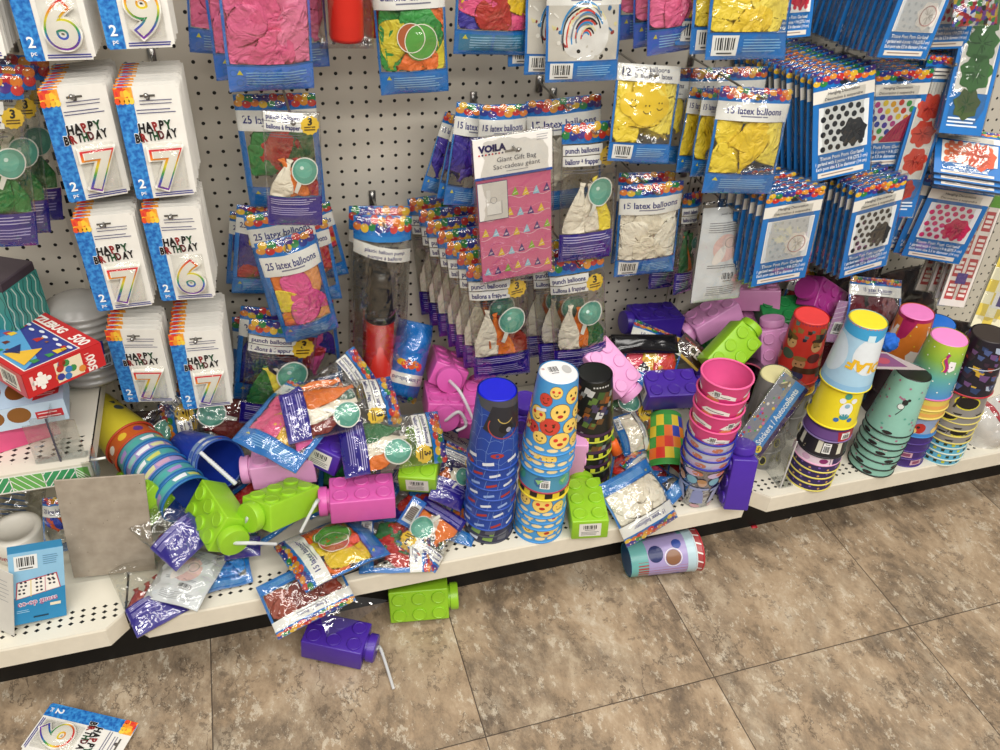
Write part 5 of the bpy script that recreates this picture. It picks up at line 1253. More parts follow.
PB('pG', 'punch balloon bag with purple panel wedged left of the blue web cups', 139, ('#c8601f', '#efe6d2', '#8e2f22'), wr=.004, wind=.6)
LBL('wG', 'crumpled white balloon bag between the dark cups and rainbow block cup', 15, CRM, 141, nb=7, wr=.005, bend=(.006, .008))
LBL('wF', 'white 15 latex balloons bag lying upside down right of the lime brick', 15, CRM, 142, .004, nb=9, t=.014, wr=.003, bend=(.004, .004))
def along(p, q, up=(0, -.3, 1)):
    p, q = Vector(p), Vector(q); z = (p - q).normalized(); y = -(Vector(up) - z * Vector(up).dot(z)).normalized(); x = y.cross(z)
    M = Matrix((x, y, z)).transposed().to_4x4(); M.translation = (p + q) / 2; return M, (p - q).length
M, h = along((0.7452, -0.3359, 0.2350), (0.8153, -0.4501, 0.2120)); latex_bag(None, 'narrow crumpled blue balloon bag lying beside the clear cup stack', 25, ['#2d7fd0', '#2a6fc0', '#c8476a'], 143, M=M, w=.06, h=h, nb=5, wr=.005, t=.009)
M, w, h = lie('fo2'); latex_bag(None, 'maroon foil balloon bag behind the yellow topped cups', 15, ['#6e2430', '#5a1f2a', '#8a5a5e'], 144, M=M, w=w, h=h, nb=7, border='#2a6fd0', wr=.004)
LBL('ltx0', 'blue balloon bag turned sideways under the upper shelf at the left', 25, ['#d9602a', '#2d3fa8'], 145, nb=3, wr=.005)
punch_bag(None, 'punch balloon bag with maroon balloons deep in shade below the lowest candle cards', 146, ('#7d2a22', '#6d241e', '#7d2a22'), M=Matrix.Translation((-0.0655, -0.1000, 0.2876)) @ rot(0, -25, -92), w=.11, h=.2, wr=.004)
punch_bag(None, 'dark wrinkled balloon bag in shade behind the fallen cup stack', 147, ('#3a2a28', '#2f2422', '#4a2a26'), M=Matrix.Translation((-0.1733, -0.0900, 0.2976)) @ rot(0, -30, 60), w=.11, h=.17, wr=.006)
LB2 = latex_bag(None, 'red and yellow balloon bag in shade behind the rightmost brick heap', 15, ['#b8322a', '#d9a52c'], 148, M=Matrix.Translation((1.3185, -0.0550, 0.3489)) @ rot(0, -15, 20), w=.13, h=.2, nb=6)
latex_bag(None, 'colourful balloon bag glimpsed behind the purple brick with six studs', 15, ['#e0405a', '#e9b82e', '#d9342f'], 149, M=Matrix.Translation((0.8396, -0.2000, 0.3782)) @ rot(0, -50, 30), w=.12, h=.14, nb=6)
latex_bag(None, 'blue balloon bag buried under the magenta brick at the front', 25, ['#b8322a', '#2d6a3a'], 150, M=Matrix.Translation((0.2307, -0.4392, 0.2150)) @ rot(0, -75, 100), w=.11, h=.13, nb=5, wr=.005)
latex_bag(None, 'red and blue balloon bag buried under the lime and pink bricks', 25, ['#b8322a', '#c8322f'], 151, M=Matrix.Translation((0.0105, -0.3051, 0.2400)) @ rot(0, -75, 60), w=.13, h=.16, nb=5, wr=.005)
punch_bag(None, 'purple panelled punch balloon bag buried right of the crumpled white bag', 152, ('#8e2f22', '#efe6d2', '#2d6a3a'), M=Matrix.Translation((0.7866, -0.2200, 0.3017)) @ rot(10, -60, 130), w=.1, h=.16, wr=.004)
latex_bag(None, 'blue balloon bag lying behind the blue web cups on the shelf', 25, ['#2d7fd0', '#e8792a', '#2a6fc0'], 153, M=Matrix.Translation((0.3619, -0.3807, 0.2150)) @ rot(0, -70, 30), w=.1, h=.13, nb=5, wr=.005)

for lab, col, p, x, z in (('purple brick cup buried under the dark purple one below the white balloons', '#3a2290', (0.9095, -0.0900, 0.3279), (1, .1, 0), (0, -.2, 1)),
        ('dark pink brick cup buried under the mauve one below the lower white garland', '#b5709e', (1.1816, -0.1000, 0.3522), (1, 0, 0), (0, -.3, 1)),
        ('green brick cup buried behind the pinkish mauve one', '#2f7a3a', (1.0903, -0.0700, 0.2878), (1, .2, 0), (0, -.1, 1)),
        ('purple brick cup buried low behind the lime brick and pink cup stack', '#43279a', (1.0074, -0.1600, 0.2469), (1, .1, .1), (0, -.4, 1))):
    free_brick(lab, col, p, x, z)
for lab, num, cols, seed, p, r_, w_, h_ in (
    ('maroon balloon bag buried upright between the red topped and yellow topped stacks', 15, ['#6e2430', '#5a1f2a'], 167, (1.3, -.19, .31), (0, -10, 10), .14, .2),
    ('dark balloon bag buried upright behind the mint cup stack', 15, ['#3a2430', '#5a2a2a'], 168, (1.37, -.25, .3), (0, -8, -5), .13, .2),
    ('assorted balloon bag buried flat under the magenta and pink bricks', 25, ['#b8322a', '#2d3fa8', '#2d6a3a'], 161, (0.1392, -0.2369, 0.2250), (5, -78, 70), .13, .17),
    ('blue balloon bag buried flat right of the magenta brick', 25, ['#2d7fd0', '#d9342f', '#3a2f9a'], 162, (0.2957, -0.3576, 0.2220), (0, -76, 130), .13, .16),
    ('purple balloon bag buried behind the lime barcode brick', 15, PUR, 163, (0.3648, -0.2359, 0.2300), (0, -65, 40), .13, .16),
    ('red balloon bag buried under the crumpled white balloons', 15, ['#b8322a', '#d9342f'], 164, (0.7659, -0.3596, 0.2120), (0, -80, 30), .12, .15),
    ('dark blue balloon bag buried between fallen cups and pink brick', 25, ['#1f2f8a', '#2d2a6a'], 165, (-0.0610, -0.2690, 0.2350), (0, -78, 110), .13, .16),
    ('green balloon bag buried under the purple barcode brick', 25, ['#2d6a3a', '#2f8a44'], 166, (0.1771, -0.2585, 0.2500), (0, -70, 10), .12, .15)):
    latex_bag(None, lab, num, cols, seed, M=Matrix.Translation(p) @ rot(*r_), w=w_, h=h_, nb=6, wr=.005)

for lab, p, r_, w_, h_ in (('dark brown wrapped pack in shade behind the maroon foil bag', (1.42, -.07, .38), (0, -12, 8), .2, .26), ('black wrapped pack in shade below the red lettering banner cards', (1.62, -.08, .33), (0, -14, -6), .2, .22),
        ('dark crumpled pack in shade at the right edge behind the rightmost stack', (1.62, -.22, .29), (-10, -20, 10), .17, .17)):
    r = thing('shade_filler', lab, 'packet', None, Matrix.Translation(p) @ rot(*r_)); S = Sheet(w_, h_, .022, len(lab), .008); S.film('filler_skin', r, mottled('dark_filler_skin', '#17120f', '#43302a', 30, .22, 4, '#241a1c'))  # fillers added to darken the bright pegboard; shade put into their dark colour
# small blue pack with barcode
def bar_pack():
    M, w, h = lie('bar'); root = thing('small_blue_pack', 'small blue packet with a barcode in front of the magenta brick', 'packet', None, M); w, h = .03, .058; S = Sheet(w, h, .004, 4, .001); A = Art(); A.rect(-w / 2, -h / 2, w / 2, h / 2, '#2a6fc8', 1); A.rect(-w * .36, -h * .36, w * .36, h * .32, '#d8dadc', 2); A.rect(-w * .26, -h * .26, w * .26, h * .22, '#3a2f2c', 3)
    for i in range(7): A.rect(-w * .24, -h * (.24 - .065 * i), w * .24, -h * (.215 - .065 * i), '#b8aca4', 4)
    A.build('printed_panel', S.front, root); S.film('clear_film', root, nv=8, nu=6)
bar_pack()
# grey cardboard
M, w, h = pose('card'); r = thing('cardboard_sheet', 'plain grey cardboard sheet standing in front of the shelf gap', 'cardboard', None, M)
obj('board', box_bm((-w / 2, 0, -h / 2), (w / 2, .003, h / 2), .0006, 1), mottled('grey_cardboard', '#9c9080', '#ada191', 40, .75, 6), r, smooth=False)
A = Art(); k = random.Random(11)
for i in range(14): A.circ(k.uniform(-.45, .45) * w, k.uniform(-.45, .45) * h, .0009, ['#6a5f52', '#c9bda8'][i % 2], 1, n=6)
A.build('board_specks', flat, r, smooth=False)
# blue game box
def game():
    M, w, h = pose('game'); root = thing('game_box', 'light and dark blue travel game box with a barcode standing at the left', 'game', None, M)
    obj('carton', box_bm((-w / 2, 0, -h / 2), (w / 2, .022, h / 2), .001, 1), paint('#3a86b4', .4), root, smooth=False); A = Art(); x0, x1 = -w / 2, w / 2; Y = lambda f: h / 2 - f * h
    A.rect(x0, Y(.62), x1, Y(0), '#8fc0de', 1); A.rect(x0, Y(1), x1, Y(.62), '#2a86b8', 1); A.poly([(x0, Y(.7)), (x1, Y(.62)), (x1, Y(.55)), (x0, Y(.62))], '#2a86b8', 2)
    A.barcode(x0 + w * .1, Y(.24), x0 + w * .52, Y(.04), 3, '#e6e8e6'); A.lines(w * .12, w * .42, Y(.08), 5, h * .028, h * .009, '#5a88a8', 3)
    A.poly([(x0 + w * .08, Y(.64)), (x0 + w * .12, Y(.40)), (x1 - w * .14, Y(.34)), (x1 - w * .08, Y(.56))], '#b84a5a', 3); A.poly([(x0 + w * .1, Y(.63)), (x0 + w * .14, Y(.41)), (x1 - w * .16, Y(.355)), (x1 - w * .1, Y(.555))], '#efece4', 4)
    for i, c in ((0, '#e0c86a'), (1, '#c88a9a')): A.line(x0 + w * (.36 + .27 * i), Y(.62 - .03 * i), x0 + w * (.38 + .26 * i), Y(.385 - .02 * i), .0012, c, 5)
    for bx_, by_ in ((-.3, .56), (-.26, .46), (.02, .55), (.02, .44), (.26, .48), (.24, .41)):
        for q in range(4): A.circ(w * bx_ + (q % 2) * .006 - .003, Y(by_) + (q // 2) * .007, .0021, '#2d2d3a', 5, n=6)
    A.text('co-op guess', -w * .02, Y(.73), h * .075, '#f2f0f4', 4, maxw=w * .74, bold=.06, rot=.07); A.text('co-op guess', -w * .02, Y(.73), h * .075, '#b05a86', 6, maxw=w * .74, bold=.01, rot=.07)
    A.rect(w * .2, Y(.80), w * .4, Y(.76), '#e8dcc0', 4); A.lines(x0 + w * .08, -w * .16, Y(.8), 2, h * .025, h * .008, '#a9d4ea', 4); A.rect(-w * .12, Y(.935), w * .16, Y(.915), '#16384c', 4)
    A.build('printed_face', flat, root, smooth=False)
game()
M = Matrix.Translation((-0.4012, -0.4400, 0.2608)) @ rot(-35, -14, 6); r = thing('white_card', 'thin white card leaning at the far left beside the blue game box', 'card', None, M)
obj('card_sheet', box_bm((-.03, 0, -.068), (.018, .0012, .06)), paint('#d3d0c8', .5), r, smooth=False); A = Art(); A.lines(-.02, .01, .04, 6, .008, .0012, '#9a9a9c', 1); A.build('card_print', flat, r, smooth=False)
def tape_roll():
    M = Matrix.Translation((-0.4160, -0.2629, 0.1900)); M.translation.z = .192; root = thing('ribbon_tub', 'round white tub with faint coloured lettering behind the blue game box', 'tub', None, M)
    bm = bmesh.new(); lathe(bm, [(0, 0), (.041, 0), (.043, .002), (.043, .05), (.041, .053), (.03, .053), (.029, .05), (0, .05)], 44); obj('tub_body', bm, paint('#e4dfd4', .4), root)
    A = Art(); A.text('roma', -.02, .014, .012, '#b0545e', 1, bold=.02); A.text('lime', .018, .014, .011, '#7aa86a', 1, bold=.02); A.build('side_lettering', lambda u, v, d: Vector((.0432 * math.sin(u / .043), -.0432 * math.cos(u / .043) - d, v)), root)
tape_roll()
M = Matrix.Translation((-0.4272, -0.2000, 0.2430)) @ rot(0, -20, 15); r = thing('clear_bag', 'crumpled clear bag under the upper shelf at the left edge', 'bag', None, M); S = Sheet(.1, .12, .02, 77, .006); S.film('bag_film', r, FILM_GREY)
A = Art(); A.lines(-.03, .03, .03, 5, .01, .003, '#3a6aa8', 1); A.build('bag_print', S.front, r)
def strip_holder():
    M = Matrix.Translation((0.1629, -0.4550, 0.2000)) @ rot(8, -35, -3); root = thing('black_strip', 'black price strip holder lying on the shelf front under the orange balloons', 'label holder', None, M)
    obj('strip', box_bm((-.05, 0, -.011), (.048, .004, .012), .001, 1), paint('#141312', .3), root, smooth=False); A = Art(); A.rect(-.012, -.001, -.008, .003, '#d8d4ca', 1); A.build('strip_mark', flat, root, smooth=False)
strip_holder()
# clear offcut resting on the floor brick
r = thing('clear_offcut', 'clear plastic offcut leaning on the purple floor brick', 'plastic sheet', None, Matrix.Translation((0, 0, 0)))
bm = bmesh.new(); P = [(0.0735, -0.4455, 0.1200), (0.1335, -0.4499, 0.1150), (0.2089, -0.4692, 0.1000), (0.1369, -0.4856, 0.0700), (0.0888, -0.4972, 0.0660)]
v = [bm.verts.new(p) for p in P]; bm.faces.new(v); obj('sheet', bm, clear_plastic('offcut_plastic', '#f2f0f6', .13), r, smooth=False)

# marker, stickers, misc
def marker():
    a, b = Vector((0.6966, -0.3100, 0.3000)), Vector((0.7183, -0.3350, 0.2483)); r = thing('marker_pen', 'green bubble tube with an orange cap beside the dark cups', 'marker', None, Matrix.Translation(a)); d = b - a
    bm = bmesh.new(); tube(bm, [(0, 0, 0), d * .5], .008, 16); obj('tube_body', bm, paint('#4f9a2e', .35), r); bm = bmesh.new(); tube(bm, [d * .48, d * .52, d * 1.02], [.009, .0115, .0115], 18); obj('tube_cap', bm, paint('#ee6a26', .35), r)
marker()
def stickers():
    M, w, h = pose('sti'); root = thing('sticker_pack', 'blue Stickers pack with a clear sticker sheet leaning on the grey cups', 'stickers', None, M); w *= 1.25
    obj('backing', box_bm((-w / 2, 0, -h / 2), (w / 2, .002, h / 2)), paint('#b9bcc0', .4), root, smooth=False); A = Art(); A.rect(-w / 2, -h / 2, -w * .02, h / 2, '#8a8c96', 1); A.rect(-w * .02, -h / 2, w * .36, h / 2, '#2f86cf', 1); A.rect(w * .36, -h / 2, w / 2, h / 2, '#3a2a5a', 1)
    A.text('Stickers / Autocollants', w * .25, -h * .38, w * .2, '#eaf2fa', 2, 'L', rot=PI / 2, maxw=h * .8, bold=.02); A.circ(w * .28, -h * .43, w * .11, '#efd23a', 3, n=16); A.text('5', w * .28, -h * .455, w * .12, '#2a2a2a', 4)
    k = random.Random(9)
    for i in range(46): A.circ(-w * k.uniform(.05, .46), k.uniform(-.46, .46) * h, w * k.uniform(.025, .05), ['#c83a4a', '#e8c23a', '#3a8ad0', '#5ab05a', '#9a5ac0', '#e8e6e2', '#d97aa8'][i % 7], 2 + i % 2, n=8)
    A.build('printed_face', flat, root, smooth=False); S = Sheet(w + .006, h + .01, .003, 6, .0012); S.film('clear_film', root)
stickers()
r = thing('black_pouch', 'glossy black long pouch lying under the dark purple brick', 'pouch', None, Matrix.Translation((0.8219, -0.1900, 0.4106)) @ rot(0, -50, 7)); S = Sheet(.15, .042, .012, 31, .002); S.film('pouch_skin', r, paint('#121114', .16, 0, .6), nv=8, nu=18)
r = thing('chocolate_brown_pack', 'dark brown printed packet between the dark purple and lime bricks', 'packet', None, Matrix.Translation((0.9333, -0.2000, 0.3798)) @ rot(0, -40, 48)); S = Sheet(.075, .05, .006, 32, .001); A = Art(); A.rect(-.0375, -.025, .0375, .025, '#3a1c18', 1); A.rect(-.0375, -.025, .0375, -.018, '#c9a23a', 2); A.text('CE', .005, -.006, .02, '#e8dcd4', 2, bold=.03); A.rect(-.03, .014, .03, .018, '#8a2f2a', 2); A.build('printed_panel', S.front, r); S.film('clear_film', r)
r = thing('barcode_sleeve', 'clear pink striped sleeve with a barcode right of the red topped cups', 'packet', None, Matrix.Translation((1.3093, -0.2000, 0.4068)) @ rot(0, -12, 12)); S = Sheet(.05, .1, .004, 33, .002); A = Art(); A.rect(-.025, -.05, .025, .05, '#c79ac8', 1)
for i in range(5): A.line(-.025, .03 - .012 * i, .025, .045 - .012 * i, .002, '#ead6ea', 2)
A.barcode(-.018, -.03, .012, 0, 3); A.build('printed_panel', S.front, r); S.film('clear_film', r)
bm = bmesh.new(); bmesh.ops.create_icosphere(bm, subdivisions=4, radius=.02)
for v in bm.verts: v.co *= 1 + .22 * noise.noise(v.co * 170) + .1 * noise.noise(v.co * 400)
o = obj('pompom', bm, paint('#2266c8', .8)); o.location = (1.2925, -0.3600, 0.4607); tag(o, 'small fuzzy blue pompom wedged right of the cloud cup', 'pompom')
r = thing('folded_leaflet', 'white and purple folded leaflet resting on the mint cup stack', 'leaflet', None, Matrix.Translation((1.2419, -0.4450, 0.4720)) @ rot(-4, -74, 6)); bm = bmesh.new(); vv = [bm.verts.new(p) for p in ((-.052, 0, -.012), (.058, 0, -.016), (-.01, 0, .03), (-.048, 0, .034))]; bm.faces.new(vv); bmesh.ops.solidify(bm, geom=bm.faces[:], thickness=.001); obj('leaflet_sheet', bm, paint('#d8cccc', .5), r, smooth=False); A = Art(); A.poly([(-.046, -.006), (.02, -.008), (-.012, .026), (-.044, .03)], '#7a4a72', 1); A.circ(-.026, .008, .014, '#a8485a', 2, ry=.008, n=14); A.build('leaflet_print', flat, r, smooth=False)
t = thing('shelf_fin', 'clear acrylic divider fin standing on the right shelf between cup stacks', 'shelf divider', None, Matrix.Translation((1.048, -.46, .191)))
cp_ = clear_plastic('divider_acrylic', '#f4f6f6', .05); obj('fin', box_bm((-.0012, 0, 0), (.0012, .2, .13)), cp_, t, smooth=False); obj('foot', box_bm((-.002, -.003, 0), (.03, .03, .003)), cp_, t, smooth=False); obj('fin_edge', box_bm((-.0016, -.002, 0), (.0016, 0, .13)), paint('#c9c8c4', .2), t, smooth=False)
r = thing('white_bag', 'white wrapped bag with a red stripe at the right end of the shelf', 'bag', None, Matrix.Translation((1.6104, -0.4300, 0.2303)) @ rot(-10, -25, -20)); S = Sheet(.11, .12, .03, 35, .005); A = Art(); A.rect(-.055, -.06, .055, .06, '#e3dfdb', 1); A.poly([(-.005, .06), (.008, .06), (.03, -.02), (.018, -.025)], '#b8303a', 2); A.rect(.03, -.02, .05, .05, '#c8454e', 2); A.build('printed_panel', S.front, r, cell=.012); S.film('clear_film', r)
o = obj('red_scrap', box_bm((-.007, -.004, 0), (.007, .004, .002)), paint('#c8303a', .5)); o.location = (1.0744, -0.4010, 0.0010); tag(o, 'tiny red scrap on the floor under the shelf joint', 'scrap')
bm = bmesh.new(); tube(bm, [(1.1567, -0.4064, 0.0020), (1.1700, -0.4019, 0.0040), (1.1923, -0.3857, 0.0020)], .0007, 6); o = obj('white_thread', bm, paint('#dcd8cc', .5)); tag(o, 'short white thread on the floor by the right shelf kick plate', 'thread')

# candle card dropped on the floor
M, w, h = pose('cfl'); M.translation.z = .0135; candle_card('9', 'number 9 candle card dropped on the floor at the bottom left', M @ Matrix.Rotation(math.radians(0), 4, 'X'))

# ================================================================== cups
H = .146
def dsp(A, W, h):
    A.rect(-W / 2, 0, W / 2, h, '#23449a', 1)
    for i in range(13): x = -W / 2 + W * i / 12; A.curve(lambda t: (x + .004 * math.sin(t * 9 + i), h * t), 8, .0007, '#6f8cc8', 2)
    for j in range(6):
        for i in range(12): x = -W / 2 + W * i / 12; A.curve(lambda t: (x + W / 12 * t, h * (.08 + .17 * j) - .006 * math.sin(PI * t)), 4, .0007, '#6f8cc8', 2)
    A.poly([(-.05, .02), (.02, .01), (.035, .06), (.0, .075), (-.02, .06), (-.055, .08)], '#2b2c33', 4); A.poly([(-.06, 0), (.06, 0), (.045, .018), (-.01, .03), (-.05, .05)], '#4a4a52', 3)
    A.circ(-.008, .056, .014, '#1a1b20', 5, ry=.011); A.circ(-.012, .06, .005, '#9a9aa4', 6); A.arc(-.006, .05, .032, .0022, -.4, 2.9, '#a8453a', 6, ry=.028); A.arc(-.006, .03, .016, .002, .3, 2.6, '#b8a25a', 6)
    for x, y in ((-.02, h * .86), (.02, h * .9), (-.045, h * .93), (.05, h * .84)): A.poly([(x - .009, y - .004), (x + .009, y + .001), (x + .008, y + .007), (x - .010, y + .003)], '#d8dce4', 5)
    for x, y in ((.006, h * .78), (-.05, h * .8), (.055, h * .95)): A.circ(x, y, .011, '#a8362e', 5, ry=.005); A.circ(x, y, .003, '#23449a', 6)
def dweb(A, W, h):
    A.rect(-W / 2, 0, W / 2, h, '#23449a', 1)
    for i in range(12): x = -W / 2 + W * i / 12; A.line(x, h * .5, x + .012, h, .0008, '#6f8cc8', 2)
    for i in range(9): x = -W / 2 + W * (i + .5) / 9; A.poly([(x - .008, h * .9), (x + .009, h * .93), (x + .008, h * .965), (x - .009, h * .935)], ['#d8dce4', '#a8362e', '#8ea6d8'][i % 3], 3)
def ddark(A, W, h):
    A.rect(-W / 2, 0, W / 2, h, '#2a2b45', 1)
    for i in range(10): x = -W / 2 + W * (i + .5) / 10; A.poly([(x - .01, h * .84), (x + .008, h * .86), (x + .01, h * .95), (x - .006, h * .97)], ['#5a5c68', '#7a9a4a', '#d8dce4', '#3a3d6a'][i % 4], 2)
def face(A, x, y, r, k, z=2):
    c = '#f3cf6a' if k % 5 != 3 else '#cf4638'
    A.circ(x, y, r * 1.06, '#6a5638', z, n=18); A.circ(x, y, r, c, z + 1, n=18)
    e = '#43301a'
    for s in (-1, 1): A.circ(x + s * r * .38, y - r * .12, r * .13, e, z + 3, ry=r * (.17 if k % 3 else .06), n=8)
    if k % 5 == 3: A.line(x - r * .55, y + r * .1 - r * .5, x - r * .2, y - r * .3, r * .1, e, z + 3)
    if k % 3 == 1: A.circ(x, y + r * .42, r * .3, '#b8322a', z + 2, ry=r * .2, n=10)
    else: A.arc(x, y + r * .2, r * .42, r * .1, .3, PI - .3, e, z + 3, n=8)
    if k % 4 == 2: A.circ(x - r * .45, y - r * .15, r * .22, '#d83a32', z + 4, n=8); A.circ(x + r * .45, y - r * .15, r * .22, '#d83a32', z + 4, n=8)
def demo(A, W, h):
    A.rect(-W / 2, 0, W / 2, h, '#4d9bd6', 1); pos = [(-.02, .028, .0165), (.016, .018, .012), (.034, .036, .0125), (.004, .058, .0175), (-.035, .065, .014), (.045, .07, .016), (-.018, .09, .015), (.02, .088, .017), (-.045, .1, .014), (.0, .117, .017), (.034, .115, .0125), (-.03, .125, .012), (.05, .1, .012)]
    for k in (-1, 0, 1):
        for i, (x, y, r) in enumerate(pos):
            if abs(x + k * .115) < W / 2 - r: face(A, x + k * .115, y, r, i + (k + 1))
    A.poly([(.03, .052), (.05, .058), (.049, .064), (.029, .058)], '#e6e8ec', 6)
    for i in range(12): x = -W / 2 + W * (i + .5) / 12; A.circ(x, h * .93, .009, '#f0dba8', 3, ry=.004, n=10)
def dteal(A, W, h):
    A.rect(-W / 2, 0, W / 2, h, '#4f93b0', 1); A.rect(-W / 2, h * .7, W / 2, h * .74, '#a8384a', 2)
    for i in range(6): x = -W / 2 + W * (i + .5) / 6; A.circ(x, h * .84, .012, ['#4fa88a', '#3a6a9a'][i % 2], 2, n=12); A.poly([(x - .004, h * .8), (x + .01, h * .82), (x + .004, h * .88)], '#8fc07a', 4)
    A.barcode(.006, h * .8, .022, h * .93, 3)
    for i in range(8): x = -W / 2 + W * i / 8; A.poly([(x, h * .71), (x + .012, h * .71), (x + .006, h * .76)], '#2a2f4a', 3)
def dyelblk(A, W, h):
    A.rect(-W / 2, 0, W / 2, h, '#e8cf32', 1)
    for i in range(10): x = -W / 2 + W * i / 10; A.rect(x, h * .88, x + W / 20, h * .97, '#2a2320', 2)
cup_stack((.419, -.412, .191), (.419, -.412, .522), [
    (dict(label='dark grey and green patterned cup at the very bottom of the blue web stack', paintcol='#2a2b45', design=ddark, rim='#3a3d4a'), .016),
    (dict(label='dark grey and green patterned cup second from the bottom of the blue web stack', paintcol='#2a2b45', design=ddark, rim='#3a3d4a', spin=.5), .020)] +
    [(dict(label='blue web patterned cup nested inside the blue web stack under its top cup', group='nested blue web cups', paintcol='#23449a', design=dweb, rim='#2a4ea8', spin=.6 * i), .0255) for i in range(6)] +
    [(dict(label='top cup of the blue web stack, upside down with a bright blue base', paintcol='#23449a', design=dsp, rim='#2a4ea8', basec='#1420c8'), 0)], .034, .046, .146)
cup_stack((.514, -.434, .191), (.518, -.434, .558), 
    [(dict(label='light blue emoji cup nested at the bottom of the emoji stack', group='nested lower emoji cups', paintcol='#4d9bd6', design=demo, rim='#3f8fd2', spin=.9 * i), .0165) for i in range(4)] +
    [(dict(label='light blue emoji cup showing two faces in the lower half of the emoji stack', paintcol='#4d9bd6', design=demo, rim='#3f8fd2', spin=.35), .045),
     (dict(label='yellow and black rimmed cup in the middle of the emoji stack', paintcol='#e8cf32', design=dyelblk, rim='#e8d23a'), .020),
     (dict(label='teal cup with a barcode in the middle of the emoji stack', paintcol='#4f93b0', design=dteal, rim='#a8384a'), .042)] +
    [(dict(label='light blue emoji cup nested just under the top emoji cup', group='nested upper emoji cups', paintcol='#4d9bd6', design=demo, rim='#3f8fd2', spin=.7 * i + .4), .0165) for i in range(3)] +
    [(dict(label='top emoji cup, upside down with a white barcode base', paintcol='#4d9bd6', design=demo, rim='#3f8fd2', basec='#e9e9e7'), 0)], .034, .0465, .148)
top = [o for o in bpy.data.objects if o.get('label', '').startswith('top emoji cup')][0]
A = Art(); A.barcode(-.018, -.006, .004, .018, 1, '#e9e9e7'); A.circ(.016, .004, .008, '#b9b9b6', 1, ry=.012); A.circ(-.024, .012, .003, '#c8a8a4', 1, n=8)
A.build('base_sticker', lambda u, v, d: Vector((-u, v, -.0007 - d)), top, smooth=False)
def dcam(A, W, h):
    A.rect(-W / 2, 0, W / 2, h, '#23241f', 1); k = random.Random(21)
    for i in range(130): x, y, s = k.uniform(-.49, .49) * W, k.uniform(.12, .88) * h, k.uniform(.003, .010); A.poly([(x - s, y - s * .6), (x + s * .5, y - s), (x + s, y + s * .7), (x - s * .3, y + s)], ['#3f5a2e', '#6a4a2a', '#8a8f8a', '#4a3f5a', '#c9c9c4', '#2f3a5a', '#5f7a3a', '#9a5a2a'][i % 8], 2 + i % 3)
    A.rect(-W / 2, h * .85, W / 2, h * .9, '#4a2f4a', 6)
    for i in range(14): x = -W / 2 + W * i / 14; A.rect(x, h * .91, x + W / 30, h * .98, '#c8cc3a', 7)
    A.text('▪▪▪▪▪▪', 0, .006, .008, '#c9c9c4', 7)
cup_stack((.663, -.324, .191), (.645, -.324, .457), [
    (dict(label='dark camouflage cup at the bottom of the stack behind the emoji cups', paintcol='#23241f', design=dcam, rim='#7a8a2a'), .045), (dict(label='dark camouflage cup in the middle of the stack behind the emoji cups', paintcol='#23241f', design=dcam, rim='#7a8a2a', spin=1), .04), (dict(label='dark camouflage cup with yellow dashes, second from top behind the emoji cups', paintcol='#23241f', design=dcam, rim='#c8cc3a', spin=2), .045),
    (dict(label='top dark camouflage cup with a black base behind the emoji cups', paintcol='#23241f', design=dcam, rim='#c8cc3a', basec='#0d0d0d'), 0)], .034, .045, .14)
CLR = clear_plastic('cup_clear_plastic', '#d6d9ea', .22)
def dclear(A, W, h):
    for i in range(6):
        x = -W / 2 + W * (i + .5) / 6; A.poly([(x - .014, h * .12), (x + .016, h * .14), (x + .01, h * .42), (x, h * .55), (x - .012, h * .4)], ['#8f98c8', '#b7bcd8'][i % 2], 1); A.poly([(x - .02, h * .45), (x + .02, h * .5), (x + .02, h * .54), (x - .018, h * .52)], '#9aa6d0', 2)
        A.circ(x + .003, h * .66, .008, '#c9a48c', 2, ry=.009, n=12); A.circ(x + .001, h * .71, .009, '#b58a62', 3, ry=.006, n=10); A.circ(x - .018, h * .7, .012, '#7fb2c8', 1, n=14); A.ring(x - .018, h * .7, .012, .0014, '#2a2f4a', 2, n=14); A.circ(x + .022, h * .86, .014, '#c9b6d6', 1, ry=.008); A.circ(x - .01, h * .88, .01, '#c87a5a', 1, ry=.006); A.circ(x, h * .06, .012, '#c8a0a8', 1, ry=.005)
def dpink(A, W, h):
    A.rect(-W / 2, 0, W / 2, h, '#cf3a7c', 1); A.rect(-W / 2, h * .74, W / 2, h, '#d8457f', 2)
    for i in range(4):
        x = -W / 2 + W * (i + .5) / 4; A.poly([(x - .02, h * .78), (x - .005, h * .74), (x + .012, h * .78), (x + .03, h * .74), (x + .03, h * .81), (x + .015, h * .86), (x - .01, h * .86)], '#f0ece8', 3); A.line(x - .01, h * .82, x + .02, h * .79, .0014, '#2a2226', 4); A.circ(x - .008, h * .70, .012, '#d88a5a', 3, ry=.007)
    A.barcode(-.04, h * .76, -.028, h * .9, 5)
fz = [(dict(label='clear printed cup fully visible at the bottom of the upright cup stack', paintcol='#d5d8e2', clear=CLR, design=dclear, rim='#2a2c9a', kind='cup'), .021)] + \
     [(dict(label='clear printed cup with a blue rim nested in the lower half of the upright stack', group='nested clear cups', paintcol='#c6c9e0', design=dclear, rim='#2a2c9a', spin=.8 * i), (.021, .022, .030)[i]) for i in range(3)] + \
     [(dict(label=('lowest pink cup of the upright stack, above the blue rimmed clear cups', 'second pink cup up in the upright stack', 'pink cup just under the open top one of the upright stack')[i], paintcol='#d8457f', design=dpink, rim='#e85a92', spin=.6 * i + .3), (.036, .034, .035)[i]) for i in range(3)] + \
     [(dict(label='open pink cup on top of the upright cup stack', paintcol='#d8457f', design=dpink, rim='#f0649a', inner='#d8568e'), 0)]
cup_stack((.857, -.439, .191), (.854, -.439, .504), fz, .034, .0475, .116, False)
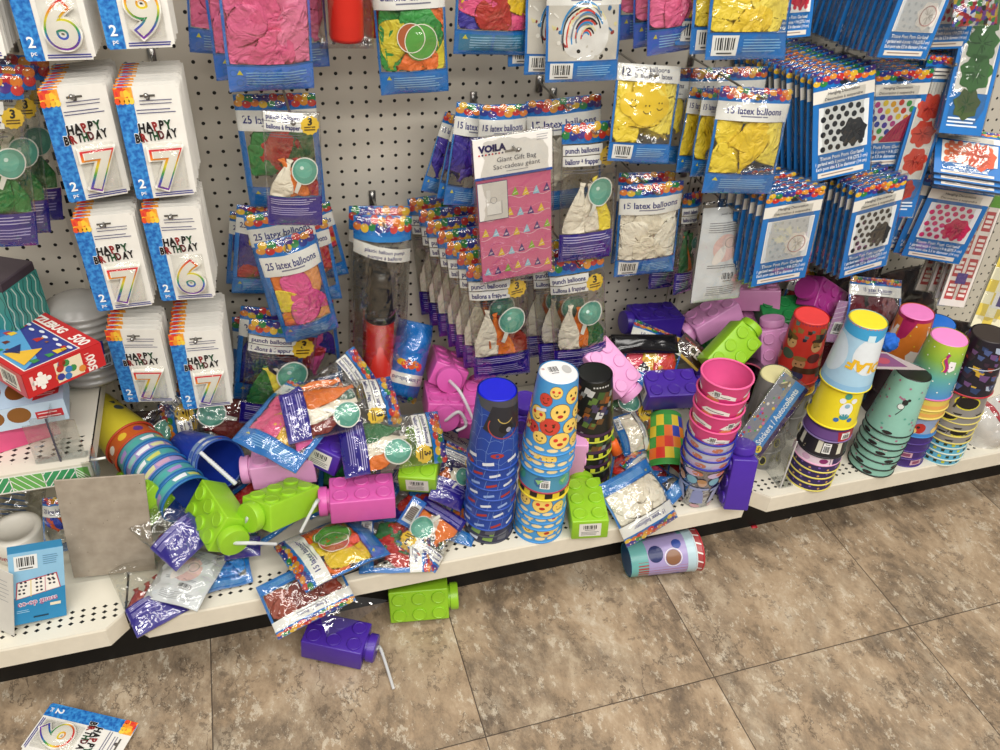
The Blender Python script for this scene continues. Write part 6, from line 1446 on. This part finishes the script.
def dyr(A, W, h):
    A.rect(-W / 2, 0, W / 2, h, '#352a5c', 1)
    for i in range(16): A.circ(-W / 2 + W * (i + .5) / 16, h * (.92 if i % 2 else .95), .0025, ['#c89a5a', '#7a5ab0'][i % 2], 2, n=7)
def dpw(A, W, h):
    A.rect(-W / 2, 0, W / 2, h, '#e4cfdc', 1)
    for i in range(8): A.circ(-W / 2 + W * (i + .5) / 8, h * .92, .008, ['#8a2f6a', '#cfa8c4'][i % 2], 2, ry=.006, n=12)
def dblk(A, W, h):
    A.rect(-W / 2, 0, W / 2, h, '#26242a', 1); k = random.Random(4)
    for i in range(60): A.circ(k.uniform(-.5, .5) * W, k.uniform(.6, .96) * h, .0012, '#d8cfa8', 2, n=5)
    for i in range(7): x = -W / 2 + W * (i + .3) / 7; A.rect(x, h * .72, x + .009, h * .93, '#d8d6c4', 3)
    A.barcode(.014, h * .74, .028, h * .92, 4)
def dpur(A, W, h):
    A.rect(-W / 2, 0, W / 2, h, '#4a2f6a', 1); A.rect(-W / 2, h * .82, W / 2, h * .97, '#6a4a8a', 2); A.poly([(-.035, h * .8), (.012, h * .82), (.008, h * .99), (-.04, h * .97)], '#a8283a', 3); A.barcode(-.014, h * .84, .004, h * .95, 4)
def dyel(A, W, h):
    A.rect(-W / 2, 0, W / 2, h, '#ecd92a', 1); A.barcode(-.05, h * .66, -.036, h * .92, 2, '#d8c93a')
    A.lines(-.032, -.026, h * .9, 1, 1, h * .5, '#b0a028', 2)
    for x in (-.09, .012, .1):
        A.circ(x, h * .66, .012, '#e8ecf0', 3, ry=.016, n=16); A.circ(x - .011, h * .52, .006, '#e8ecf0', 3); A.circ(x + .011, h * .52, .006, '#e8ecf0', 3); A.circ(x, h * .78, .009, '#3f8f9a', 3, ry=.007); A.circ(x - .012, h * .84, .005, '#3a6fb0', 3); A.circ(x + .012, h * .84, .005, '#3a6fb0', 3); A.circ(x, h * .6, .005, '#8fb4c8', 4); A.circ(x + .003, h * .44, .007, '#4a9a8a', 3)
def dola(A, W, h):
    A.rect(-W / 2, 0, W / 2, h, '#a8cfe6', 1); A.circ(.0, h * .42, .036, '#dfe6ea', 2, ry=h * .3, n=24); A.circ(-.07, h * .5, .03, '#cfe0ea', 2, ry=h * .3, n=20); A.circ(.075, h * .5, .03, '#cfe0ea', 2, ry=h * .3, n=20); A.poly([(-W / 2, 0), (W / 2, 0), (W / 2, h * .12), (0, h * .2), (-.03, h * .1), (-W / 2, h * .2)], '#3f9fd0', 3); A.rect(.005, h * .1, .02, h * .2, '#cfe6ee', 4); A.rect(-W / 2, h * .9, W / 2, h, '#8fc0e2', 3)
    A.text('OLAF', .004, h * .52, h * .15, '#e9b92c', 5, rot=-.15, bold=.05)
cup_stack((1.13, -.443, .191), (1.128, -.443, .59),
    [(dict(label='dark purple cup with a yellow rim nested at the bottom of the yellow topped stack', group='nested yellow rimmed cups', paintcol='#352a5c', design=dyr, rim='#d9cc62', spin=.5 * i), .018) for i in range(4)] +
    [(dict(label='white and pink spotted cup above the yellow rimmed cups', paintcol='#e4cfdc', design=dpw, rim='#e0a4c4'), .022), (dict(label='black starry cup with a barcode in the yellow topped stack', paintcol='#26242a', design=dblk, rim='#26242a'), .043),
     (dict(label='purple cup with a red patch in the yellow topped stack', paintcol='#4a2f6a', design=dpur, rim='#7a6a9a'), .035), (dict(label='bright yellow cup second from the top of the yellow topped stack', paintcol='#ecd92a', design=dyel, rim='#ecd92a'), .090),
     (dict(label='light blue cloud cup with yellow lettering on top, upside down, yellow base', paintcol='#a8cfe6', design=dola, rim='#ecd92a', basec='#f2d92c'), 0)], .035, .0475, .138)
o = [x for x in bpy.data.objects if x.get('label', '').startswith('light blue cloud cup')][0]
bm = bmesh.new(); lathe(bm, [(.0362, .001), (.0362, .008), (.0366, .012)], 48); obj('orange_band', bm, paint('#e0702a', .4), o)
def dmint(A, W, h):
    A.rect(-W / 2, 0, W / 2, h, '#8fc4b4', 1); k = random.Random(6)
    for i in range(60):
        A.circ(-W / 2 + W * k.random(), h * k.uniform(.06, .94), .0026, ['#a8708a', '#5fa896', '#a8708a'][i % 3], 2, n=8)
    A.lines(-.036, -.034, h * .85, 1, 1, h * .6, '#5f8f82', 3); A.lines(-.028, -.026, h * .75, 1, 1, h * .45, '#5f8f82', 3)
    A.rect(-.05, h * .7, -.042, h * .9, '#dfe6e2', 3)
    for x in (.022, -.075, .1): A.circ(x, h * .38, .006, '#2a2c2c', 3, ry=.007); A.circ(x - .006, h * .33, .0035, '#2a2c2c', 3); A.circ(x + .005, h * .46, .007, '#dfe6e2', 3); A.ring(x + .005, h * .46, .007, .001, '#2a2c2c', 4, n=12); A.line(x, h * .5, x + .008, h * .62, .0016, '#2a2c2c', 3)
    for x in (.03, -.04): A.circ(x, h * .95, .009, '#2a2426', 4, ry=.004)
cup_stack((1.295, -.438, .191), (1.303, -.438, .436), [(dict(label='mint dotted cup with a dark rim nested under the top one of the mint stack', group='nested mint cups', paintcol='#8fc4b4', design=dmint, rim='#23302c', spin=.15 + .5 * i), .0188) for i in range(6)] + [(dict(label='top mint dotted cup, upside down with a dark base', paintcol='#8fc4b4', design=dmint, rim='#23302c', basec='#23211f', spin=.1), 0)], .035, .048, .134)
UNI = tint_gradient('rainbow_gradient_print', [(.0, '#4f9ad6'), (.25, '#5fa8c8'), (.5, '#7ab85a'), (.8, '#b8cc3a'), (1, '#c8d43a')])
UNI = tint_gradient('rainbow_cup_print', [(.0, '#b8cc3a'), (.3, '#8fbc4a'), (.6, '#5fa8a0'), (1, '#4a8ed0')])
def duni(A, W, h):
    A.rect(-W / 2, 0, W / 2, h, UNI, 1); A.rect(-.056, 0, -.038, h, '#c8305a', 2); A.rect(-.059, 0, -.056, h, '#e8e0e4', 3)
    for i in range(44): A.circ(-W / 2 + W * ((i * .618) % 1), h * (.05 + .9 * ((i * .2763) % 1)), .0017, '#f2f4ec', 4, n=6)
    for x in (.012, -.09, .1): A.poly([(x - .009, h * .28), (x + .004, h * .26), (x + .008, h * .40), (x, h * .46), (x - .010, h * .42)], '#f2eef0', 5); A.curve(lambda t: (x + .010 + .004 * math.sin(t * 6), h * (.14 + .32 * t)), 10, .006, '#b02a78', 6); A.curve(lambda t: (x + .015 + .004 * math.sin(t * 6), h * (.2 + .26 * t)), 10, .0022, '#e8cf3a', 7); A.circ(x - .002, h * .36, .0014, '#2a2230', 7)
    A.barcode(-.034, h * .74, -.016, h * .95, 6)
def dplu(A, W, h):
    A.rect(-W / 2, 0, W / 2, h, '#8ea2c4', 1)
    for i in range(6): x = -W / 2 + W * (i + .5) / 6; A.circ(x, h * .82, .011, ['#e0a53a', '#b8322a'][i % 2], 2, ry=.013, n=14); A.circ(x + .012, h * .88, .008, '#e8c87a', 3); A.circ(x + .003, h * .80, .003, '#2a2226', 4)
    A.rect(-W / 2, h * .93, W / 2, h, '#3a86d0', 5)
def dppl(A, W, h): A.rect(-W / 2, 0, W / 2, h, '#3f2a72', 1); A.rect(-.012, h * .86, .012, h * .96, '#cfa8b8', 2); A.rect(-.008, h * .88, .008, h * .94, '#8a4a6a', 3)
def dylw(A, W, h): A.rect(-W / 2, 0, W / 2, h, '#dcc25a', 1); A.rect(-W / 2, h * .9, W / 2, h * .96, '#e4a85a', 2)
cup_stack((1.383, -.427, .191), (1.371, -.427, .504),
    [(dict(label='plain purple cup nested in the lower half of the unicorn topped stack', group='nested purple cups', paintcol='#3f2a72', design=dppl, rim='#4a3282', spin=.6 * i), .0215) for i in range(4)] +
    [(dict(label='blue cup with orange and red figures under the unicorn cup', paintcol='#8ea2c4', design=dplu, rim='#3a86d0'), .052), (dict(label='lower yellow rimmed cup just under the unicorn cup', paintcol='#dcc25a', design=dylw, rim='#e0c86a'), .021), (dict(label='upper yellow rimmed cup just under the unicorn cup', paintcol='#dcc25a', design=dylw, rim='#e0c86a'), .028),
     (dict(label='rainbow unicorn cup on top, upside down with a pink base', paintcol='#8fbc4a', design=duni, rim='#d86aa8', basec='#ee8ccb'), 0)], .036, .047, .128)
def dllm(A, W, h):
    A.rect(-W / 2, 0, W / 2, h, '#d97a2e', 1); A.poly([(-.075, 0), (-.012, 0), (-.02, h * .3), (-.036, h * .42), (-.075, h * .45)], '#b0285e', 2); A.poly([(.022, 0), (.06, 0), (.06, h * .5), (.04, h * .35)], '#b0285e', 2); A.rect(-W / 2, 0, W / 2, h * .06, '#b0285e', 2)
    for x in (-.022, .07): A.poly([(x - .008, h * .2), (x - .004, h * .5), (x + .012, h * .52), (x + .016, h * .18), (x + .006, h * .34), (x, h * .2)], '#efe6dc', 3)
    A.poly([(-.005, h * .62), (.02, h * .58), (.028, h * .68), (.018, h * .98), (.002, h * .98)], '#efe6dc', 3); A.circ(.014, h * .9, .006, '#4a3a3a', 4)
    for i in range(30): A.circ(-W / 2 + W * ((i * .618) % 1), h * (.05 + .9 * ((i * .2763) % 1)), .002, ['#f2e6d0', '#e8c23a'][i % 2], 4, n=6)
def dplain(A, W, h): A.rect(-W / 2, 0, W / 2, h, '#3a2a30', 1)
cup_stack((1.452, -.277, .191), (1.435, -.277, .465), [(dict(label='dark cup at the bottom of the llama topped stack', paintcol='#3a2a30', design=dplain, rim='#4a3a40'), .07), (dict(label='dark cup in the middle of the llama topped stack', paintcol='#3a2a30', design=dplain, rim='#4a3a40'), .072), (dict(label='orange llama cup on top, upside down with a pink base', paintcol='#d97a2e', design=dllm, rim='#b0285e', basec='#ee86c6'), 0)], .036, .047, .134)
bt = Vector((1.5234, -0.2700, 0.4222)); cup_stack((bt.x + .015, bt.y, .191), bt, [(dict(label='dark cup under the bright blue based cup', paintcol='#3a2a30', design=dplain, rim='#4a3a40'), (bt.z - .191) - .146), (dict(label='dark cup with a bright blue base between llama and unicorn cups', paintcol='#3a4a5a', rim='#4a5a6a', basec='#1f6fd0', design=lambda A, W, h: A.rect(-W / 2, 0, W / 2, h, '#4a5a66', 1)), 0)], .036, .047, .146)
def dspc(A, W, h):
    A.rect(-W / 2, 0, W / 2, h, '#23202c', 1); k = random.Random(12)
    for i in range(110): x, y, s = k.uniform(-.5, .5) * W, k.uniform(.08, .95) * h, k.uniform(.003, .011); A.poly([(x - s, y - s * .4), (x + s, y - s * .7), (x + s * .8, y + s * .5), (x - s * .4, y + s)], ['#4a5a8a', '#8a3a2e', '#6a4a7a', '#c9a23a', '#2e3f66', '#3a2a3a', '#a8b4c8'][i % 7], 2 + i % 3)
    A.line(-.04, h * .45, .05, h * .5, .0018, '#d8dce4', 6)
def dgry(A, W, h):
    A.rect(-W / 2, 0, W / 2, h, '#8d8a86', 1)
    for x in (.02, -.075, .1): A.circ(x, h * .72, .024, '#d8cf3a', 2, ry=.017, n=20); A.circ(x, h * .72, .021, '#1e1c1c', 3, ry=.014, n=20)
    A.curve(lambda t: (.035 + .006 * t, h * (.6 + .25 * t)), 4, .004, '#2a2828', 3)
    for x in (-.01, .03): A.poly([(x - .008, h * .93), (x + .008, h * .94), (x + .004, h * .965), (x - .006, h * .96)], '#23211f', 3)
def dblu(A, W, h):
    A.rect(-W / 2, 0, W / 2, h, '#5fb0d0', 1)
    for i in range(18): x = -W / 2 + W * (i + .5) / 18; A.rect(x - .003, h * .905, x + .003, h * .955, ['#2a3a2a', '#c8cc3a', '#2a3a2a'][i % 3], 2)
cup_stack((1.474, -.444, .191), (1.455, -.444, .51), [(dict(label='light blue cup nested at the bottom of the rightmost stack', group='nested light blue cups', paintcol='#5fb0d0', design=dblu, rim='#cfd8c8', spin=.3 * i), .0165) for i in range(4)] + [(dict(label='grey cup with a yellow rim nested in the rightmost stack', group='nested grey cups', paintcol='#8d8a86', design=dgry, rim='#d4c56a', spin=.4 * i), .018) for i in range(4)] +
    [(dict(label='grey cup with a black and yellow oval in the rightmost stack', paintcol='#8d8a86', design=dgry, rim='#d4c56a', spin=.1), .055), (dict(label='dark space scene cup on top of the rightmost stack', paintcol='#23202c', design=dspc, rim='#b8323e', basec='#2e2524'), 0)], .036, .0475, .13)
def dtoy(A, W, h):
    A.rect(-W / 2, 0, W / 2, h, '#c8372e', 1); k = random.Random(2)
    for i in range(9):
        x = -W / 2 + W * (i + .5) / 9; y = h * (.35 + .3 * (i % 2)); A.circ(x, y, .013, ['#c99a6a', '#b5825a'][i % 2], 2, ry=.015, n=16); A.circ(x, y - .012, .014, ['#6a4a2a', '#3a2a20', '#8a6a3a'][i % 3], 3, ry=.006, n=12)
        for s in (-1, 1): A.circ(x + s * .005, y + .001, .0018, '#23180f', 4, n=7)
        A.circ(x, y + .03, .015, ['#4a5a4a', '#5a2a2a', '#3a3a5a'][i % 3], 2, ry=.012, n=12)
    A.poly([(-.03, h * .74), (.035, h * .70), (.04, h * .78), (-.02, h * .84)], '#4a2f1e', 5)
    for i in range(46): x, y, q = k.uniform(-.5, .5) * W, k.uniform(.04, .34) * h, k.uniform(.004, .010); A.poly([(x - q, y - q * .5), (x + q, y - q * .8), (x + q * .7, y + q), (x - q * .8, y + q * .7)], ['#4a5a3a', '#3a2a20', '#8a6a3a', '#5a6a6a', '#2a2a3a', '#b5825a'][i % 6], 2 + i % 3)
def dorg(A, W, h): A.rect(-W / 2, 0, W / 2, h, '#a83a26', 1); A.rect(-W / 2, h * .88, W / 2, h, '#e0a02c', 2)
def dcast(A, W, h):
    A.rect(-W / 2, 0, W / 2, h, '#7f7d78', 1)
    for i in range(7): x = -W / 2 + W * (i + .5) / 7; A.poly([(x - .012, h * .3), (x + .01, h * .26), (x + .014, h * .9), (x - .008, h * .94)], '#8f8d88', 2); A.circ(x + .018, h * .8, .006, '#23221f', 3, ry=.012, n=12); A.ring(x + .018, h * .8, .0065, .0014, '#b8b04a', 4, ry=.0125, n=12)
cup_stack((1.161, -.282, .191), (1.148, -.282, .503), [(dict(label='grey cup at the bottom of the red topped stack', paintcol='#7f7d78', design=dcast, rim='#8f8d88'), .062), (dict(label='grey cup second up in the red topped stack', paintcol='#7f7d78', design=dcast, rim='#8f8d88'), .066), (dict(label='orange and yellow rimmed cup under the red topped cup', paintcol='#a83a26', design=dorg, rim='#e8c83a'), .030),
    (dict(label='red cartoon print cup on top, upside down with a coral red base', paintcol='#c8372e', design=dtoy, rim='#c8402e', basec='#ee4a48'), 0)], .036, .046, .148)
o = [x for x in bpy.data.objects if x.get('label', '').startswith('red cartoon print cup')][0]
bm = bmesh.new(); lathe(bm, [(.0368, .003), (.0368, .011), (.0372, .013)], 48); obj('navy_band', bm, paint('#2a2a6a', .4), o)
cup_stack((1.06, -.36, .191), (1.035, -.36, .42), [(dict(label='grey stone print cup at the bottom of the leaning grey stack', paintcol='#7f7d78', design=dcast, rim='#8f8d88'), .05), (dict(label='grey stone print cup in the middle of the leaning grey stack', paintcol='#7f7d78', design=dcast, rim='#8f8d88', spin=.4), .05), (dict(label='top grey stone print cup with a yellow base, beside the sticker pack', paintcol='#7f7d78', design=dcast, rim='#8f8d88', basec='#d8cf9a', spin=.2), 0)], .032, .045, .13)
# lying cups
def dcol(A, W, h):
    A.rect(-W / 2, 0, W / 2, h, '#5aa0a4', 1); A.rect(-W / 2, h * .955, W / 2, h * .99, '#2a6aa8', 3)
    for i in range(10): x = -W / 2 + W * (i + .5) / 10; A.poly([(x - .012, h * .84), (x + .012, h * .86), (x + .01, h * .92), (x - .01, h * .92)], ['#4fa8a0', '#a88ac8', '#4fa8a0', '#c8cc6a', '#e6e8ea'][i % 5], 2)
    A.barcode(-.05, h * .84, -.036, h * .925, 4)
def dlil(A, W, h):
    A.rect(-W / 2, 0, W / 2, h, '#a394c6', 1); A.rect(-W / 2, h * .955, W / 2, h * .99, '#2a6aa8', 3)
    for i in range(10): x = -W / 2 + W * (i + .5) / 10; A.poly([(x - .012, h * .84), (x + .012, h * .86), (x + .01, h * .93), (x - .01, h * .93)], ['#8fc0b8', '#a394c6', '#c8a0b8', '#d9d8a0', '#e6e8ea'][i % 5], 2)
def dora(A, W, h):
    A.rect(-W / 2, 0, W / 2, h, '#c8602a', 1)
    for i in range(9): x = -W / 2 + W * (i + .5) / 9; A.circ(x, h * .86, .008, ['#e8c23a', '#f0e6d8', '#6a3f8a'][i % 3], 2, n=10)
def dyst(A, W, h):
    A.rect(-W / 2, 0, W / 2, h, '#d8c83a', 1)
    for i in range(6): x = -W / 2 + W * (i + .5) / 6; A.circ(x, h * .5, .009, '#3a4a5a', 2, n=12); A.poly([(x - .006, h * .3), (x + .006, h * .3), (x + .002, h * .38), (x - .002, h * .38)], '#2a3a4a', 2)
_m, _t = Vector((-0.1163, -0.3300, 0.3111)), Vector((-0.2169, -0.1700, 0.3327)); _d = (_m - _t).normalized()
cup_stack(_m - _d * .303, _m, [(dict(label='yellow cup at the far end of the fallen cup stack', paintcol='#d8c83a', design=dyst, rim='#b8442a', basec='#d8c83a'), .030), (dict(label='orange patterned cup second from the far end of the fallen cup stack', paintcol='#c8602a', design=dora, rim='#b8442a'), .028)] +
    [(dict(label='teal and lilac cup nested in the fallen cup stack', group='nested teal and lilac cups', paintcol='#5a9aa8', design=(dcol, dlil)[i % 2], rim='#2a6aa8', spin=.5 * i), .024) for i in range(5)] + [(dict(label='frontmost open cup of the fallen cup stack with a dark blue inside', paintcol='#2a5aa0', design=dcol, rim='#2a6aa8', inner='#1c3f9a', spin=.2), 0)], .034, .047, .125, False)
def dbl(A, W, h):
    A.rect(-W / 2, 0, W / 2, h, '#1f3fa8', 1); A.rect(-W / 2, h * .84, W / 2, h * .96, '#8aa4c8', 2)
    for i in range(9): x = -W / 2 + W * (i + .5) / 9; A.rect(x - .006, h * .86, x + .006, h * .94, ['#e0e2e6', '#4a6ab0', '#c85a4a'][i % 3], 3)
_m, _t = Vector((-0.0546, -0.2750, 0.3316)), Vector((-0.1229, -0.1600, 0.2846)); _d = (_m - _t).normalized()
fb = cup_stack(_m - _d * .143, _m, [(dict(label='inner royal blue cup fallen on its side behind the fallen stack', paintcol='#1f3fa8', design=dbl, rim='#23448e'), .018), (dict(label='open royal blue cup fallen on its side with a straw', paintcol='#1f3fa8', design=dbl, rim='#23448e', inner='#16308e'), 0)], .034, .046, .125, False)
bm = bmesh.new(); P = [Vector((-0.0833, -0.2900, 0.3801)), Vector((-0.0574, -0.3100, 0.3543)), Vector((-0.0312, -0.3300, 0.3280))]; PP = [P[0].lerp(P[1], i / 16) for i in range(16)] + [P[1].lerp(P[2], i / 16) for i in range(17)]
tube(bm, PP, [.0036 + (.0009 if i % 2 and i > 8 else 0) for i in range(33)], 10); o = obj('bendy_straw', bm, straw_mat()); tag(o, 'grey bendy straw sticking out across the open royal blue cup', 'straw')
def dbk(A, W, h): A.rect(-W / 2, 0, W / 2, h, '#1a191a', 1); A.rect(-W / 2, h * .9, W / 2, h * .93, '#b8325a', 2)
cup_stack((1.1089, -0.2000, 0.2972), (1.0147, -0.3000, 0.3473), [(dict(label='black cup lying with its open mouth toward the pink cup stack', paintcol='#1a191a', design=dbk, rim='#8a2a44', inner='#0d0c0d'), 0)], .033, .044, .12, False)
def drb(A, W, h):
    k = 0
    for j in range(4):
        for i in range(14):
            x = -W / 2 + W * i / 14; A.rect(x, h * (.1 + .2 * j), x + W / 14, h * (.1 + .2 * (j + 1)), ['#3f9a3a', '#e8862e', '#d83a2e', '#e8c83a', '#3a4ab0', '#e8702a', '#5ab04a', '#e0c23a'][(i * 3 + j * 5) % 8], 1)
    A.rect(-W / 2, h * .9, W / 2, h, '#3f8f3f', 2)
cup_stack((0.8567, -0.2700, 0.2725), (0.8249, -0.3650, 0.2183), [(dict(label='cup printed with rainbow blocks lying with its red inside toward the aisle', paintcol='#4a9a4a', design=drb, rim='#3f9a44', inner='#8e1f1c'), 0)], .035, .044, .125, False)
def dpaw(A, W, h):
    A.rect(-W / 2, 0, W / 2, h, '#6fb0ac', 1); A.poly([(-W / 2, h * .25), (W / 2, h * .3), (W / 2, h * .8), (-W / 2, h * .9)], '#a89ac8', 2); A.rect(-W / 2, h * .86, W / 2, h, '#b8d0d8', 3)
    for x in (-.09, -.01, .07): A.circ(x, h * .38, .018, '#2d3566', 4, ry=.016, n=18); A.circ(x + .012, h * .64, .016, '#8a6248', 4, n=18); A.circ(x - .014, h * .72, .010, '#3a4f9a', 5, n=14); A.ring(x + .012, h * .64, .019, .0016, '#e8e4e0', 3, n=22)
cup_stack((0.7215, -0.4520, 0.0461), (0.8701, -0.4680, 0.0568), [(dict(label='teal and purple cup lying on the floor under the shelf edge', paintcol='#6fb0ac', design=dpaw, rim='#c8d4d8', basec='#1c5a8e', spin=.3), .014), (dict(label='red striped cup nested inside the cup on the floor', paintcol='#8a4a52', rim='#b8323a', inner='#a83a40', design=lambda A, W, h: [A.rect(-W / 2, 0, W / 2, h, '#a84a4a', 1)] + [A.line(-W / 2 + W * i / 14, h * .86, -W / 2 + W * i / 14 + .008, h, .003, '#e8e0dc', 2) for i in range(14)]), 0)], .036, .0445, .14, False)

# ================================================================== light
w = bpy.data.worlds.new('world'); scene.world = w; w.use_nodes = True
bg = w.node_tree.nodes['Background']; bg.inputs[0].default_value = (1, .97, .93, 1); bg.inputs[1].default_value = .22
def area(name, loc, tgt, sx, sy, e, col=(1, .965, .91)):
    l = bpy.data.lights.new(name, 'AREA'); l.shape = 'RECTANGLE'; l.size = sx; l.size_y = sy; l.energy = e; l.color = col
    o = bpy.data.objects.new(name, l); COL.objects.link(o); o.location = loc
    o.rotation_euler = (Vector(tgt) - Vector(loc)).to_track_quat('-Z', 'Y').to_euler(); return o
area('ceiling_strip_light', (.4, -1.0, 3.0), (.4, -.8, 0), 4.5, .35, 46)
area('ceiling_strip_light', (.4, -2.4, 3.0), (.4, -1.2, 0), 4.5, .35, 76)
area('ceiling_strip_light', (.4, -3.8, 3.0), (.4, 0, .6), 4.5, .35, 76)
scene.view_settings.view_transform = 'Standard'; scene.view_settings.look = 'None'; scene.view_settings.exposure = 0; scene.view_settings.gamma = 1
cy = scene.cycles; cy.max_bounces = 10; cy.transparent_max_bounces = 48; cy.diffuse_bounces = 3; cy.glossy_bounces = 3; cy.transmission_bounces = 4
cy.caustics_reflective = False; cy.caustics_refractive = False; cy.use_denoising = True; cy.use_adaptive_sampling = True; cy.sample_clamp_indirect = 4
